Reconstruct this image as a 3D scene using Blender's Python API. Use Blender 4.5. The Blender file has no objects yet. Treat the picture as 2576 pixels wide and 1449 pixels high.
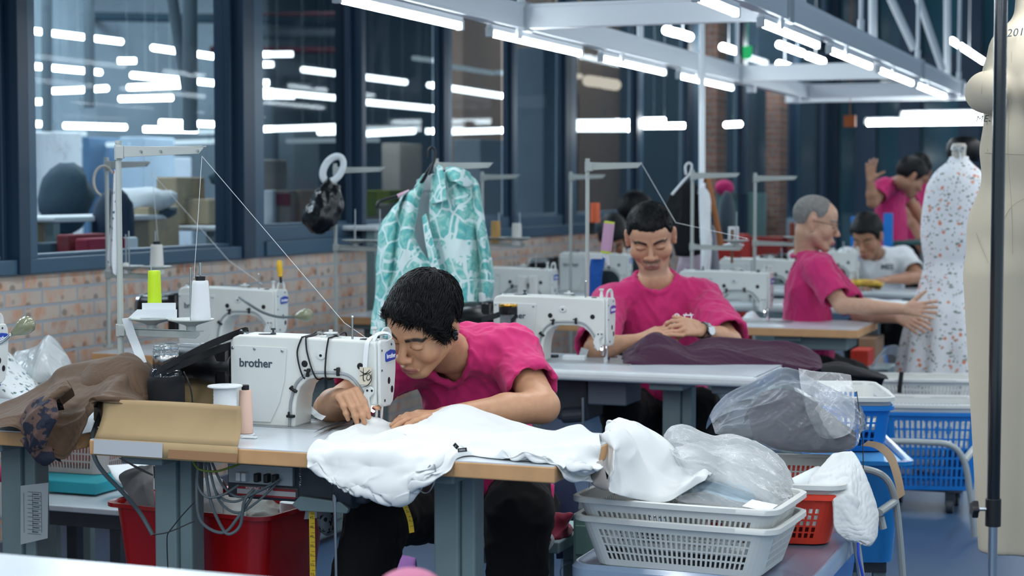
import bpy, math, random
import numpy as np
from mathutils import Matrix, Vector

random.seed(7)
RNG = np.random.default_rng(7)
scene = bpy.context.scene
COL = scene.collection
PI = math.pi

# ---------------------------------------------------------------- camera
FPX = 4420.0
CAMZ = 1.42
PITCH = math.atan((724.5 - 476) / FPX)
YAW = math.atan((2960 - 1288) * math.cos(PITCH) / FPX)
FW = np.array([-math.sin(YAW) * math.cos(PITCH), math.cos(YAW) * math.cos(PITCH), -math.sin(PITCH)])
RT = np.array([math.cos(YAW), math.sin(YAW), 0.0])
UP = np.cross(RT, FW)
CP = np.array([0.0, 0.0, CAMZ])
cd = bpy.data.cameras.new('camera')
cam = bpy.data.objects.new('camera', cd)
COL.objects.link(cam)
cam.matrix_world = Matrix(((RT[0], UP[0], -FW[0], 0), (RT[1], UP[1], -FW[1], 0), (RT[2], UP[2], -FW[2], CAMZ), (0, 0, 0, 1)))
cd.sensor_fit = 'HORIZONTAL'; cd.sensor_width = 36; cd.lens = 36 * FPX / 2576
cd.clip_start = 0.1; cd.clip_end = 200
cd.dof.use_dof = True; cd.dof.focus_distance = 4.95; cd.dof.aperture_fstop = 3.5
scene.camera = cam

# ---------------------------------------------------------------- world and exposure
scene.view_settings.view_transform = 'Standard'
scene.view_settings.look = 'None'
scene.view_settings.gamma = 1
scene.view_settings.exposure = 0.16
scene.view_settings.use_curve_mapping = False
w = bpy.data.worlds.new('world'); scene.world = w; w.use_nodes = True
w.node_tree.nodes['Background'].inputs[0].default_value = (0.50, 0.66, 0.80, 1)
w.node_tree.nodes['Background'].inputs[1].default_value = 1.0


def area_light(name, loc, sx, sy, power, col=(0.93, 0.97, 1.0), rot=(0, 0, 0)):
    ld = bpy.data.lights.new(name, 'AREA'); ld.shape = 'RECTANGLE'; ld.size = sx; ld.size_y = sy
    ld.energy = power; ld.color = col
    o = bpy.data.objects.new(name, ld); o.location = loc; o.rotation_euler = rot
    COL.objects.link(o)
    return o


# ---------------------------------------------------------------- pixel helpers (a point of the photo at a known plane)
def _ray(px, py): return FW + RT * (px - 1288) / FPX - UP * (py - 724.5) / FPX
def PZ(px, py, z): r = _ray(px, py); return CP + r * ((z - CAMZ) / r[2])
def PY(px, py, y): r = _ray(px, py); return CP + r * (y / r[1])
def PX(px, py, x): r = _ray(px, py); return CP + r * (x / r[0])
def PD(px, py, d): return CP + _ray(px, py) * d


# ---------------------------------------------------------------- materials
def lin(c):
    if isinstance(c, str):
        c = [int(c[i:i + 2], 16) / 255 for i in (0, 2, 4)]
        c = [x / 12.92 if x <= .04045 else ((x + .055) / 1.055) ** 2.4 for x in c]
    return (c[0], c[1], c[2], 1.0)


def mat(name, col, rough=.6, metal=0, spec=.5, noise=0, nscale=20, col2=None, bump=0, bscale=60, sheen=0, trans=0, coat=0, sss=0, alpha=1, ior=1.45):
    m = bpy.data.materials.new(name); m.use_nodes = True
    nt = m.node_tree; b = nt.nodes['Principled BSDF']
    b.inputs['Base Color'].default_value = lin(col)
    b.inputs['Roughness'].default_value = rough
    b.inputs['Metallic'].default_value = metal
    b.inputs['Specular IOR Level'].default_value = spec
    b.inputs['IOR'].default_value = ior
    b.inputs['Alpha'].default_value = alpha
    if sheen: b.inputs['Sheen Weight'].default_value = sheen; b.inputs['Sheen Roughness'].default_value = .5
    if trans: b.inputs['Transmission Weight'].default_value = trans
    if coat: b.inputs['Coat Weight'].default_value = coat; b.inputs['Coat Roughness'].default_value = .12
    if sss:
        b.inputs['Subsurface Weight'].default_value = sss
        b.inputs['Subsurface Radius'].default_value = (1.0, .35, .2); b.inputs['Subsurface Scale'].default_value = .006
    tc = nt.nodes.new('ShaderNodeTexCoord')
    if noise or col2:
        n = nt.nodes.new('ShaderNodeTexNoise'); n.inputs['Scale'].default_value = nscale; n.inputs['Detail'].default_value = 5
        nt.links.new(tc.outputs['Object'], n.inputs['Vector'])
        r = nt.nodes.new('ShaderNodeValToRGB')
        c = lin(col); c2 = lin(col2) if col2 else tuple(x * (1 - noise) for x in c[:3]) + (1,)
        r.color_ramp.elements[0].position = .35; r.color_ramp.elements[1].position = .68
        r.color_ramp.elements[0].color = c2; r.color_ramp.elements[1].color = c
        nt.links.new(n.outputs['Fac'], r.inputs['Fac']); nt.links.new(r.outputs['Color'], b.inputs['Base Color'])
    if bump:
        n2 = nt.nodes.new('ShaderNodeTexNoise'); n2.inputs['Scale'].default_value = bscale; n2.inputs['Detail'].default_value = 4
        nt.links.new(tc.outputs['Object'], n2.inputs['Vector'])
        bp = nt.nodes.new('ShaderNodeBump'); bp.inputs['Strength'].default_value = bump; bp.inputs['Distance'].default_value = .002
        nt.links.new(n2.outputs['Fac'], bp.inputs['Height']); nt.links.new(bp.outputs['Normal'], b.inputs['Normal'])
    return m


def glow(name, col, strength):
    m = bpy.data.materials.new(name); m.use_nodes = True
    nt = m.node_tree; nt.nodes.remove(nt.nodes['Principled BSDF'])
    e = nt.nodes.new('ShaderNodeEmission'); e.inputs[0].default_value = lin(col); e.inputs[1].default_value = strength
    nt.links.new(e.outputs[0], nt.nodes['Material Output'].inputs[0])
    return m


def film(name, col=(1, 1, 1), rough=.15, clear=.72, tint=(1, 1, 1), bump=0, bscale=40, glossy=.25):
    """thin clear sheet: mostly see-through, the rest soft diffuse and glossy"""
    m = bpy.data.materials.new(name); m.use_nodes = True
    nt = m.node_tree; b = nt.nodes['Principled BSDF']; out = nt.nodes['Material Output']
    b.inputs['Base Color'].default_value = lin(col); b.inputs['Roughness'].default_value = rough
    t = nt.nodes.new('ShaderNodeBsdfTransparent'); t.inputs[0].default_value = lin(tint)
    mx = nt.nodes.new('ShaderNodeMixShader')
    lw = nt.nodes.new('ShaderNodeLayerWeight'); lw.inputs['Blend'].default_value = glossy
    ma = nt.nodes.new('ShaderNodeMath'); ma.operation = 'MULTIPLY_ADD'; ma.inputs[1].default_value = .75; ma.inputs[2].default_value = 1 - clear; ma.use_clamp = True
    nt.links.new(lw.outputs['Fresnel'], ma.inputs[0]); nt.links.new(ma.outputs[0], mx.inputs[0])
    nt.links.new(t.outputs[0], mx.inputs[1]); nt.links.new(b.outputs[0], mx.inputs[2]); nt.links.new(mx.outputs[0], out.inputs[0])
    if bump:
        tc = nt.nodes.new('ShaderNodeTexCoord')
        n2 = nt.nodes.new('ShaderNodeTexNoise'); n2.inputs['Scale'].default_value = bscale; n2.inputs['Detail'].default_value = 5; n2.inputs['Distortion'].default_value = 1.5
        nt.links.new(tc.outputs['Object'], n2.inputs['Vector'])
        bp = nt.nodes.new('ShaderNodeBump'); bp.inputs['Strength'].default_value = bump; bp.inputs['Distance'].default_value = .01
        nt.links.new(n2.outputs['Fac'], bp.inputs['Height']); nt.links.new(bp.outputs['Normal'], b.inputs['Normal'])
    return m


# ---------------------------------------------------------------- things, parts
def tag(o, label=None, cat=None, group=None, kind=None):
    if label: o['label'] = label
    if cat: o['category'] = cat
    if group: o['group'] = group
    if kind: o['kind'] = kind
    return o


def thing(name, label, cat, loc=(0, 0, 0), rz=0, group=None):
    o = bpy.data.objects.new(name, None); COL.objects.link(o)
    o.location = [float(v) for v in loc]; o.rotation_euler = (0, 0, rz); o.empty_display_size = .05
    return tag(o, label, cat, group)


def dup(o, label=None, loc=None, rz=None, parent=None):
    c = o.copy(); COL.objects.link(c)
    if parent is not None: c.parent = parent
    if loc is not None: c.location = [float(v) for v in loc]
    if rz is not None: c.rotation_euler = (0, 0, rz)
    if label: c['label'] = label
    for ch in list(o.children): dup(ch, parent=c)
    return c


def _euler(r): return np.array(Matrix.Rotation(r[2], 3, 'Z') @ Matrix.Rotation(r[1], 3, 'Y') @ Matrix.Rotation(r[0], 3, 'X'))


def frame_to(d):
    """rotation matrix with z column along d"""
    d = np.array(d, float); d /= np.linalg.norm(d) + 1e-12
    a = np.array([0, 0, 1.]) if abs(d[2]) < .9 else np.array([1., 0, 0])
    x = np.cross(a, d); x /= np.linalg.norm(x)
    return np.stack([x, np.cross(d, x), d], 1)


class MB:
    """collects shapes; build() links them as ONE mesh object"""
    def __init__(s): s.v = []; s.f = []; s.m = []; s.n = 0; s.mi = 0
    def add(s, v, f):
        v = np.asarray(v, float).reshape(-1, 3); s.v.append(v)
        s.f += [tuple(int(i) + s.n for i in q) for q in f]; s.m += [s.mi] * len(f); s.n += len(v)
        return s
    def box(s, c, d, r=None):
        d = np.array(d) / 2; p = np.array([(x, y, z) for x in (-1, 1) for y in (-1, 1) for z in (-1, 1)]) * d
        if r is not None: p = p @ (_euler(r) if len(np.shape(r)) == 1 else np.array(r)).T
        return s.add(p + np.array(c), [(0, 1, 3, 2), (4, 6, 7, 5), (0, 4, 5, 1), (2, 3, 7, 6), (0, 2, 6, 4), (1, 5, 7, 3)])
    def bb(s, lo, hi): lo = np.array(lo, float); hi = np.array(hi, float); return s.box((lo + hi) / 2, hi - lo)
    def cyl(s, a, b, r0, r1=None, n=16, cap=True):
        a = np.array(a, float); b = np.array(b, float); r1 = r0 if r1 is None else r1
        R = frame_to(b - a); t = np.arange(n) * 2 * PI / n
        ring = np.stack([np.cos(t), np.sin(t), 0 * t], 1) @ R.T
        v = np.concatenate([a + ring * r0, b + ring * r1])
        f = [(i, (i + 1) % n, n + (i + 1) % n, n + i) for i in range(n)]
        if cap: f += [tuple(range(n - 1, -1, -1)), tuple(range(n, 2 * n))]
        return s.add(v, f)
    def tube(s, pts, r, n=8, flat=None, closed=False):
        """swept tube; r number or list; flat=(w,t) gives a ribbon section"""
        P = np.array(pts, float); m = len(P); r = np.ones(m) * r if np.ndim(r) == 0 else np.array(r)
        T = np.gradient(P, axis=0) if not closed else (np.roll(P, -1, 0) - np.roll(P, 1, 0))
        T /= np.linalg.norm(T, axis=1)[:, None] + 1e-12
        N = frame_to(T[0])[:, 0]; V = []
        t = np.arange(n) * 2 * PI / n
        for i in range(m):
            N = N - T[i] * (N @ T[i]); N /= np.linalg.norm(N) + 1e-12; B = np.cross(T[i], N)
            cx, cy = np.cos(t), np.sin(t)
            if flat: cx = cx * flat[0]; cy = cy * flat[1]
            V.append(P[i] + r[i] * (cx[:, None] * N + cy[:, None] * B))
        V = np.concatenate(V); f = []
        for i in range(m if closed else m - 1):
            k = ((i + 1) % m) * n
            f += [(i * n + j, i * n + (j + 1) % n, k + (j + 1) % n, k + j) for j in range(n)]
        if not closed: f += [tuple(range(n - 1, -1, -1)), tuple(range((m - 1) * n, m * n))]
        return s.add(V, f)
    def ribbon(s, pts, wdir, w, t=.0008):
        """flat strap along pts, width vector field wdir"""
        P = np.array(pts, float); m = len(P)
        Wd = np.broadcast_to(np.array(wdir, float), (m, 3)); Wd = Wd / np.linalg.norm(Wd, axis=1)[:, None]
        T = np.gradient(P, axis=0); Nn = np.cross(T, Wd); Nn /= np.linalg.norm(Nn, axis=1)[:, None] + 1e-12
        w = np.ones(m) * w
        V = np.stack([P - Wd * w[:, None] / 2 - Nn * t / 2, P + Wd * w[:, None] / 2 - Nn * t / 2, P + Wd * w[:, None] / 2 + Nn * t / 2, P - Wd * w[:, None] / 2 + Nn * t / 2], 1).reshape(-1, 3)
        f = []
        for i in range(m - 1):
            a = i * 4; f += [(a + j, a + (j + 1) % 4, a + 4 + (j + 1) % 4, a + 4 + j) for j in range(4)]
        f += [(3, 2, 1, 0), ((m - 1) * 4, (m - 1) * 4 + 1, (m - 1) * 4 + 2, (m - 1) * 4 + 3)]
        return s.add(V, f)
    def lathe(s, prof, c=(0, 0, 0), n=24, R=None, sx=1, sy=1):
        P = np.array(prof, float); m = len(P); t = np.arange(n) * 2 * PI / n
        V = np.stack([P[:, 0][:, None] * np.cos(t) * sx, P[:, 0][:, None] * np.sin(t) * sy, np.repeat(P[:, 1][:, None], n, 1)], 2).reshape(-1, 3)
        if R is not None: V = V @ np.array(R).T
        f = [(i * n + j, i * n + (j + 1) % n, (i + 1) * n + (j + 1) % n, (i + 1) * n + j) for i in range(m - 1) for j in range(n)]
        if P[0, 0] > 1e-6: f.append(tuple(range(n - 1, -1, -1)))
        if P[-1, 0] > 1e-6: f.append(tuple(range((m - 1) * n, m * n)))
        return s.add(V + np.array(c), f)
    def prism(s, poly, y0, y1, axis='y'):
        """outline in XZ extruded along y (or XY along z, YZ along x)"""
        P = np.array(poly, float); n = len(P)
        def mk(h):
            z = np.full(n, h)
            return np.stack({'y': [P[:, 0], z, P[:, 1]], 'z': [P[:, 0], P[:, 1], z], 'x': [z, P[:, 0], P[:, 1]]}[axis], 1)
        V = np.concatenate([mk(y0), mk(y1)])
        f = [(i, (i + 1) % n, n + (i + 1) % n, n + i) for i in range(n)] + [tuple(range(n - 1, -1, -1)), tuple(range(n, 2 * n))]
        return s.add(V, f)
    def grid(s, G, close_u=False, thick=0):
        """surface through an (n,m,3) grid"""
        G = np.array(G, float); n, m = G.shape[:2]
        f = [(i * m + j, i * m + (j + 1) % m, ((i + 1) % n) * m + (j + 1) % m, ((i + 1) % n) * m + j) for i in range(n - 1 + int(close_u)) for j in range(m - 1)]
        return s.add(G.reshape(-1, 3), f)
    def ell(s, c, r, n=16, R=None):
        t = np.linspace(0, PI, n // 2 + 1)
        pr = np.stack([np.sin(t), -np.cos(t)], 1); pr[0, 0] = pr[-1, 0] = 1e-5
        k = MB().lathe(pr, n=n); V = k.v[0] * np.array(r)
        if R is not None: V = V @ np.array(R).T
        return s.add(V + np.array(c), k.f)
    def build(s, name, material, parent=None, world=True, bevel=0, smooth=35, solid=0, sub=0, seg=2, smoothmod=0, fixn=True):
        me = bpy.data.meshes.new(name)
        V = np.concatenate(s.v) if s.v else np.zeros((0, 3))
        if parent is not None and world:
            root = parent
            while root.parent: root = root.parent
            R = np.array(root.rotation_euler.to_matrix()); V = (V - np.array(root.location)) @ R
        o = bpy.data.objects.new(name, me)
        if parent is None and world and len(V):
            lo, hi = V.min(0), V.max(0); org = np.array([(lo[0] + hi[0]) / 2, (lo[1] + hi[1]) / 2, lo[2]])
            V = V - org; o.location = org
        me.from_pydata(V.tolist(), [], s.f)
        if fixn:
            import bmesh
            b = bmesh.new(); b.from_mesh(me); bmesh.ops.recalc_face_normals(b, faces=b.faces); b.to_mesh(me); b.free()
        for mm in (material if isinstance(material, (list, tuple)) else [material]): me.materials.append(mm)
        if any(s.m): me.polygons.foreach_set('material_index', s.m)
        if smooth:
            me.polygons.foreach_set('use_smooth', [True] * len(me.polygons))
            if smooth < 180: me.set_sharp_from_angle(angle=math.radians(smooth))
        me.update()
        COL.objects.link(o)
        if parent is not None: o.parent = parent
        if bevel:
            md = o.modifiers.new('bevel', 'BEVEL'); md.width = bevel; md.segments = seg; md.limit_method = 'ANGLE'; md.angle_limit = math.radians(40); md.harden_normals = False
        if solid:
            md = o.modifiers.new('solid', 'SOLIDIFY'); md.thickness = solid; md.offset = 0
        if sub:
            md = o.modifiers.new('sub', 'SUBSURF'); md.levels = sub; md.render_levels = sub
        return o


def text_mesh(name, body, size, material, parent, loc, R, extrude=.0006, shear=0, spacing=1.0, bold=0):
    """lettering as a mesh part; R columns: reading direction, up direction, outward normal (parent space)"""
    cu = bpy.data.curves.new(name, 'FONT'); cu.body = body; cu.size = size; cu.extrude = extrude; cu.shear = shear
    cu.align_x = 'CENTER'; cu.align_y = 'CENTER'; cu.space_character = spacing; cu.offset = bold
    t = bpy.data.objects.new('tmp', cu); COL.objects.link(t)
    dg = bpy.context.evaluated_depsgraph_get()
    me = bpy.data.meshes.new_from_object(t.evaluated_get(dg))
    bpy.data.objects.remove(t); bpy.data.curves.remove(cu)
    M = Matrix.Translation(Vector([float(v) for v in loc])) @ Matrix(np.array(R, float).tolist()).to_4x4()
    me.transform(M); me.materials.clear(); me.materials.append(material)
    o = bpy.data.objects.new(name, me); COL.objects.link(o)
    if parent is not None: o.parent = parent
    return o


# ---------------------------------------------------------------- noise
_PERM = RNG.permutation(256); _PERM = np.concatenate([_PERM, _PERM, _PERM]); _GR = RNG.normal(size=(256, 3)); _GR /= np.linalg.norm(_GR, axis=1)[:, None]
def pnoise(P):
    P = np.asarray(P, float); i = np.floor(P).astype(int); f = P - i; i &= 255
    u = f * f * f * (f * (f * 6 - 15) + 10); r = 0
    for dx in (0, 1):
        for dy in (0, 1):
            for dz in (0, 1):
                h = _PERM[_PERM[_PERM[(i[..., 0] + dx) & 255] + ((i[..., 1] + dy) & 255)] + ((i[..., 2] + dz) & 255)]
                g = _GR[h]; d = ((f - np.array([dx, dy, dz])) * g).sum(-1)
                r = r + d * (u[..., 0] if dx else 1 - u[..., 0]) * (u[..., 1] if dy else 1 - u[..., 1]) * (u[..., 2] if dz else 1 - u[..., 2])
    return r * 1.5
def fbm(P, o=3):
    return sum(pnoise(np.asarray(P) * 2 ** k + 17.3 * k) / 2 ** k for k in range(o))
def ridge(P, o=2):
    """sharp crest folds, 0..1"""
    return sum((1 - np.abs(pnoise(np.asarray(P) * 1.9 ** k + 31.7 * k)) * 1.6).clip(0, 1) ** 2 / 2 ** k for k in range(o))


# ---------------------------------------------------------------- implicit bodies
class SDF:
    def __init__(s, lo, hi, h):
        s.lo = np.array(lo, float); s.h = h; s.n = np.ceil((np.array(hi) - s.lo) / h).astype(int) + 1
        s.v = np.full(s.n, 1.0, np.float32)
    def _sub(s, lo, hi):
        a = np.clip(np.floor((np.array(lo) - s.lo) / s.h).astype(int), 0, s.n); b = np.clip(np.ceil((np.array(hi) - s.lo) / s.h).astype(int) + 1, 0, s.n)
        if (b <= a).any(): return None
        sl = tuple(slice(x, y) for x, y in zip(a, b))
        g = np.meshgrid(*[(np.arange(x, y) * s.h + l).astype(np.float32) for x, y, l in zip(a, b, s.lo)], indexing='ij')
        return sl, np.stack(g, -1)
    def put(s, fn, lo, hi, k, mode='u'):
        m = k + .02; q = s._sub(np.array(lo) - m, np.array(hi) + m)
        if q is None: return s
        sl, P = q; d = fn(P).astype(np.float32); a = s.v[sl]
        if mode == 'u':
            hh = np.clip(.5 + .5 * (d - a) / k, 0, 1); s.v[sl] = d * (1 - hh) + a * hh - k * hh * (1 - hh)
        else:
            d = -d; hh = np.clip(.5 - .5 * (d - a) / k, 0, 1); s.v[sl] = d * (1 - hh) + a * hh + k * hh * (1 - hh)
        return s
    def cap(s, a, b, ra, rb=None, k=.012, mode='u', flat=None):
        """tapered capsule; flat=(axis vector, factor): squash radius along that axis"""
        a = np.array(a, np.float32); b = np.array(b, np.float32); rb = ra if rb is None else rb; R = max(ra, rb) * (1.5 if flat else 1)
        ab = b - a; L2 = float(ab @ ab) + 1e-9
        def fn(P):
            t = np.clip(((P - a) @ ab) / L2, 0, 1); q = P - a - t[..., None] * ab
            if flat is not None:
                ax = np.array(flat[0], np.float32); ax = ax / np.linalg.norm(ax); q = q + (q @ ax)[..., None] * ax * (1 / flat[1] - 1)
                d = np.sqrt((q * q).sum(-1)) - (ra + (rb - ra) * t)
                return d * min(1, flat[1])
            return np.sqrt((q * q).sum(-1)) - (ra + (rb - ra) * t)
        return s.put(fn, np.minimum(a, b) - R, np.maximum(a, b) + R, k, mode)
    def chain(s, pts, rs, k=.012, mode='u'):
        for i in range(len(pts) - 1): s.cap(pts[i], pts[i + 1], rs[i], rs[i + 1], k, mode)
        return s
    def ell(s, c, r, k=.012, R=None, mode='u'):
        c = np.array(c, np.float32); r = np.array(r, np.float32); R = np.eye(3) if R is None else np.array(R); m = float(r.max())
        def fn(P):
            q = (P - c) @ R.astype(np.float32); k0 = np.sqrt(((q / r) ** 2).sum(-1)) + 1e-6; k1 = np.sqrt(((q / r ** 2) ** 2).sum(-1)) + 1e-6
            return k0 * (k0 - 1) / k1
        return s.put(fn, c - m, c + m, k, mode)
    def mesh(s):
        v = s.v; S = v < 0; n = np.array(v.shape) - 1
        cnt = sum(S[i:n[0] + i, j:n[1] + j, k:n[2] + k].astype(np.int8) for i in (0, 1) for j in (0, 1) for k in (0, 1))
        I = np.argwhere((cnt > 0) & (cnt < 8)); idx = np.full(n, -1, np.int64); idx[tuple(I.T)] = np.arange(len(I))
        acc = np.zeros((len(I), 3)); c = np.zeros(len(I))
        C8 = [(0, 0, 0), (1, 0, 0), (0, 1, 0), (1, 1, 0), (0, 0, 1), (1, 0, 1), (0, 1, 1), (1, 1, 1)]
        for a in C8:
            for ax in range(3):
                if a[ax]: continue
                b = list(a); b[ax] = 1
                va = v[tuple((I + a).T)]; vb = v[tuple((I + b).T)]; mk = (va < 0) != (vb < 0)
                t = np.where(mk, va / np.where(mk, va - vb, 1), 0); p = np.array(a, float) + t[:, None] * (np.array(b) - np.array(a))
                acc += np.where(mk[:, None], p, 0); c += mk
        V = (I + acc / c[:, None]) * s.h + s.lo
        Fs = []
        for ax in range(3):
            o1, o2 = (ax + 1) % 3, (ax + 2) % 3
            sa = [slice(None)] * 3; sb = [slice(None)] * 3; sa[ax] = slice(0, -1); sb[ax] = slice(1, None)
            A = S[tuple(sa)]; B = S[tuple(sb)]; E = np.argwhere(A != B)
            E = E[(E[:, o1] > 0) & (E[:, o2] > 0) & (E[:, o1] < n[o1]) & (E[:, o2] < n[o2])]
            ins = A[tuple(E.T)]
            def cell(d1, d2):
                q = E.copy(); q[:, o1] -= d1; q[:, o2] -= d2; return idx[tuple(q.T)]
            Q = np.stack([cell(1, 1), cell(0, 1), cell(0, 0), cell(1, 0)], 1)
            Q[~ins] = Q[~ins][:, ::-1]; Fs.append(Q)
        F = np.concatenate(Fs); F = F[(F >= 0).all(1)]
        return V, F


def vnormals(V, F):
    n = np.cross(V[F[:, 2]] - V[F[:, 0]], V[F[:, 3]] - V[F[:, 1]]); N = np.zeros_like(V)
    for i in range(4): np.add.at(N, F[:, i], n)
    return N / (np.linalg.norm(N, axis=1)[:, None] + 1e-12)


def relax(V, F, it=2, f=.5):
    E = np.concatenate([F[:, [0, 1]], F[:, [1, 2]], F[:, [2, 3]], F[:, [3, 0]]])
    for _ in range(it):
        A = np.zeros_like(V); c = np.zeros(len(V))
        np.add.at(A, E[:, 0], V[E[:, 1]]); np.add.at(c, E[:, 0], 1); np.add.at(A, E[:, 1], V[E[:, 0]]); np.add.at(c, E[:, 1], 1)
        V = V * (1 - f) + f * A / np.maximum(c, 1)[:, None]
    return V


def put_mesh(name, V, F, material, parent, cols=None):
    b = MB(); b.v = [V]; b.f = [tuple(q) for q in F.tolist()]; b.m = [0] * len(F); b.n = len(V)
    o = b.build(name, material, parent, smooth=180, fixn=False)
    if cols is not None:
        at = o.data.color_attributes.new('tone', 'FLOAT_COLOR', 'POINT')
        at.data.foreach_set('color', np.concatenate([cols, np.ones((len(cols), 1))], 1).astype(np.float32).ravel())
    return o


# ---------------------------------------------------------------- cloth: a sheet with slack that buckles between held points
def catmull(P, n):
    """resample rows of control points (k,...) to n"""
    P = np.array(P, float); k = len(P); t = np.linspace(0, k - 1, n); i = np.clip(np.floor(t).astype(int), 0, k - 2); f = (t - i)
    f = f.reshape((-1,) + (1,) * (P.ndim - 1))
    p0 = P[np.clip(i - 1, 0, k - 1)]; p1 = P[i]; p2 = P[i + 1]; p3 = P[np.clip(i + 2, 0, k - 1)]
    return .5 * ((2 * p1) + (-p0 + p2) * f + (2 * p0 - 5 * p1 + 4 * p2 - p3) * f * f + (-p0 + 3 * p1 - 3 * p2 + p3) * f ** 3)


def loft(rows, n, m):
    """rows: list of polylines (any length) -> (n,m,3)"""
    R = np.stack([catmull(r, m) for r in rows]); return catmull(R, n)


def drape(G, slack=1.2, slack_u=None, iters=160, pin=None, hold=.03, grav=.0006, collide=None, seed=0, jitter=.012, fold=(1, 0, 0), freq=11, stretch=.25, post=.3):
    """relax sheet G with rest lengths longer than drawn; it buckles into folds that run along `fold`; hold pulls softly to the drawn shape"""
    P = G.copy(); n, m = P.shape[:2]; T = G.copy()
    slack_u = slack if slack_u is None else slack_u
    def L(ax, st):
        a = [slice(None)] * 2; b = [slice(None)] * 2; a[ax] = slice(0, -st); b[ax] = slice(st, None); return tuple(a), tuple(b)
    cons = []
    for ax, sl in ((0, slack_u), (1, slack)):
        for st, k in ((1, 1.0), (2, .9), (4, .5)):
            if min(n, m) <= st + 1: continue
            a, b = L(ax, st); rest = np.linalg.norm(G[b] - G[a], axis=-1) * (1 + (sl - 1) * (1, 1, 1, .97, .9)[st])
            cons.append((a, b, rest, k))
    for sa, sb in (((slice(0, -1), slice(0, -1)), (slice(1, None), slice(1, None))), ((slice(0, -1), slice(1, None)), (slice(1, None), slice(0, -1)))):
        cons.append((sa, sb, np.linalg.norm(G[sb] - G[sa], axis=-1) * (slack + slack_u) / 2, .3))
    w = np.ones((n, m, 1)) if pin is None else (1 - pin)[..., None]
    f = np.array(fold, float); f /= np.linalg.norm(f); W = G + .05 * np.stack([fbm(G * 5 + seed + 11 * i, 1) for i in range(3)], -1)
    W = W - f * ((W @ f) * (1 - stretch))[..., None]
    nz = ridge(W * freq + seed * 3.1, 1) + .3 * ridge(W * freq * 2.3 + seed, 1) - .75
    du = np.gradient(G, axis=0); dv = np.gradient(G, axis=1); N = np.cross(du, dv); N /= np.linalg.norm(N, axis=-1)[..., None] + 1e-9
    N *= np.sign(N[..., 2:] + N[..., 1:2] * -.5 + 1e-6)
    P += N * nz[..., None] * jitter * w
    prev = P.copy()
    for it in range(iters):
        v = (P - prev) * .9; prev = P.copy(); P = P + v * w; P[..., 2] -= grav * w[..., 0]
        P += (T - P) * hold * w
        for _ in range(3):
            A = np.zeros_like(P)
            for a, b, rest, k in cons:
                d = P[b] - P[a]; l = np.linalg.norm(d, axis=-1) + 1e-9; c = (d * ((l - rest) / l * .5 * k)[..., None]).clip(-.01, .01)
                A[a] += c; A[b] -= c
            P += A * .28 * w
        if collide is not None: P = collide(P)
    du = np.gradient(P, axis=0); dv = np.gradient(P, axis=1); N = np.cross(du, dv); N /= np.linalg.norm(N, axis=-1)[..., None] + 1e-9
    N *= np.sign(N[..., 2:] - N @ FW[:, None] * .8 + 1e-6)
    ee = np.minimum(1, np.minimum(np.arange(n), n - 1 - np.arange(n)) / (n * .06))[:, None] * np.minimum(1, np.minimum(np.arange(m), m - 1 - np.arange(m)) / (m * .06))
    P = P + N * ((nz + .35) * ee * jitter * post)[..., None]
    return collide(P) if collide is not None else P


def sheet(name, P, material, parent=None, solid=.0015, sub=1, **kw):
    o = MB().grid(P).build(name, material, parent, smooth=180, fixn=False, sub=0)
    if solid:
        md = o.modifiers.new('solid', 'SOLIDIFY'); md.thickness = solid; md.offset = 0
    if sub:
        md = o.modifiers.new('sub', 'SUBSURF'); md.levels = sub; md.render_levels = sub
    return o


def arc(c, r, a0, a1, n=16, plane='xz'):
    t = np.radians(np.linspace(a0, a1, n)); z = 0 * t
    q = {'xz': [np.cos(t), z, np.sin(t)], 'xy': [np.cos(t), np.sin(t), z], 'yz': [z, np.cos(t), np.sin(t)]}[plane]
    return np.array(c) + r * np.stack(q, 1)
# ---------------------------------------------------------------- big lamps of the room (the rails run on above and behind the camera), then added hall fill
for _x in (-3.03, -1.72, -.35, 1.2):
    for _y in (-1.5, .2, 1.9, 3.6, 5.3):
        area_light('tube_lamp', (_x, _y, 2.14), .09, 1.25, 11)
for _x in (-.35, 1.2):
    for _y in (7.2, 9.1, 11.0, 13.0, 15.0):
        area_light('tube_lamp', (_x, _y, 2.14), .09, 1.25, 12)
for _x, _y in [(x_, y_) for x_ in (-6.3, -9.0, -11.8) for y_ in (6, 10, 14, 18)] + [(-6.3, 22), (-6.3, 25), (-11, 23)]:
        area_light('hall_fill', (_x, _y, 4.85), 1.6, .8, 125, (.86, .94, 1))  # added area fill under the hall roof, brightens the walls behind the glass

M = {}
M['white'] = mat('white enamel', 'c9cdcf', .35, bump=.05, bscale=300)
M['machine'] = mat('off white textured enamel', 'cfd2ce', .38, bump=.12, bscale=420, noise=.04, nscale=9)
M['stand'] = mat('grey green enamel', 'a6aca8', .4)
M['machine_cover'] = mat('off white smooth cover', 'c6cac8', .4)
M['laminate'] = mat('white laminate', 'c6cfd6', .22, noise=.05, nscale=6)
M['edge_wood'] = mat('beech edge band', 'c79a6c', .5, noise=.14, nscale=14)
M['edge_white'] = mat('pale grey edge', 'c3cacc', .4, noise=.08, nscale=16)
M['leg'] = mat('grey green painted steel', '718385', .45, noise=.1, nscale=8)
M['steel'] = mat('steel', 'a9aeb0', .28, 1.0)
M['bed_steel'] = mat('brushed bed plate', '9fa4a6', .42, .6, noise=.1, nscale=30)
M['chrome'] = mat('chrome', 'd5d8da', .08, 1.0)
M['black'] = mat('black plastic', '0c0e12', .45)
M['blackmetal'] = mat('black painted motor', '07090c', .3)
M['darkgrey'] = mat('dark grey casting', '343a42', .5, noise=.15, nscale=20)
M['slate'] = mat('slate print', '3a4a54', .6)
M['bluebadge'] = mat('blue badge', '1b3f9c', .3)
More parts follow.
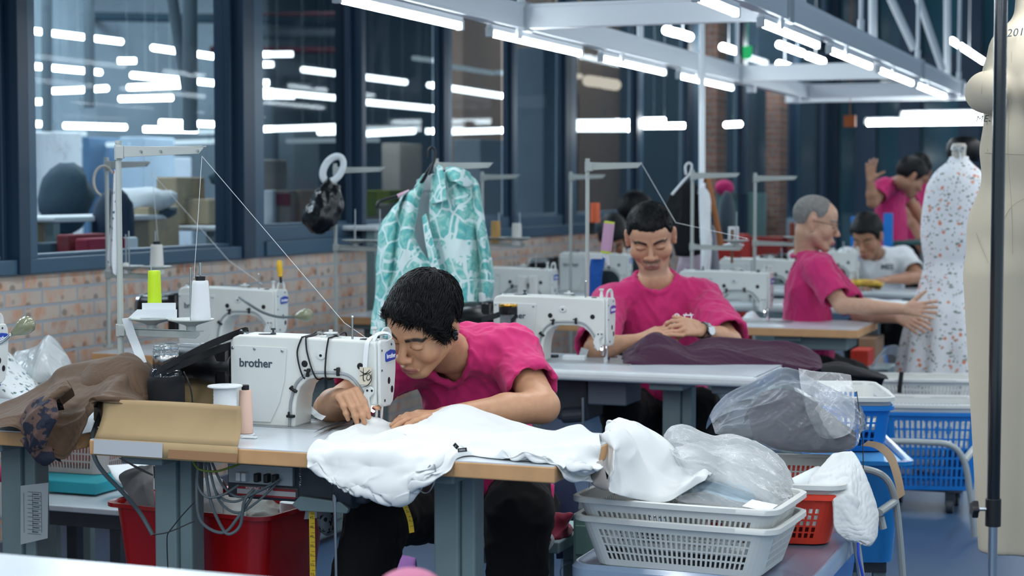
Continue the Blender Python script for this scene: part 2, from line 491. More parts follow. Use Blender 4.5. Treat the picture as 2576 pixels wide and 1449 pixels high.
M['purplebadge'] = mat('purple badge', '4a2f96', .3)
M['whiteprint'] = mat('white print', 'e8ecee', .5)
M['frame'] = mat('navy window frame', '3a566b', .38)
M['frame_dark'] = mat('navy window sash', '1b3348', .45)
M['card'] = mat('brown cardboard', '9c845f', .8, noise=.06, nscale=40, bump=.1, bscale=200)
M['card2'] = mat('brown cardboard pale', 'a38b66', .85, noise=.12, nscale=8)
M['paper'] = mat('white paper', 'dde3e6', .7)
M['rail'] = mat('white cable rail', 'f4f6f9', .4)
M['tube'] = glow('lit tube', (0.86, .96, 1.0), 24)
M['cable'] = mat('grey cable', '596366', .5)
M['thread'] = mat('thread', 'c9c9c4', .8)


def brick_material(name, c1, c2, mortar, w=.25, h=.067, axis='y', pale='c2b3a6'):
    m = bpy.data.materials.new(name); m.use_nodes = True; nt = m.node_tree; b = nt.nodes['Principled BSDF']; b.inputs['Roughness'].default_value = .85
    tc = nt.nodes.new('ShaderNodeTexCoord'); sp = nt.nodes.new('ShaderNodeSeparateXYZ'); cb = nt.nodes.new('ShaderNodeCombineXYZ')
    nt.links.new(tc.outputs['Object'], sp.inputs[0]); nt.links.new(sp.outputs['Y' if axis == 'y' else 'X'], cb.inputs[0]); nt.links.new(sp.outputs['Z'], cb.inputs[1])
    br = nt.nodes.new('ShaderNodeTexBrick'); br.inputs['Scale'].default_value = 1; br.inputs['Brick Width'].default_value = w; br.inputs['Row Height'].default_value = h
    br.inputs['Mortar Size'].default_value = .007; br.inputs['Mortar Smooth'].default_value = .2; br.inputs['Bias'].default_value = -.1
    br.inputs['Color1'].default_value = lin(c1); br.inputs['Color2'].default_value = lin(c2); br.inputs['Mortar'].default_value = lin(mortar)
    nt.links.new(cb.outputs[0], br.inputs['Vector'])
    # pale efflorescence and grey core marks that belong to each brick
    mp = nt.nodes.new('ShaderNodeMapping'); mp.inputs['Scale'].default_value = (13, 9, 1); nt.links.new(cb.outputs[0], mp.inputs[0])
    n1 = nt.nodes.new('ShaderNodeTexNoise'); n1.inputs['Scale'].default_value = 1.0; n1.inputs['Detail'].default_value = 4; nt.links.new(mp.outputs[0], n1.inputs['Vector'])
    r1 = nt.nodes.new('ShaderNodeValToRGB'); r1.color_ramp.elements[0].position = .46; r1.color_ramp.elements[1].position = .64; nt.links.new(n1.outputs['Fac'], r1.inputs[0])
    mx = nt.nodes.new('ShaderNodeMixRGB'); nt.links.new(r1.outputs[0], mx.inputs[0]); mx.inputs[1].default_value = lin(pale)
    nt.links.new(br.outputs['Color'], mx.inputs[2])
    mp2 = nt.nodes.new('ShaderNodeMapping'); mp2.inputs['Scale'].default_value = (12.0, 14.9, 1); nt.links.new(cb.outputs[0], mp2.inputs[0])
    b2 = nt.nodes.new('ShaderNodeTexVoronoi'); b2.inputs['Scale'].default_value = 1.0; b2.inputs['Randomness'].default_value = .45; nt.links.new(mp2.outputs[0], b2.inputs['Vector'])
    r2 = nt.nodes.new('ShaderNodeValToRGB'); r2.color_ramp.elements[0].position = .16; r2.color_ramp.elements[1].position = .3; r2.color_ramp.elements[0].color = (.42, .42, .42, 1); nt.links.new(b2.outputs['Distance'], r2.inputs[0])
    mx2 = nt.nodes.new('ShaderNodeMixRGB'); mx2.blend_type = 'MULTIPLY'; mx2.inputs[0].default_value = .8
    nt.links.new(mx.outputs[0], mx2.inputs[1]); nt.links.new(r2.outputs[0], mx2.inputs[2])
    mx3 = nt.nodes.new('ShaderNodeMixRGB'); nt.links.new(br.outputs['Fac'], mx3.inputs[0]); nt.links.new(mx2.outputs[0], mx3.inputs[1]); mx3.inputs[2].default_value = lin(mortar)
    nt.links.new(mx3.outputs[0], b.inputs['Base Color'])
    bp = nt.nodes.new('ShaderNodeBump'); bp.invert = True; bp.inputs['Strength'].default_value = .5; bp.inputs['Distance'].default_value = .006; nt.links.new(br.outputs['Fac'], bp.inputs['Height']); nt.links.new(bp.outputs[0], b.inputs['Normal'])
    return m


M['brick'] = brick_material('pale red brick', 'c79c82', 'b58065', 'a2a7ad')
M['brick_dark'] = brick_material('brown brick', '7d5a4c', '6b4a3f', '6f6a66', pale='6e5247')


def floor_material():
    m = mat('blue grey epoxy', '3d5876', .4, noise=.22, nscale=1.6, col2='31496a'); return m


def structure(name, mb, m, **kw):
    o = mb.build(name, m, None, **kw); o['kind'] = 'structure'; return o


XW = -4.4
structure('floor', MB().bb((XW - 14, -3, -.1), (8, 34, 0)), floor_material(), smooth=0)
structure('wall_left', MB().bb((XW - .14, -2, 0), (XW, 19.5, 1.075)), M['brick'], smooth=0)
M['darkwall'] = mat('dark teal wall', '22343f', .35)
M['ceil'] = mat('dark teal roof sheet', '6a818d', .6, noise=.3, nscale=.7)
structure('ceiling', MB().bb((XW - 14, -3, 5.0), (8, 34, 5.1)), M['ceil'], smooth=0)
structure('wall_back', MB().bb((XW, 24, 0), (8, 24.1, 5.0)), mat('dark glossy teal glazing', '3a6474', .1), smooth=0)
structure('wall_hall', MB().bb((-13.6, -3, 0), (-13.5, 34, 5.0)), mat('hall far wall', '8ca0ab', .8, noise=.25, nscale=.8), smooth=0)
structure('wall_partition', MB().bb((-8.4, 20.0, 0), (-8.2, 26.5, 4.2)), mat('warm beige partition', 'b39a88', .8, noise=.2, nscale=.6), smooth=0)
structure('wall_hall_back', MB().bb((-18.3, 26.5, 0), (XW, 26.6, 5.0)), mat('hall blue grey wall', '607886', .8, noise=.25, nscale=.5), smooth=0)

# window wall: posts, rails and panes
posts = [(3.2, 3.35, .0), (5.915, 6.075, 0), (7.74, 8.0, 0), (9.10, 9.22, 0), (10.37, 10.53, 0), (11.6, 11.73, 0), (12.76, 13.06, 0), (14.66, 14.88, 0), (16.35, 16.85, 0), (18.6, 18.9, 0), (21.3, 21.7, 0), (23.5, 23.9, 0)]
for i, (a, b, _) in enumerate(posts):
    e = 1 if i < 4 else .45
    mb = MB().bb((XW - .12 * e, a, 1.075), (XW + .05 * e, a + (b - a) * .45, 5.0)).bb((XW - .10 * e, a + (b - a) * .45, 1.075), (XW + .02 * e, b, 5.0)).bb((XW - .04, a - .03, 1.075), (XW - .01, a, 5.0))
    mb.m = [1] * 6 + [0] * 6 + [1] * 6
    structure('trim_%d' % (i + 1), mb, [M['frame'], M['frame_dark']], smooth=0, bevel=.004)
rail = MB().bb((XW - .10, -2, 1.075), (XW + .035, 7.74, 1.135)).bb((XW - .10, -2, 1.135), (XW - .02, 7.74, 1.15))
structure('trim_20', rail, M['frame'], smooth=0, bevel=.004)
rail = MB().bb((XW - .10, 8.0, 1.075), (XW + .035, 23.9, 1.15)).bb((XW - .10, 8.0, 1.15), (XW - .0, 23.9, 1.225)).bb((XW - .10, 8.0, 1.225), (XW - .03, 23.9, 1.24))
structure('trim_21', rail, M['frame'], smooth=0, bevel=.004)
structure('trim_22', MB().bb((XW - .10, 13.0, 3.28), (XW + .03, 23.9, 3.42)), M['frame_dark'], smooth=0)
M['glass'] = film('window glass', '18242c', .03, .965, (.9, .95, .98), glossy=.12)
# dusty smears on the first panes
g2 = M['glass'].copy(); g2.name = 'smeared window glass'; nt = g2.node_tree
tc = nt.nodes.new('ShaderNodeTexCoord'); n = nt.nodes.new('ShaderNodeTexNoise'); n.inputs['Scale'].default_value = 3.2; n.inputs['Detail'].default_value = 9; n.inputs['Roughness'].default_value = .75
nt.links.new(tc.outputs['Object'], n.inputs['Vector']); cr = nt.nodes.new('ShaderNodeValToRGB'); cr.color_ramp.elements[0].position = .56; cr.color_ramp.elements[1].position = .8; cr.color_ramp.elements[1].color = (.34, .34, .34, 1)
nt.links.new(n.outputs['Fac'], cr.inputs[0])
cc = nt.nodes.new('ShaderNodeMixRGB'); cc.inputs[1].default_value = lin('18242c'); cc.inputs[2].default_value = lin('dfe8ee'); nt.links.new(cr.outputs[0], cc.inputs[0]); nt.links.new(cc.outputs[0], nt.nodes['Principled BSDF'].inputs['Base Color'])
mxn = [q for q in nt.nodes if q.type == 'MIX_SHADER'][0]; old = mxn.inputs[0].links[0].from_socket
ad = nt.nodes.new('ShaderNodeMath'); ad.operation = 'ADD'; ad.use_clamp = True; nt.links.new(old, ad.inputs[0]); nt.links.new(cr.outputs[0], ad.inputs[1]); nt.links.new(ad.outputs[0], mxn.inputs[0])
for i in range(len(posts) - 1):
    structure('window_%d' % (i + 1), MB().bb((XW - .062, posts[i][1], 1.13 if i < 2 else 1.22), (XW - .056, posts[i + 1][0], 4.99)), g2 if i in (0, 1) else M['glass'], smooth=0)
# back wall posts, mullions and lower panel
for i, px in enumerate((2084, 2180, 2290, 2440)):
    p = PY(px, 300, 23.9)
    structure('trim_%d' % (30 + i), MB().bb((p[0] - .14, 23.8, 0), (p[0] + .14, 24.0, 4.99)), M['frame_dark'], smooth=0)
structure('trim_40', MB().bb((XW, 23.85, 2.95), (7.8, 23.98, 3.2)), M['frame_dark'], smooth=0)
# brick pillars in the window line
for i, (px0, px1, yy) in enumerate(((1768, 1802, 17.3), (1926, 1962, 19.6))):
    a = PY(px0, 400, yy)[0]; b = PY(px1, 400, yy)[0]
    structure('wall_pillar_%d' % (i + 1), MB().bb((a, yy, 0), (b, yy + .4, 3.3 if i == 0 else 2.7)), brick_material('pillar brick %d' % i, '8a6455', '7a5548', '75706c', axis='x', pale='6e5247'), smooth=0)

# ---------------------------------------------------------------- lamps hung in the sewing room
def tube_light(name, a, b, label, group, r=.0145, housing=True, m=None, cat='ceiling light'):
    a = np.array(a, float); b = np.array(b, float)
    t = thing(name, label, cat, (a + b) / 2, 0, group)
    if not housing: MB().cyl((a + b) / 2, [(a[0] + b[0]) / 2, (a[1] + b[1]) / 2, 5.0], .004, n=5).build('hanging_wire', M['rail'], t)
    MB().cyl(a, b, r, n=12).build('lit_tube', m or M['tube'], t)
    d = (b - a) / np.linalg.norm(b - a)
    if housing:
        up = np.array([0, 0, .03])
        MB().box((a + b) / 2 + up, (.03, np.linalg.norm(b - a) + .04, .028) if abs(d[1]) > .7 else (np.linalg.norm(b - a) + .04, .03, .028)).build('housing', M['rail'], t, bevel=.004, smooth=0)
        for s_, e in ((a, -d), (b, d)): MB().box(s_ + e * .014 + np.array([0, 0, .006]), (.034, .028, .046) if abs(d[1]) > .7 else (.028, .034, .046)).build('end_cap', M['white'], t, bevel=.004, smooth=0)
    return t


ZT = 2.15
def rail_beam(label, x, y0, y1, z=2.205, h=.115):
    t = thing('cable_rail', label, 'rail', (x, (y0 + y1) / 2, z), 0, None)
    MB().bb((x - .03, y0, z), (x + .03, y1, z + h)).bb((x - .036, y0, z + h - .012), (x + .036, y1, z + h + .004)).bb((x - .036, y0, z - .004), (x + .036, y1, z + .01)).build('rail_body', M['rail'], t, bevel=.003, smooth=0)
    for yy in np.arange(8.06 if x < -2 else 8.0, y1, 1.7): MB().bb((x - .03, yy - .035, z - .055), (x + .03, yy + .035, z - .002)).build('socket_box', M['rail'], t, bevel=.004, smooth=0)
    return t


rail_beam('long white lamp rail nearer the window wall', -3.03, 3.0, 15.3)
rail_beam('long white lamp rail further from the window wall', -1.73, 3.0, 15.5)
ys1 = [4.98, 6.63, 8.28, 9.93]
names = ['nearest, cut off by the top edge', 'next to the first crossbeam', 'third along the rail', 'fourth and last lit']
ZL = ZT
segs1 = [((850, -2), (1165, 66)), ((1225, 85), (1460, 135)), ((1510, 148), (1676, 183)), ((1712, 192), (1840, 222))]
for (p, q), nm in zip(segs1, names):
    a = PZ(*p, ZL); b = PZ(*q, ZL)
    tube_light('tube_light', (-3.03, a[1], ZL), (-3.03, b[1], ZL), 'lit tube lamp under the window-side rail, ' + nm, None)
segs2 = [((1750, -5), (1860, 33)), ((1905, 60), (2058, 115)), ((2082, 128), (2194, 168)), ((2208, 177), (2294, 210)), ((2302, 215), (2369, 243))]
names2 = ['cut by the top edge', 'second from the top edge', 'in the middle of the rail', 'second from the far end', 'at the far end']
for (p, q), nm in zip(segs2, names2):
    a = PZ(*p, ZL); b = PZ(*q, ZL)
    tube_light('tube_light', (-1.73, a[1], ZL), (-1.73, b[1], ZL), 'lit tube lamp under the aisle-side rail, ' + nm, None)
for i, (yy, nm) in enumerate(((8.15, 'nearest, between the two lamp rails'), (12.7, 'in the middle between the two lamp rails'), (15.2, 'furthest, closing the two lamp rails'))):
    t = thing('cross_beam', 'white crossbeam ' + nm, 'beam', (-2.38, yy, 2.2))
    MB().bb((-3.0, yy - .03, 2.205), (-1.76, yy + .03, 2.32)).bb((-3.0, yy - .036, 2.308), (-1.76, yy + .036, 2.324)).build('beam_body', M['rail'], t, bevel=.003, smooth=0)
    MB().bb((-3.075, yy - .05, 2.19), (-2.985, yy + .05, 2.335)).build('bracket', M['white'], t, bevel=.004, smooth=0)
    MB().bb((-1.775, yy - .05, 2.19), (-1.685, yy + .05, 2.335)).build('bracket', M['white'], t, bevel=.004, smooth=0)
for i, (x, y) in enumerate(((-3.03, 8.15), (-3.03, 10.2), (-3.03, 12.7), (-1.73, 8.6), (-1.73, 10.3), (-1.73, 12.7), (-1.73, 15.2))):
    side = 'window-side' if x < -2 else 'aisle-side'
    o = MB().cyl((x, y, 2.32), (x, y, 4.99), .013).cyl((x, y, 2.32), (x, y, 2.40), .02).build('hanger_rod', M['rail'])
    tag(o, 'thin white rod holding up the %s lamp rail' % side, 'rod', 'rods of the %s rail' % side)
for i, (p, q, d) in enumerate((((2240, -5), (2300, 125), 13.0), ((2310, -5), (2372, 178), 14.5), ((2383, -5), (2383, 205), 15.5), ((2196, -5), (2196, 100), 12.0))):
    o = MB().cyl(PD(*p, d), PD(*q, d), .03).build('roof_brace', M['rail'])
    tag(o, ['slanting white roof brace, left one of two', 'slanting white roof brace, right one of two', 'thick upright white post beside the far end of the rail', 'upright white tie above the middle of the aisle rail'][i], 'brace')
# cross-running lamps at the far end
for i, (p, q, nm) in enumerate((((2272, 290), (2458, 284), 'long lit lamp across the far end, upper'), ((2182, 308), (2458, 303), 'long lit lamp across the far end, lower'))):
    a = PY(*p, 16.8 - i * 1.2); b = PY(*q, 16.8 - i * 1.2)
    tube_light('tube_light', a, (b[0] + .5, a[1], a[2]), nm, None, r=.03)
t = thing('cable_rail', 'white rail across the far end, above the dark glazing', 'rail', (-2.6, 16.2, 2.2))
MB().bb((-3.4, 16.15, 2.22), (2.5, 16.25, 2.33)).build('rail_body', M['rail'], t, smooth=0)
a = PZ(2395, 102, 3.0); b = PZ(2466, 155, 3.0)
tube_light('tube_light', (a[0], a[1], 3.0), (a[0], b[1], 3.0), 'single slanting lit tube high beside the dress form', None, r=.03, housing=False)
q = PD(2138, 305, 15.3); o = MB().box(q, (.10, .04, .10)).cyl(q, [q[0], q[1], 5.0], .003).build('exit_box', mat('orange box', 'a85a2a', .6), smooth=0); tag(o, 'small orange box hanging at the far end', 'box')
q = PD(1880, 132, 18.0); o = MB().box(q, (.09, .03, .13)).cyl(q, [q[0], q[1], 5.0], .003, n=4).build('exit_sign', glow('green sign', '2fae6a', .9), smooth=0); tag(o, 'small green lit sign high on the window wall', 'sign')
o = MB().cyl((PZ(1766, 560, 1.1)[0], 0, 0) if False else PD(1766, 700, 11.2), PD(1766, -5, 11.2), .02).build('conduit', M['rail']); tag(o, 'white upright conduit running up behind the hung garments', 'pipe')

# ---------------------------------------------------------------- the hall seen through the glass
HALL = []
def hall(p, q, z=2.75, r=.022, m=None):
    z = min(z, 1.42 + (476 - (p[1] + q[1]) / 2) * 15.5 / 4420)
    a = PZ(*p, z); b = PZ(*q, z)
    k = thing('hall_tube_light', None, None, (a + b) / 2)
    MB().cyl(a, b, r, n=10).build('lit_tube', m or M['hall_tube'], k, fixn=False)
    MB().cyl((a + b) / 2, [(a[0] + b[0]) / 2, (a[1] + b[1]) / 2, 5.0], .0015, n=5).build('hanging_wire', M['leg'], k, fixn=False)
    tag(k, 'one of many lit tube lamps in the hall behind the window glass', 'ceiling light', 'tube lamps of the hall behind the glass')


M['hall_tube'] = glow('lit hall tube', (.9, .97, 1.0), 16)
for s_ in [((-40, 60), (10, 70)), ((78, 77), (305, 105)), ((385, 120), (592, 150)), ((-40, 156), (12, 163)), ((78, 166), (252, 182)), ((333, 189), (588, 214)), ((298, 153), (341, 153)),
           ((134, 229), (186, 227)), ((190, 227), (268, 222)), ((324, 220), (467, 214)), ((302, 249), (432, 246)), ((80, 256), (122, 256)), ((-20, 232), (14, 232)),
           ((80, 312), (120, 312)), ((162, 316), (316, 320)), ((362, 325), (495, 327)), ((404, 308), (545, 313)), ((-20, 298), (16, 298)), ((-20, 372), (16, 371)),
           ((657, 137), (736, 136)), ((657, 162), (688, 162)), ((657, 208), (676, 208)), ((762, 175), (870, 188)), ((657, 228), (860, 248)), ((657, 240), (740, 242)),
           ((657, 325), (870, 318)), ((802, 333), (870, 331)), ((918, 194), (1020, 207)), ((920, 257), (1098, 274)), ((1079, 214), (1107, 217)), ((1136, 222), (1260, 241)),
           ((918, 337), (1040, 330)), ((1071, 330), (1107, 330)), ((1136, 332), (1290, 327)), ((1313, 327), (1406, 324)), ((1380, 313), (1406, 313)),
           ((1451, 308), (1598, 307)), ((1451, 324), (1582, 324)), ((1618, 304), (1672, 303)), ((1620, 317), (1722, 316)), ((1826, 314), (1862, 312))]:
    yy = (s_[0][1] + s_[1][1]) / 2
    hall(*s_, z=3.1 if yy < 140 else 2.75 if yy < 260 else 2.35, r=.026)
M['dim_tube'] = glow('dimmer hall tube', (.62, .78, .86), 1.3)
for s_ in [((80, 338), (215, 336)), ((80, 370), (330, 362)), ((398, 360), (588, 354)), ((722, 355), (890, 352)), ((920, 352), (955, 352)), ((1040, 146), (1104, 154)), ((1140, 168), (1240, 184)), ((1250, 182), (1288, 186)), ((500, 332), (585, 330))]:
    hall(*s_, z=2.2 if s_[0][1] > 300 else 2.9, r=.022, m=M['dim_tube'])
M['warm_tube'] = glow('warm hall lamp', (1.0, .84, .66), 3)
for s_ in [((1478, 203), (1510, 207)), ((1518, 209), (1550, 214))]: hall(*s_, z=2.9, r=.05, m=M['warm_tube'])
for s_ in [((1676, 76), (1696, 80)), ((1700, 82), (1735, 92)), ((1818, 118), (1848, 128)), ((1960, 112), (1988, 122)), ((1992, 124), (2018, 136)), ((2032, 140), (2070, 156)), ((1960, 160), (1988, 172))]:
    a = PX(*s_[0], XW + .3); b = PX(*s_[1], XW + .3)
    tube_light('tube_light', a, (a[0], b[1], a[2]), 'lit tube lamp high along the far window wall', 'tube lamps high on the far window wall', r=.035, housing=False)
for i, (px, py, d) in enumerate(((1382, 180, 17), (1456, 192, 19))):
    q = PD(px, py, d); k = MB().ell(q, (.05, .05, .03)).cyl(q, [q[0], q[1], 5.0], .002, n=4).build('downlight', M['warm_tube']); tag(k, 'small round warm lamp seen through the window glass', 'lamp', 'warm round lamps behind the glass')

HM = [mat('hall ' + c, c, .8, noise=.15, nscale=3) for c in ('a7bccb', 'b1a083', 'a39c94', '8a1f36', '4a6a88', '2c4552', 'd0d6d8', '93a01f', '7b2a30', '5b6a72', '24364a', 'c3cfd8', '5a1d28')]
def hbox(px0, py0, px1, py1, d, mi, name, label, cat, dep=.5, base=False, **kw):
    a = PD(px0, py0, d); b = PD(px1, py1, d)
    lo = (min(a[0], b[0]), a[1], b[2] if not base else 0); hi = (max(a[0], b[0]), a[1] + dep, a[2])
    t = thing(name, label, cat, ((lo[0] + hi[0]) / 2, lo[1], lo[2]))
    MB().bb(lo, hi).build('shell', HM[mi] if isinstance(mi, int) else mi, t, bevel=.01, smooth=0)
    return t, lo, hi


# tall things far back in the hall
for a in [(300, 345, 372, 520, 15, 0, 'bright_curtain', 'pale blue curtain panel far behind the glass', 'curtain'),
          (375, 395, 420, 520, 17, 11, 'white_column', 'pale round column far in the hall', 'column'),
          (590, 400, 640, 600, 12, 2, 'grey_screen', 'grey screen standing behind the second window bay', 'screen'),
          (-40, 330, 45, 395, 13, 6, 'white_sheet', 'white sheet hanging in the hall at the far left', 'sheet'),
          (80, 330, 122, 390, 14, 6, 'notice_board', 'pale board behind the first wide window', 'board'),
          (205, 345, 222, 560, 15, 4, 'blue_post', 'blue post standing in the hall', 'post'),
          (1140, 350, 1215, 570, 13, 11, 'glass_cabinet', 'pale glass cabinet seen behind the shirt', 'cabinet'),
          (1300, 120, 1368, 560, 14, 0, 'pale_curtain', 'tall pale blue curtain in the hall', 'curtain'),
          (1368, 230, 1410, 560, 15.5, M['brick_dark'], 'brick_pier', 'brown brick pier behind the glass', 'pier'),
          (700, 330, 745, 480, 16, 9, 'grey_locker', 'grey locker far in the hall', 'locker'),
          (960, 360, 1010, 540, 16, 2, 'grey_cupboard', 'tall grey cupboard far in the hall', 'cupboard')]:
    hbox(*a, base=True)
# work surfaces and goods nearer the glass
def hall_table(px0, px1, py, d, label, th=12, mi=6):
    t, lo, hi = hbox(px0, py, px1, py + th, d, mi, 'hall_table', label, 'table', dep=1.0)
    k = MB()
    for x in (lo[0] + .05, hi[0] - .05):
        for y in (lo[1] + .05, hi[1] - .05): k = MB().bb((x - .025, y - .025, 0), (x + .025, y + .025, lo[2])).build('leg', M['leg'], t, smooth=0)
    return t, lo, hi
hall_table(-60, 190, 545, 8.5, 'white topped table in the hall at the far left', 14)
hall_table(330, 590, 568, 9.6, 'pale packing table in the hall behind the wide window')
hall_table(650, 1000, 566, 10.1, 'packing table with cartons behind the second window bay')
for a in [(310, 520, 388, 640, 9.2, 1, 'carton', 'brown carton standing below the packed white bundle'), (392, 445, 455, 566, 9.7, 1, 'carton', 'tall pale brown carton behind the thread stand'),
          (455, 500, 540, 566, 9.75, 1, 'carton', 'wide brown carton on the packing table'), (545, 470, 592, 566, 9.8, 2, 'carton', 'grey brown carton by the window post'),
          (662, 478, 690, 568, 10.2, 11, 'carton', 'narrow pale carton at the window post'), (690, 478, 738, 568, 10.22, 2, 'carton', 'carton with a red band behind the glass'),
          (738, 478, 762, 568, 10.25, 1, 'carton', 'slim brown carton beside the banded one'), (764, 480, 840, 568, 10.6, 2, 'carton', 'carton behind the hanging black bag'),
          (865, 480, 900, 545, 10.7, 7, 'carton', 'yellow green carton left of the window post'), (922, 478, 990, 548, 11.3, 7, 'carton', 'yellow green carton right of the window post'),
          (922, 512, 990, 560, 11.2, 2, 'carton', 'low grey carton below the yellow one'),
          (140, 590, 185, 625, 8.1, 8, 'crate', 'dark red crate under the hall table'), (188, 600, 232, 640, 8.0, 3, 'crate', 'crimson crate beside the dark red one'),
          (90, 610, 140, 640, 8.1, 5, 'crate', 'teal crate low behind the glass'), (0, 560, 22, 610, 8.2, 1, 'carton', 'stacked brown boards at the far left'),
          (240, 600, 262, 640, 8.1, 6, 'paper_sack', 'white paper sack low behind the glass')]:
    hbox(*a[:8], cat='carton' if a[6] == 'carton' else a[6].replace('_', ' '), dep=.3, base=a[3] > 599)
a = PD(690, 487, 10.22); b = PD(737, 517, 10.22)
o = bpy.data.objects['carton.005'] if 'carton.005' in bpy.data.objects else None
if o is not None: MB().bb((a[0], a[1] - .004, b[2]), (b[0], a[1] + .003, a[2])).build('red_band', HM[3], o, smooth=0)
# dark chairs, bundles and a fan
for px, py, rx, rz, d, m_, nm, lab, ct in ((165, 500, .16, .2, 9.8, 5, 'office_chair', 'dark round-backed chair in the hall', 'chair'), (350, 505, .2, .07, 9.3, 6, 'white_bundle', 'white wrapped bundle lying on cartons', 'bundle'), (350, 538, .2, .05, 9.35, 5, 'dark_bundle', 'dark wrapped bundle under the white one', 'bundle'), (285, 575, .1, .2, 8.75, 10, 'dark_coat', 'dark coat heaped on a chair in the hall', 'coat'), (585, 445, .14, .05, 9.9, 5, 'potted_plant', 'dark leafy tuft on a carton by the window post', 'plant')):
    v = MB().ell((0, 0, 0), (rx, .12, rz), 20); P = v.v[0]; P += .12 * rx * fbm(P * 14 + px, 2)[:, None]; v.v[0] = P + PD(px, py, d); q = PD(px, py, d)
    if 'chair' in nm: v.cyl([q[0], q[1], 0], q, .04)
    tag(v.build(nm, HM[m_], smooth=180), lab, ct)
# roof pipes and beams of the hall
for i, (p, q, z, r, m_, nm, lab) in enumerate([((-80, 52), (900, 38), 3.9, .05, 12, 'red_pipe', 'upper red sprinkler pipe under the hall roof'), ((-80, 118), (880, 128), 3.5, .05, 12, 'red_pipe', 'second red sprinkler pipe in the hall'), ((300, 268), (1000, 262), 2.9, .05, 8, 'red_pipe', 'low bright red pipe in the hall'),
                                              ((-80, 35), (900, 55), 3.7, .06, 5, 'roof_beam', 'dark beam under the hall roof, nearest'), ((-80, 210), (900, 195), 3.2, .05, 9, 'roof_beam', 'grey beam across the hall'), ((-80, 285), (1000, 290), 2.7, .05, 9, 'roof_beam', 'low grey beam across the hall'), ((-80, 90), (900, 85), 3.8, .08, 9, 'roof_beam', 'wide grey duct under the hall roof')]):
    a = PZ(*p, z); b = PZ(*q, z); tag(MB().cyl(a, b, r, n=10).build(nm, HM[m_]), lab, 'pipe' if 'pipe' in nm else 'beam')
for i, (px, q, d, r) in enumerate(((478, 330, 10.5, .045), (225, 270, 13, .04), (118, 330, 13, .04))):
    tag(MB().cyl(PD(px, q, d), PD(px, -300, d), r).build('hall_post', HM[9]), ['thick grey post hanging behind the middle of the wide pane', 'short grey hanger behind the wide pane', 'thin grey hanger at the left of the wide pane'][i], 'post')
tag(MB().cyl(PD(428, -40, 10.6), PD(470, 230, 10.6), .035).build('hall_brace', HM[9]), 'slanting grey brace beside the hall post', 'brace')
# ---------------------------------------------------------------- sewing tables
TOP = .75
def sewing_table(x0, x1, y0, label, edge='edge_wood', depth=.60, name='sewing_table', legs=True, motor=True):
    t = thing(name, label, 'table', ((x0 + x1) / 2, y0 + depth / 2, 0))
    y1 = y0 + depth
    MB().bb((x0, y0, TOP - .042), (x1, y1, TOP - .002)).build('tabletop', M[edge], t, bevel=.004 if edge == 'edge_wood' else .014, seg=3, smooth=0)
    MB().bb((x0 + .003, y0 + (.002 if edge == 'edge_wood' else .013), TOP - .003), (x1 - .003, y1 - .002, TOP)).build('worktop_sheet', M['laminate'], t, smooth=0)
    if legs:
        for x, s in ((x0 + .13, 1), (x1 - .35, -1)):
            k = MB().bb((x - .055, y0 + .2, .08), (x + .015, y0 + .30, TOP - .07)).bb((x + .015, y0 + .215, .08), (x + .055, y0 + .285, TOP - .07))
            k.build('leg', M['leg'], t, bevel=.006, smooth=0)
            MB().bb((x - .065, y0 + .05, TOP - .07), (x + .065, y1 - .06, TOP - .042)).build('top_bracket', M['leg'], t, bevel=.006, smooth=0)
            MB().bb((x - .045, y0 + .02, .02), (x + .045, y1 + .02, .09)).build('foot', M['leg'], t, bevel=.012, smooth=0)
        MB().bb((x0 + .19, y0 + .40, .12), (x1 - .40, y0 + .46, .16)).build('crossbar', M['leg'], t, bevel=.004, smooth=0)
        MB().bb((x0 + .4, y0 + .28, .16), (x0 + .75, y0 + .55, .175)).build('treadle', M['darkgrey'], t, bevel=.005, smooth=0)
    return t


# ---------------------------------------------------------------- sewing machine: x runs from the motor end to the needle head, y away from the camera
def machine_outline():
    a1 = [(.205, .0), (.207, .05), (.211, .084), (.222, .115), (.245, .137), (.275, .145), (.345, .145), (.372, .139), (.396, .120), (.412, .095), (.426, .078)]
    P = [(0, 0)] + a1 + [(.433, .073), (.452, .070), (.458, .080), (.459, .115), (.460, .16), (.460, .205), (.460, .232), (.456, .247), (.45, .25), (.40, .252), (.2, .257), (.03, .258), (.008, .25), (0, .235)]
    return P


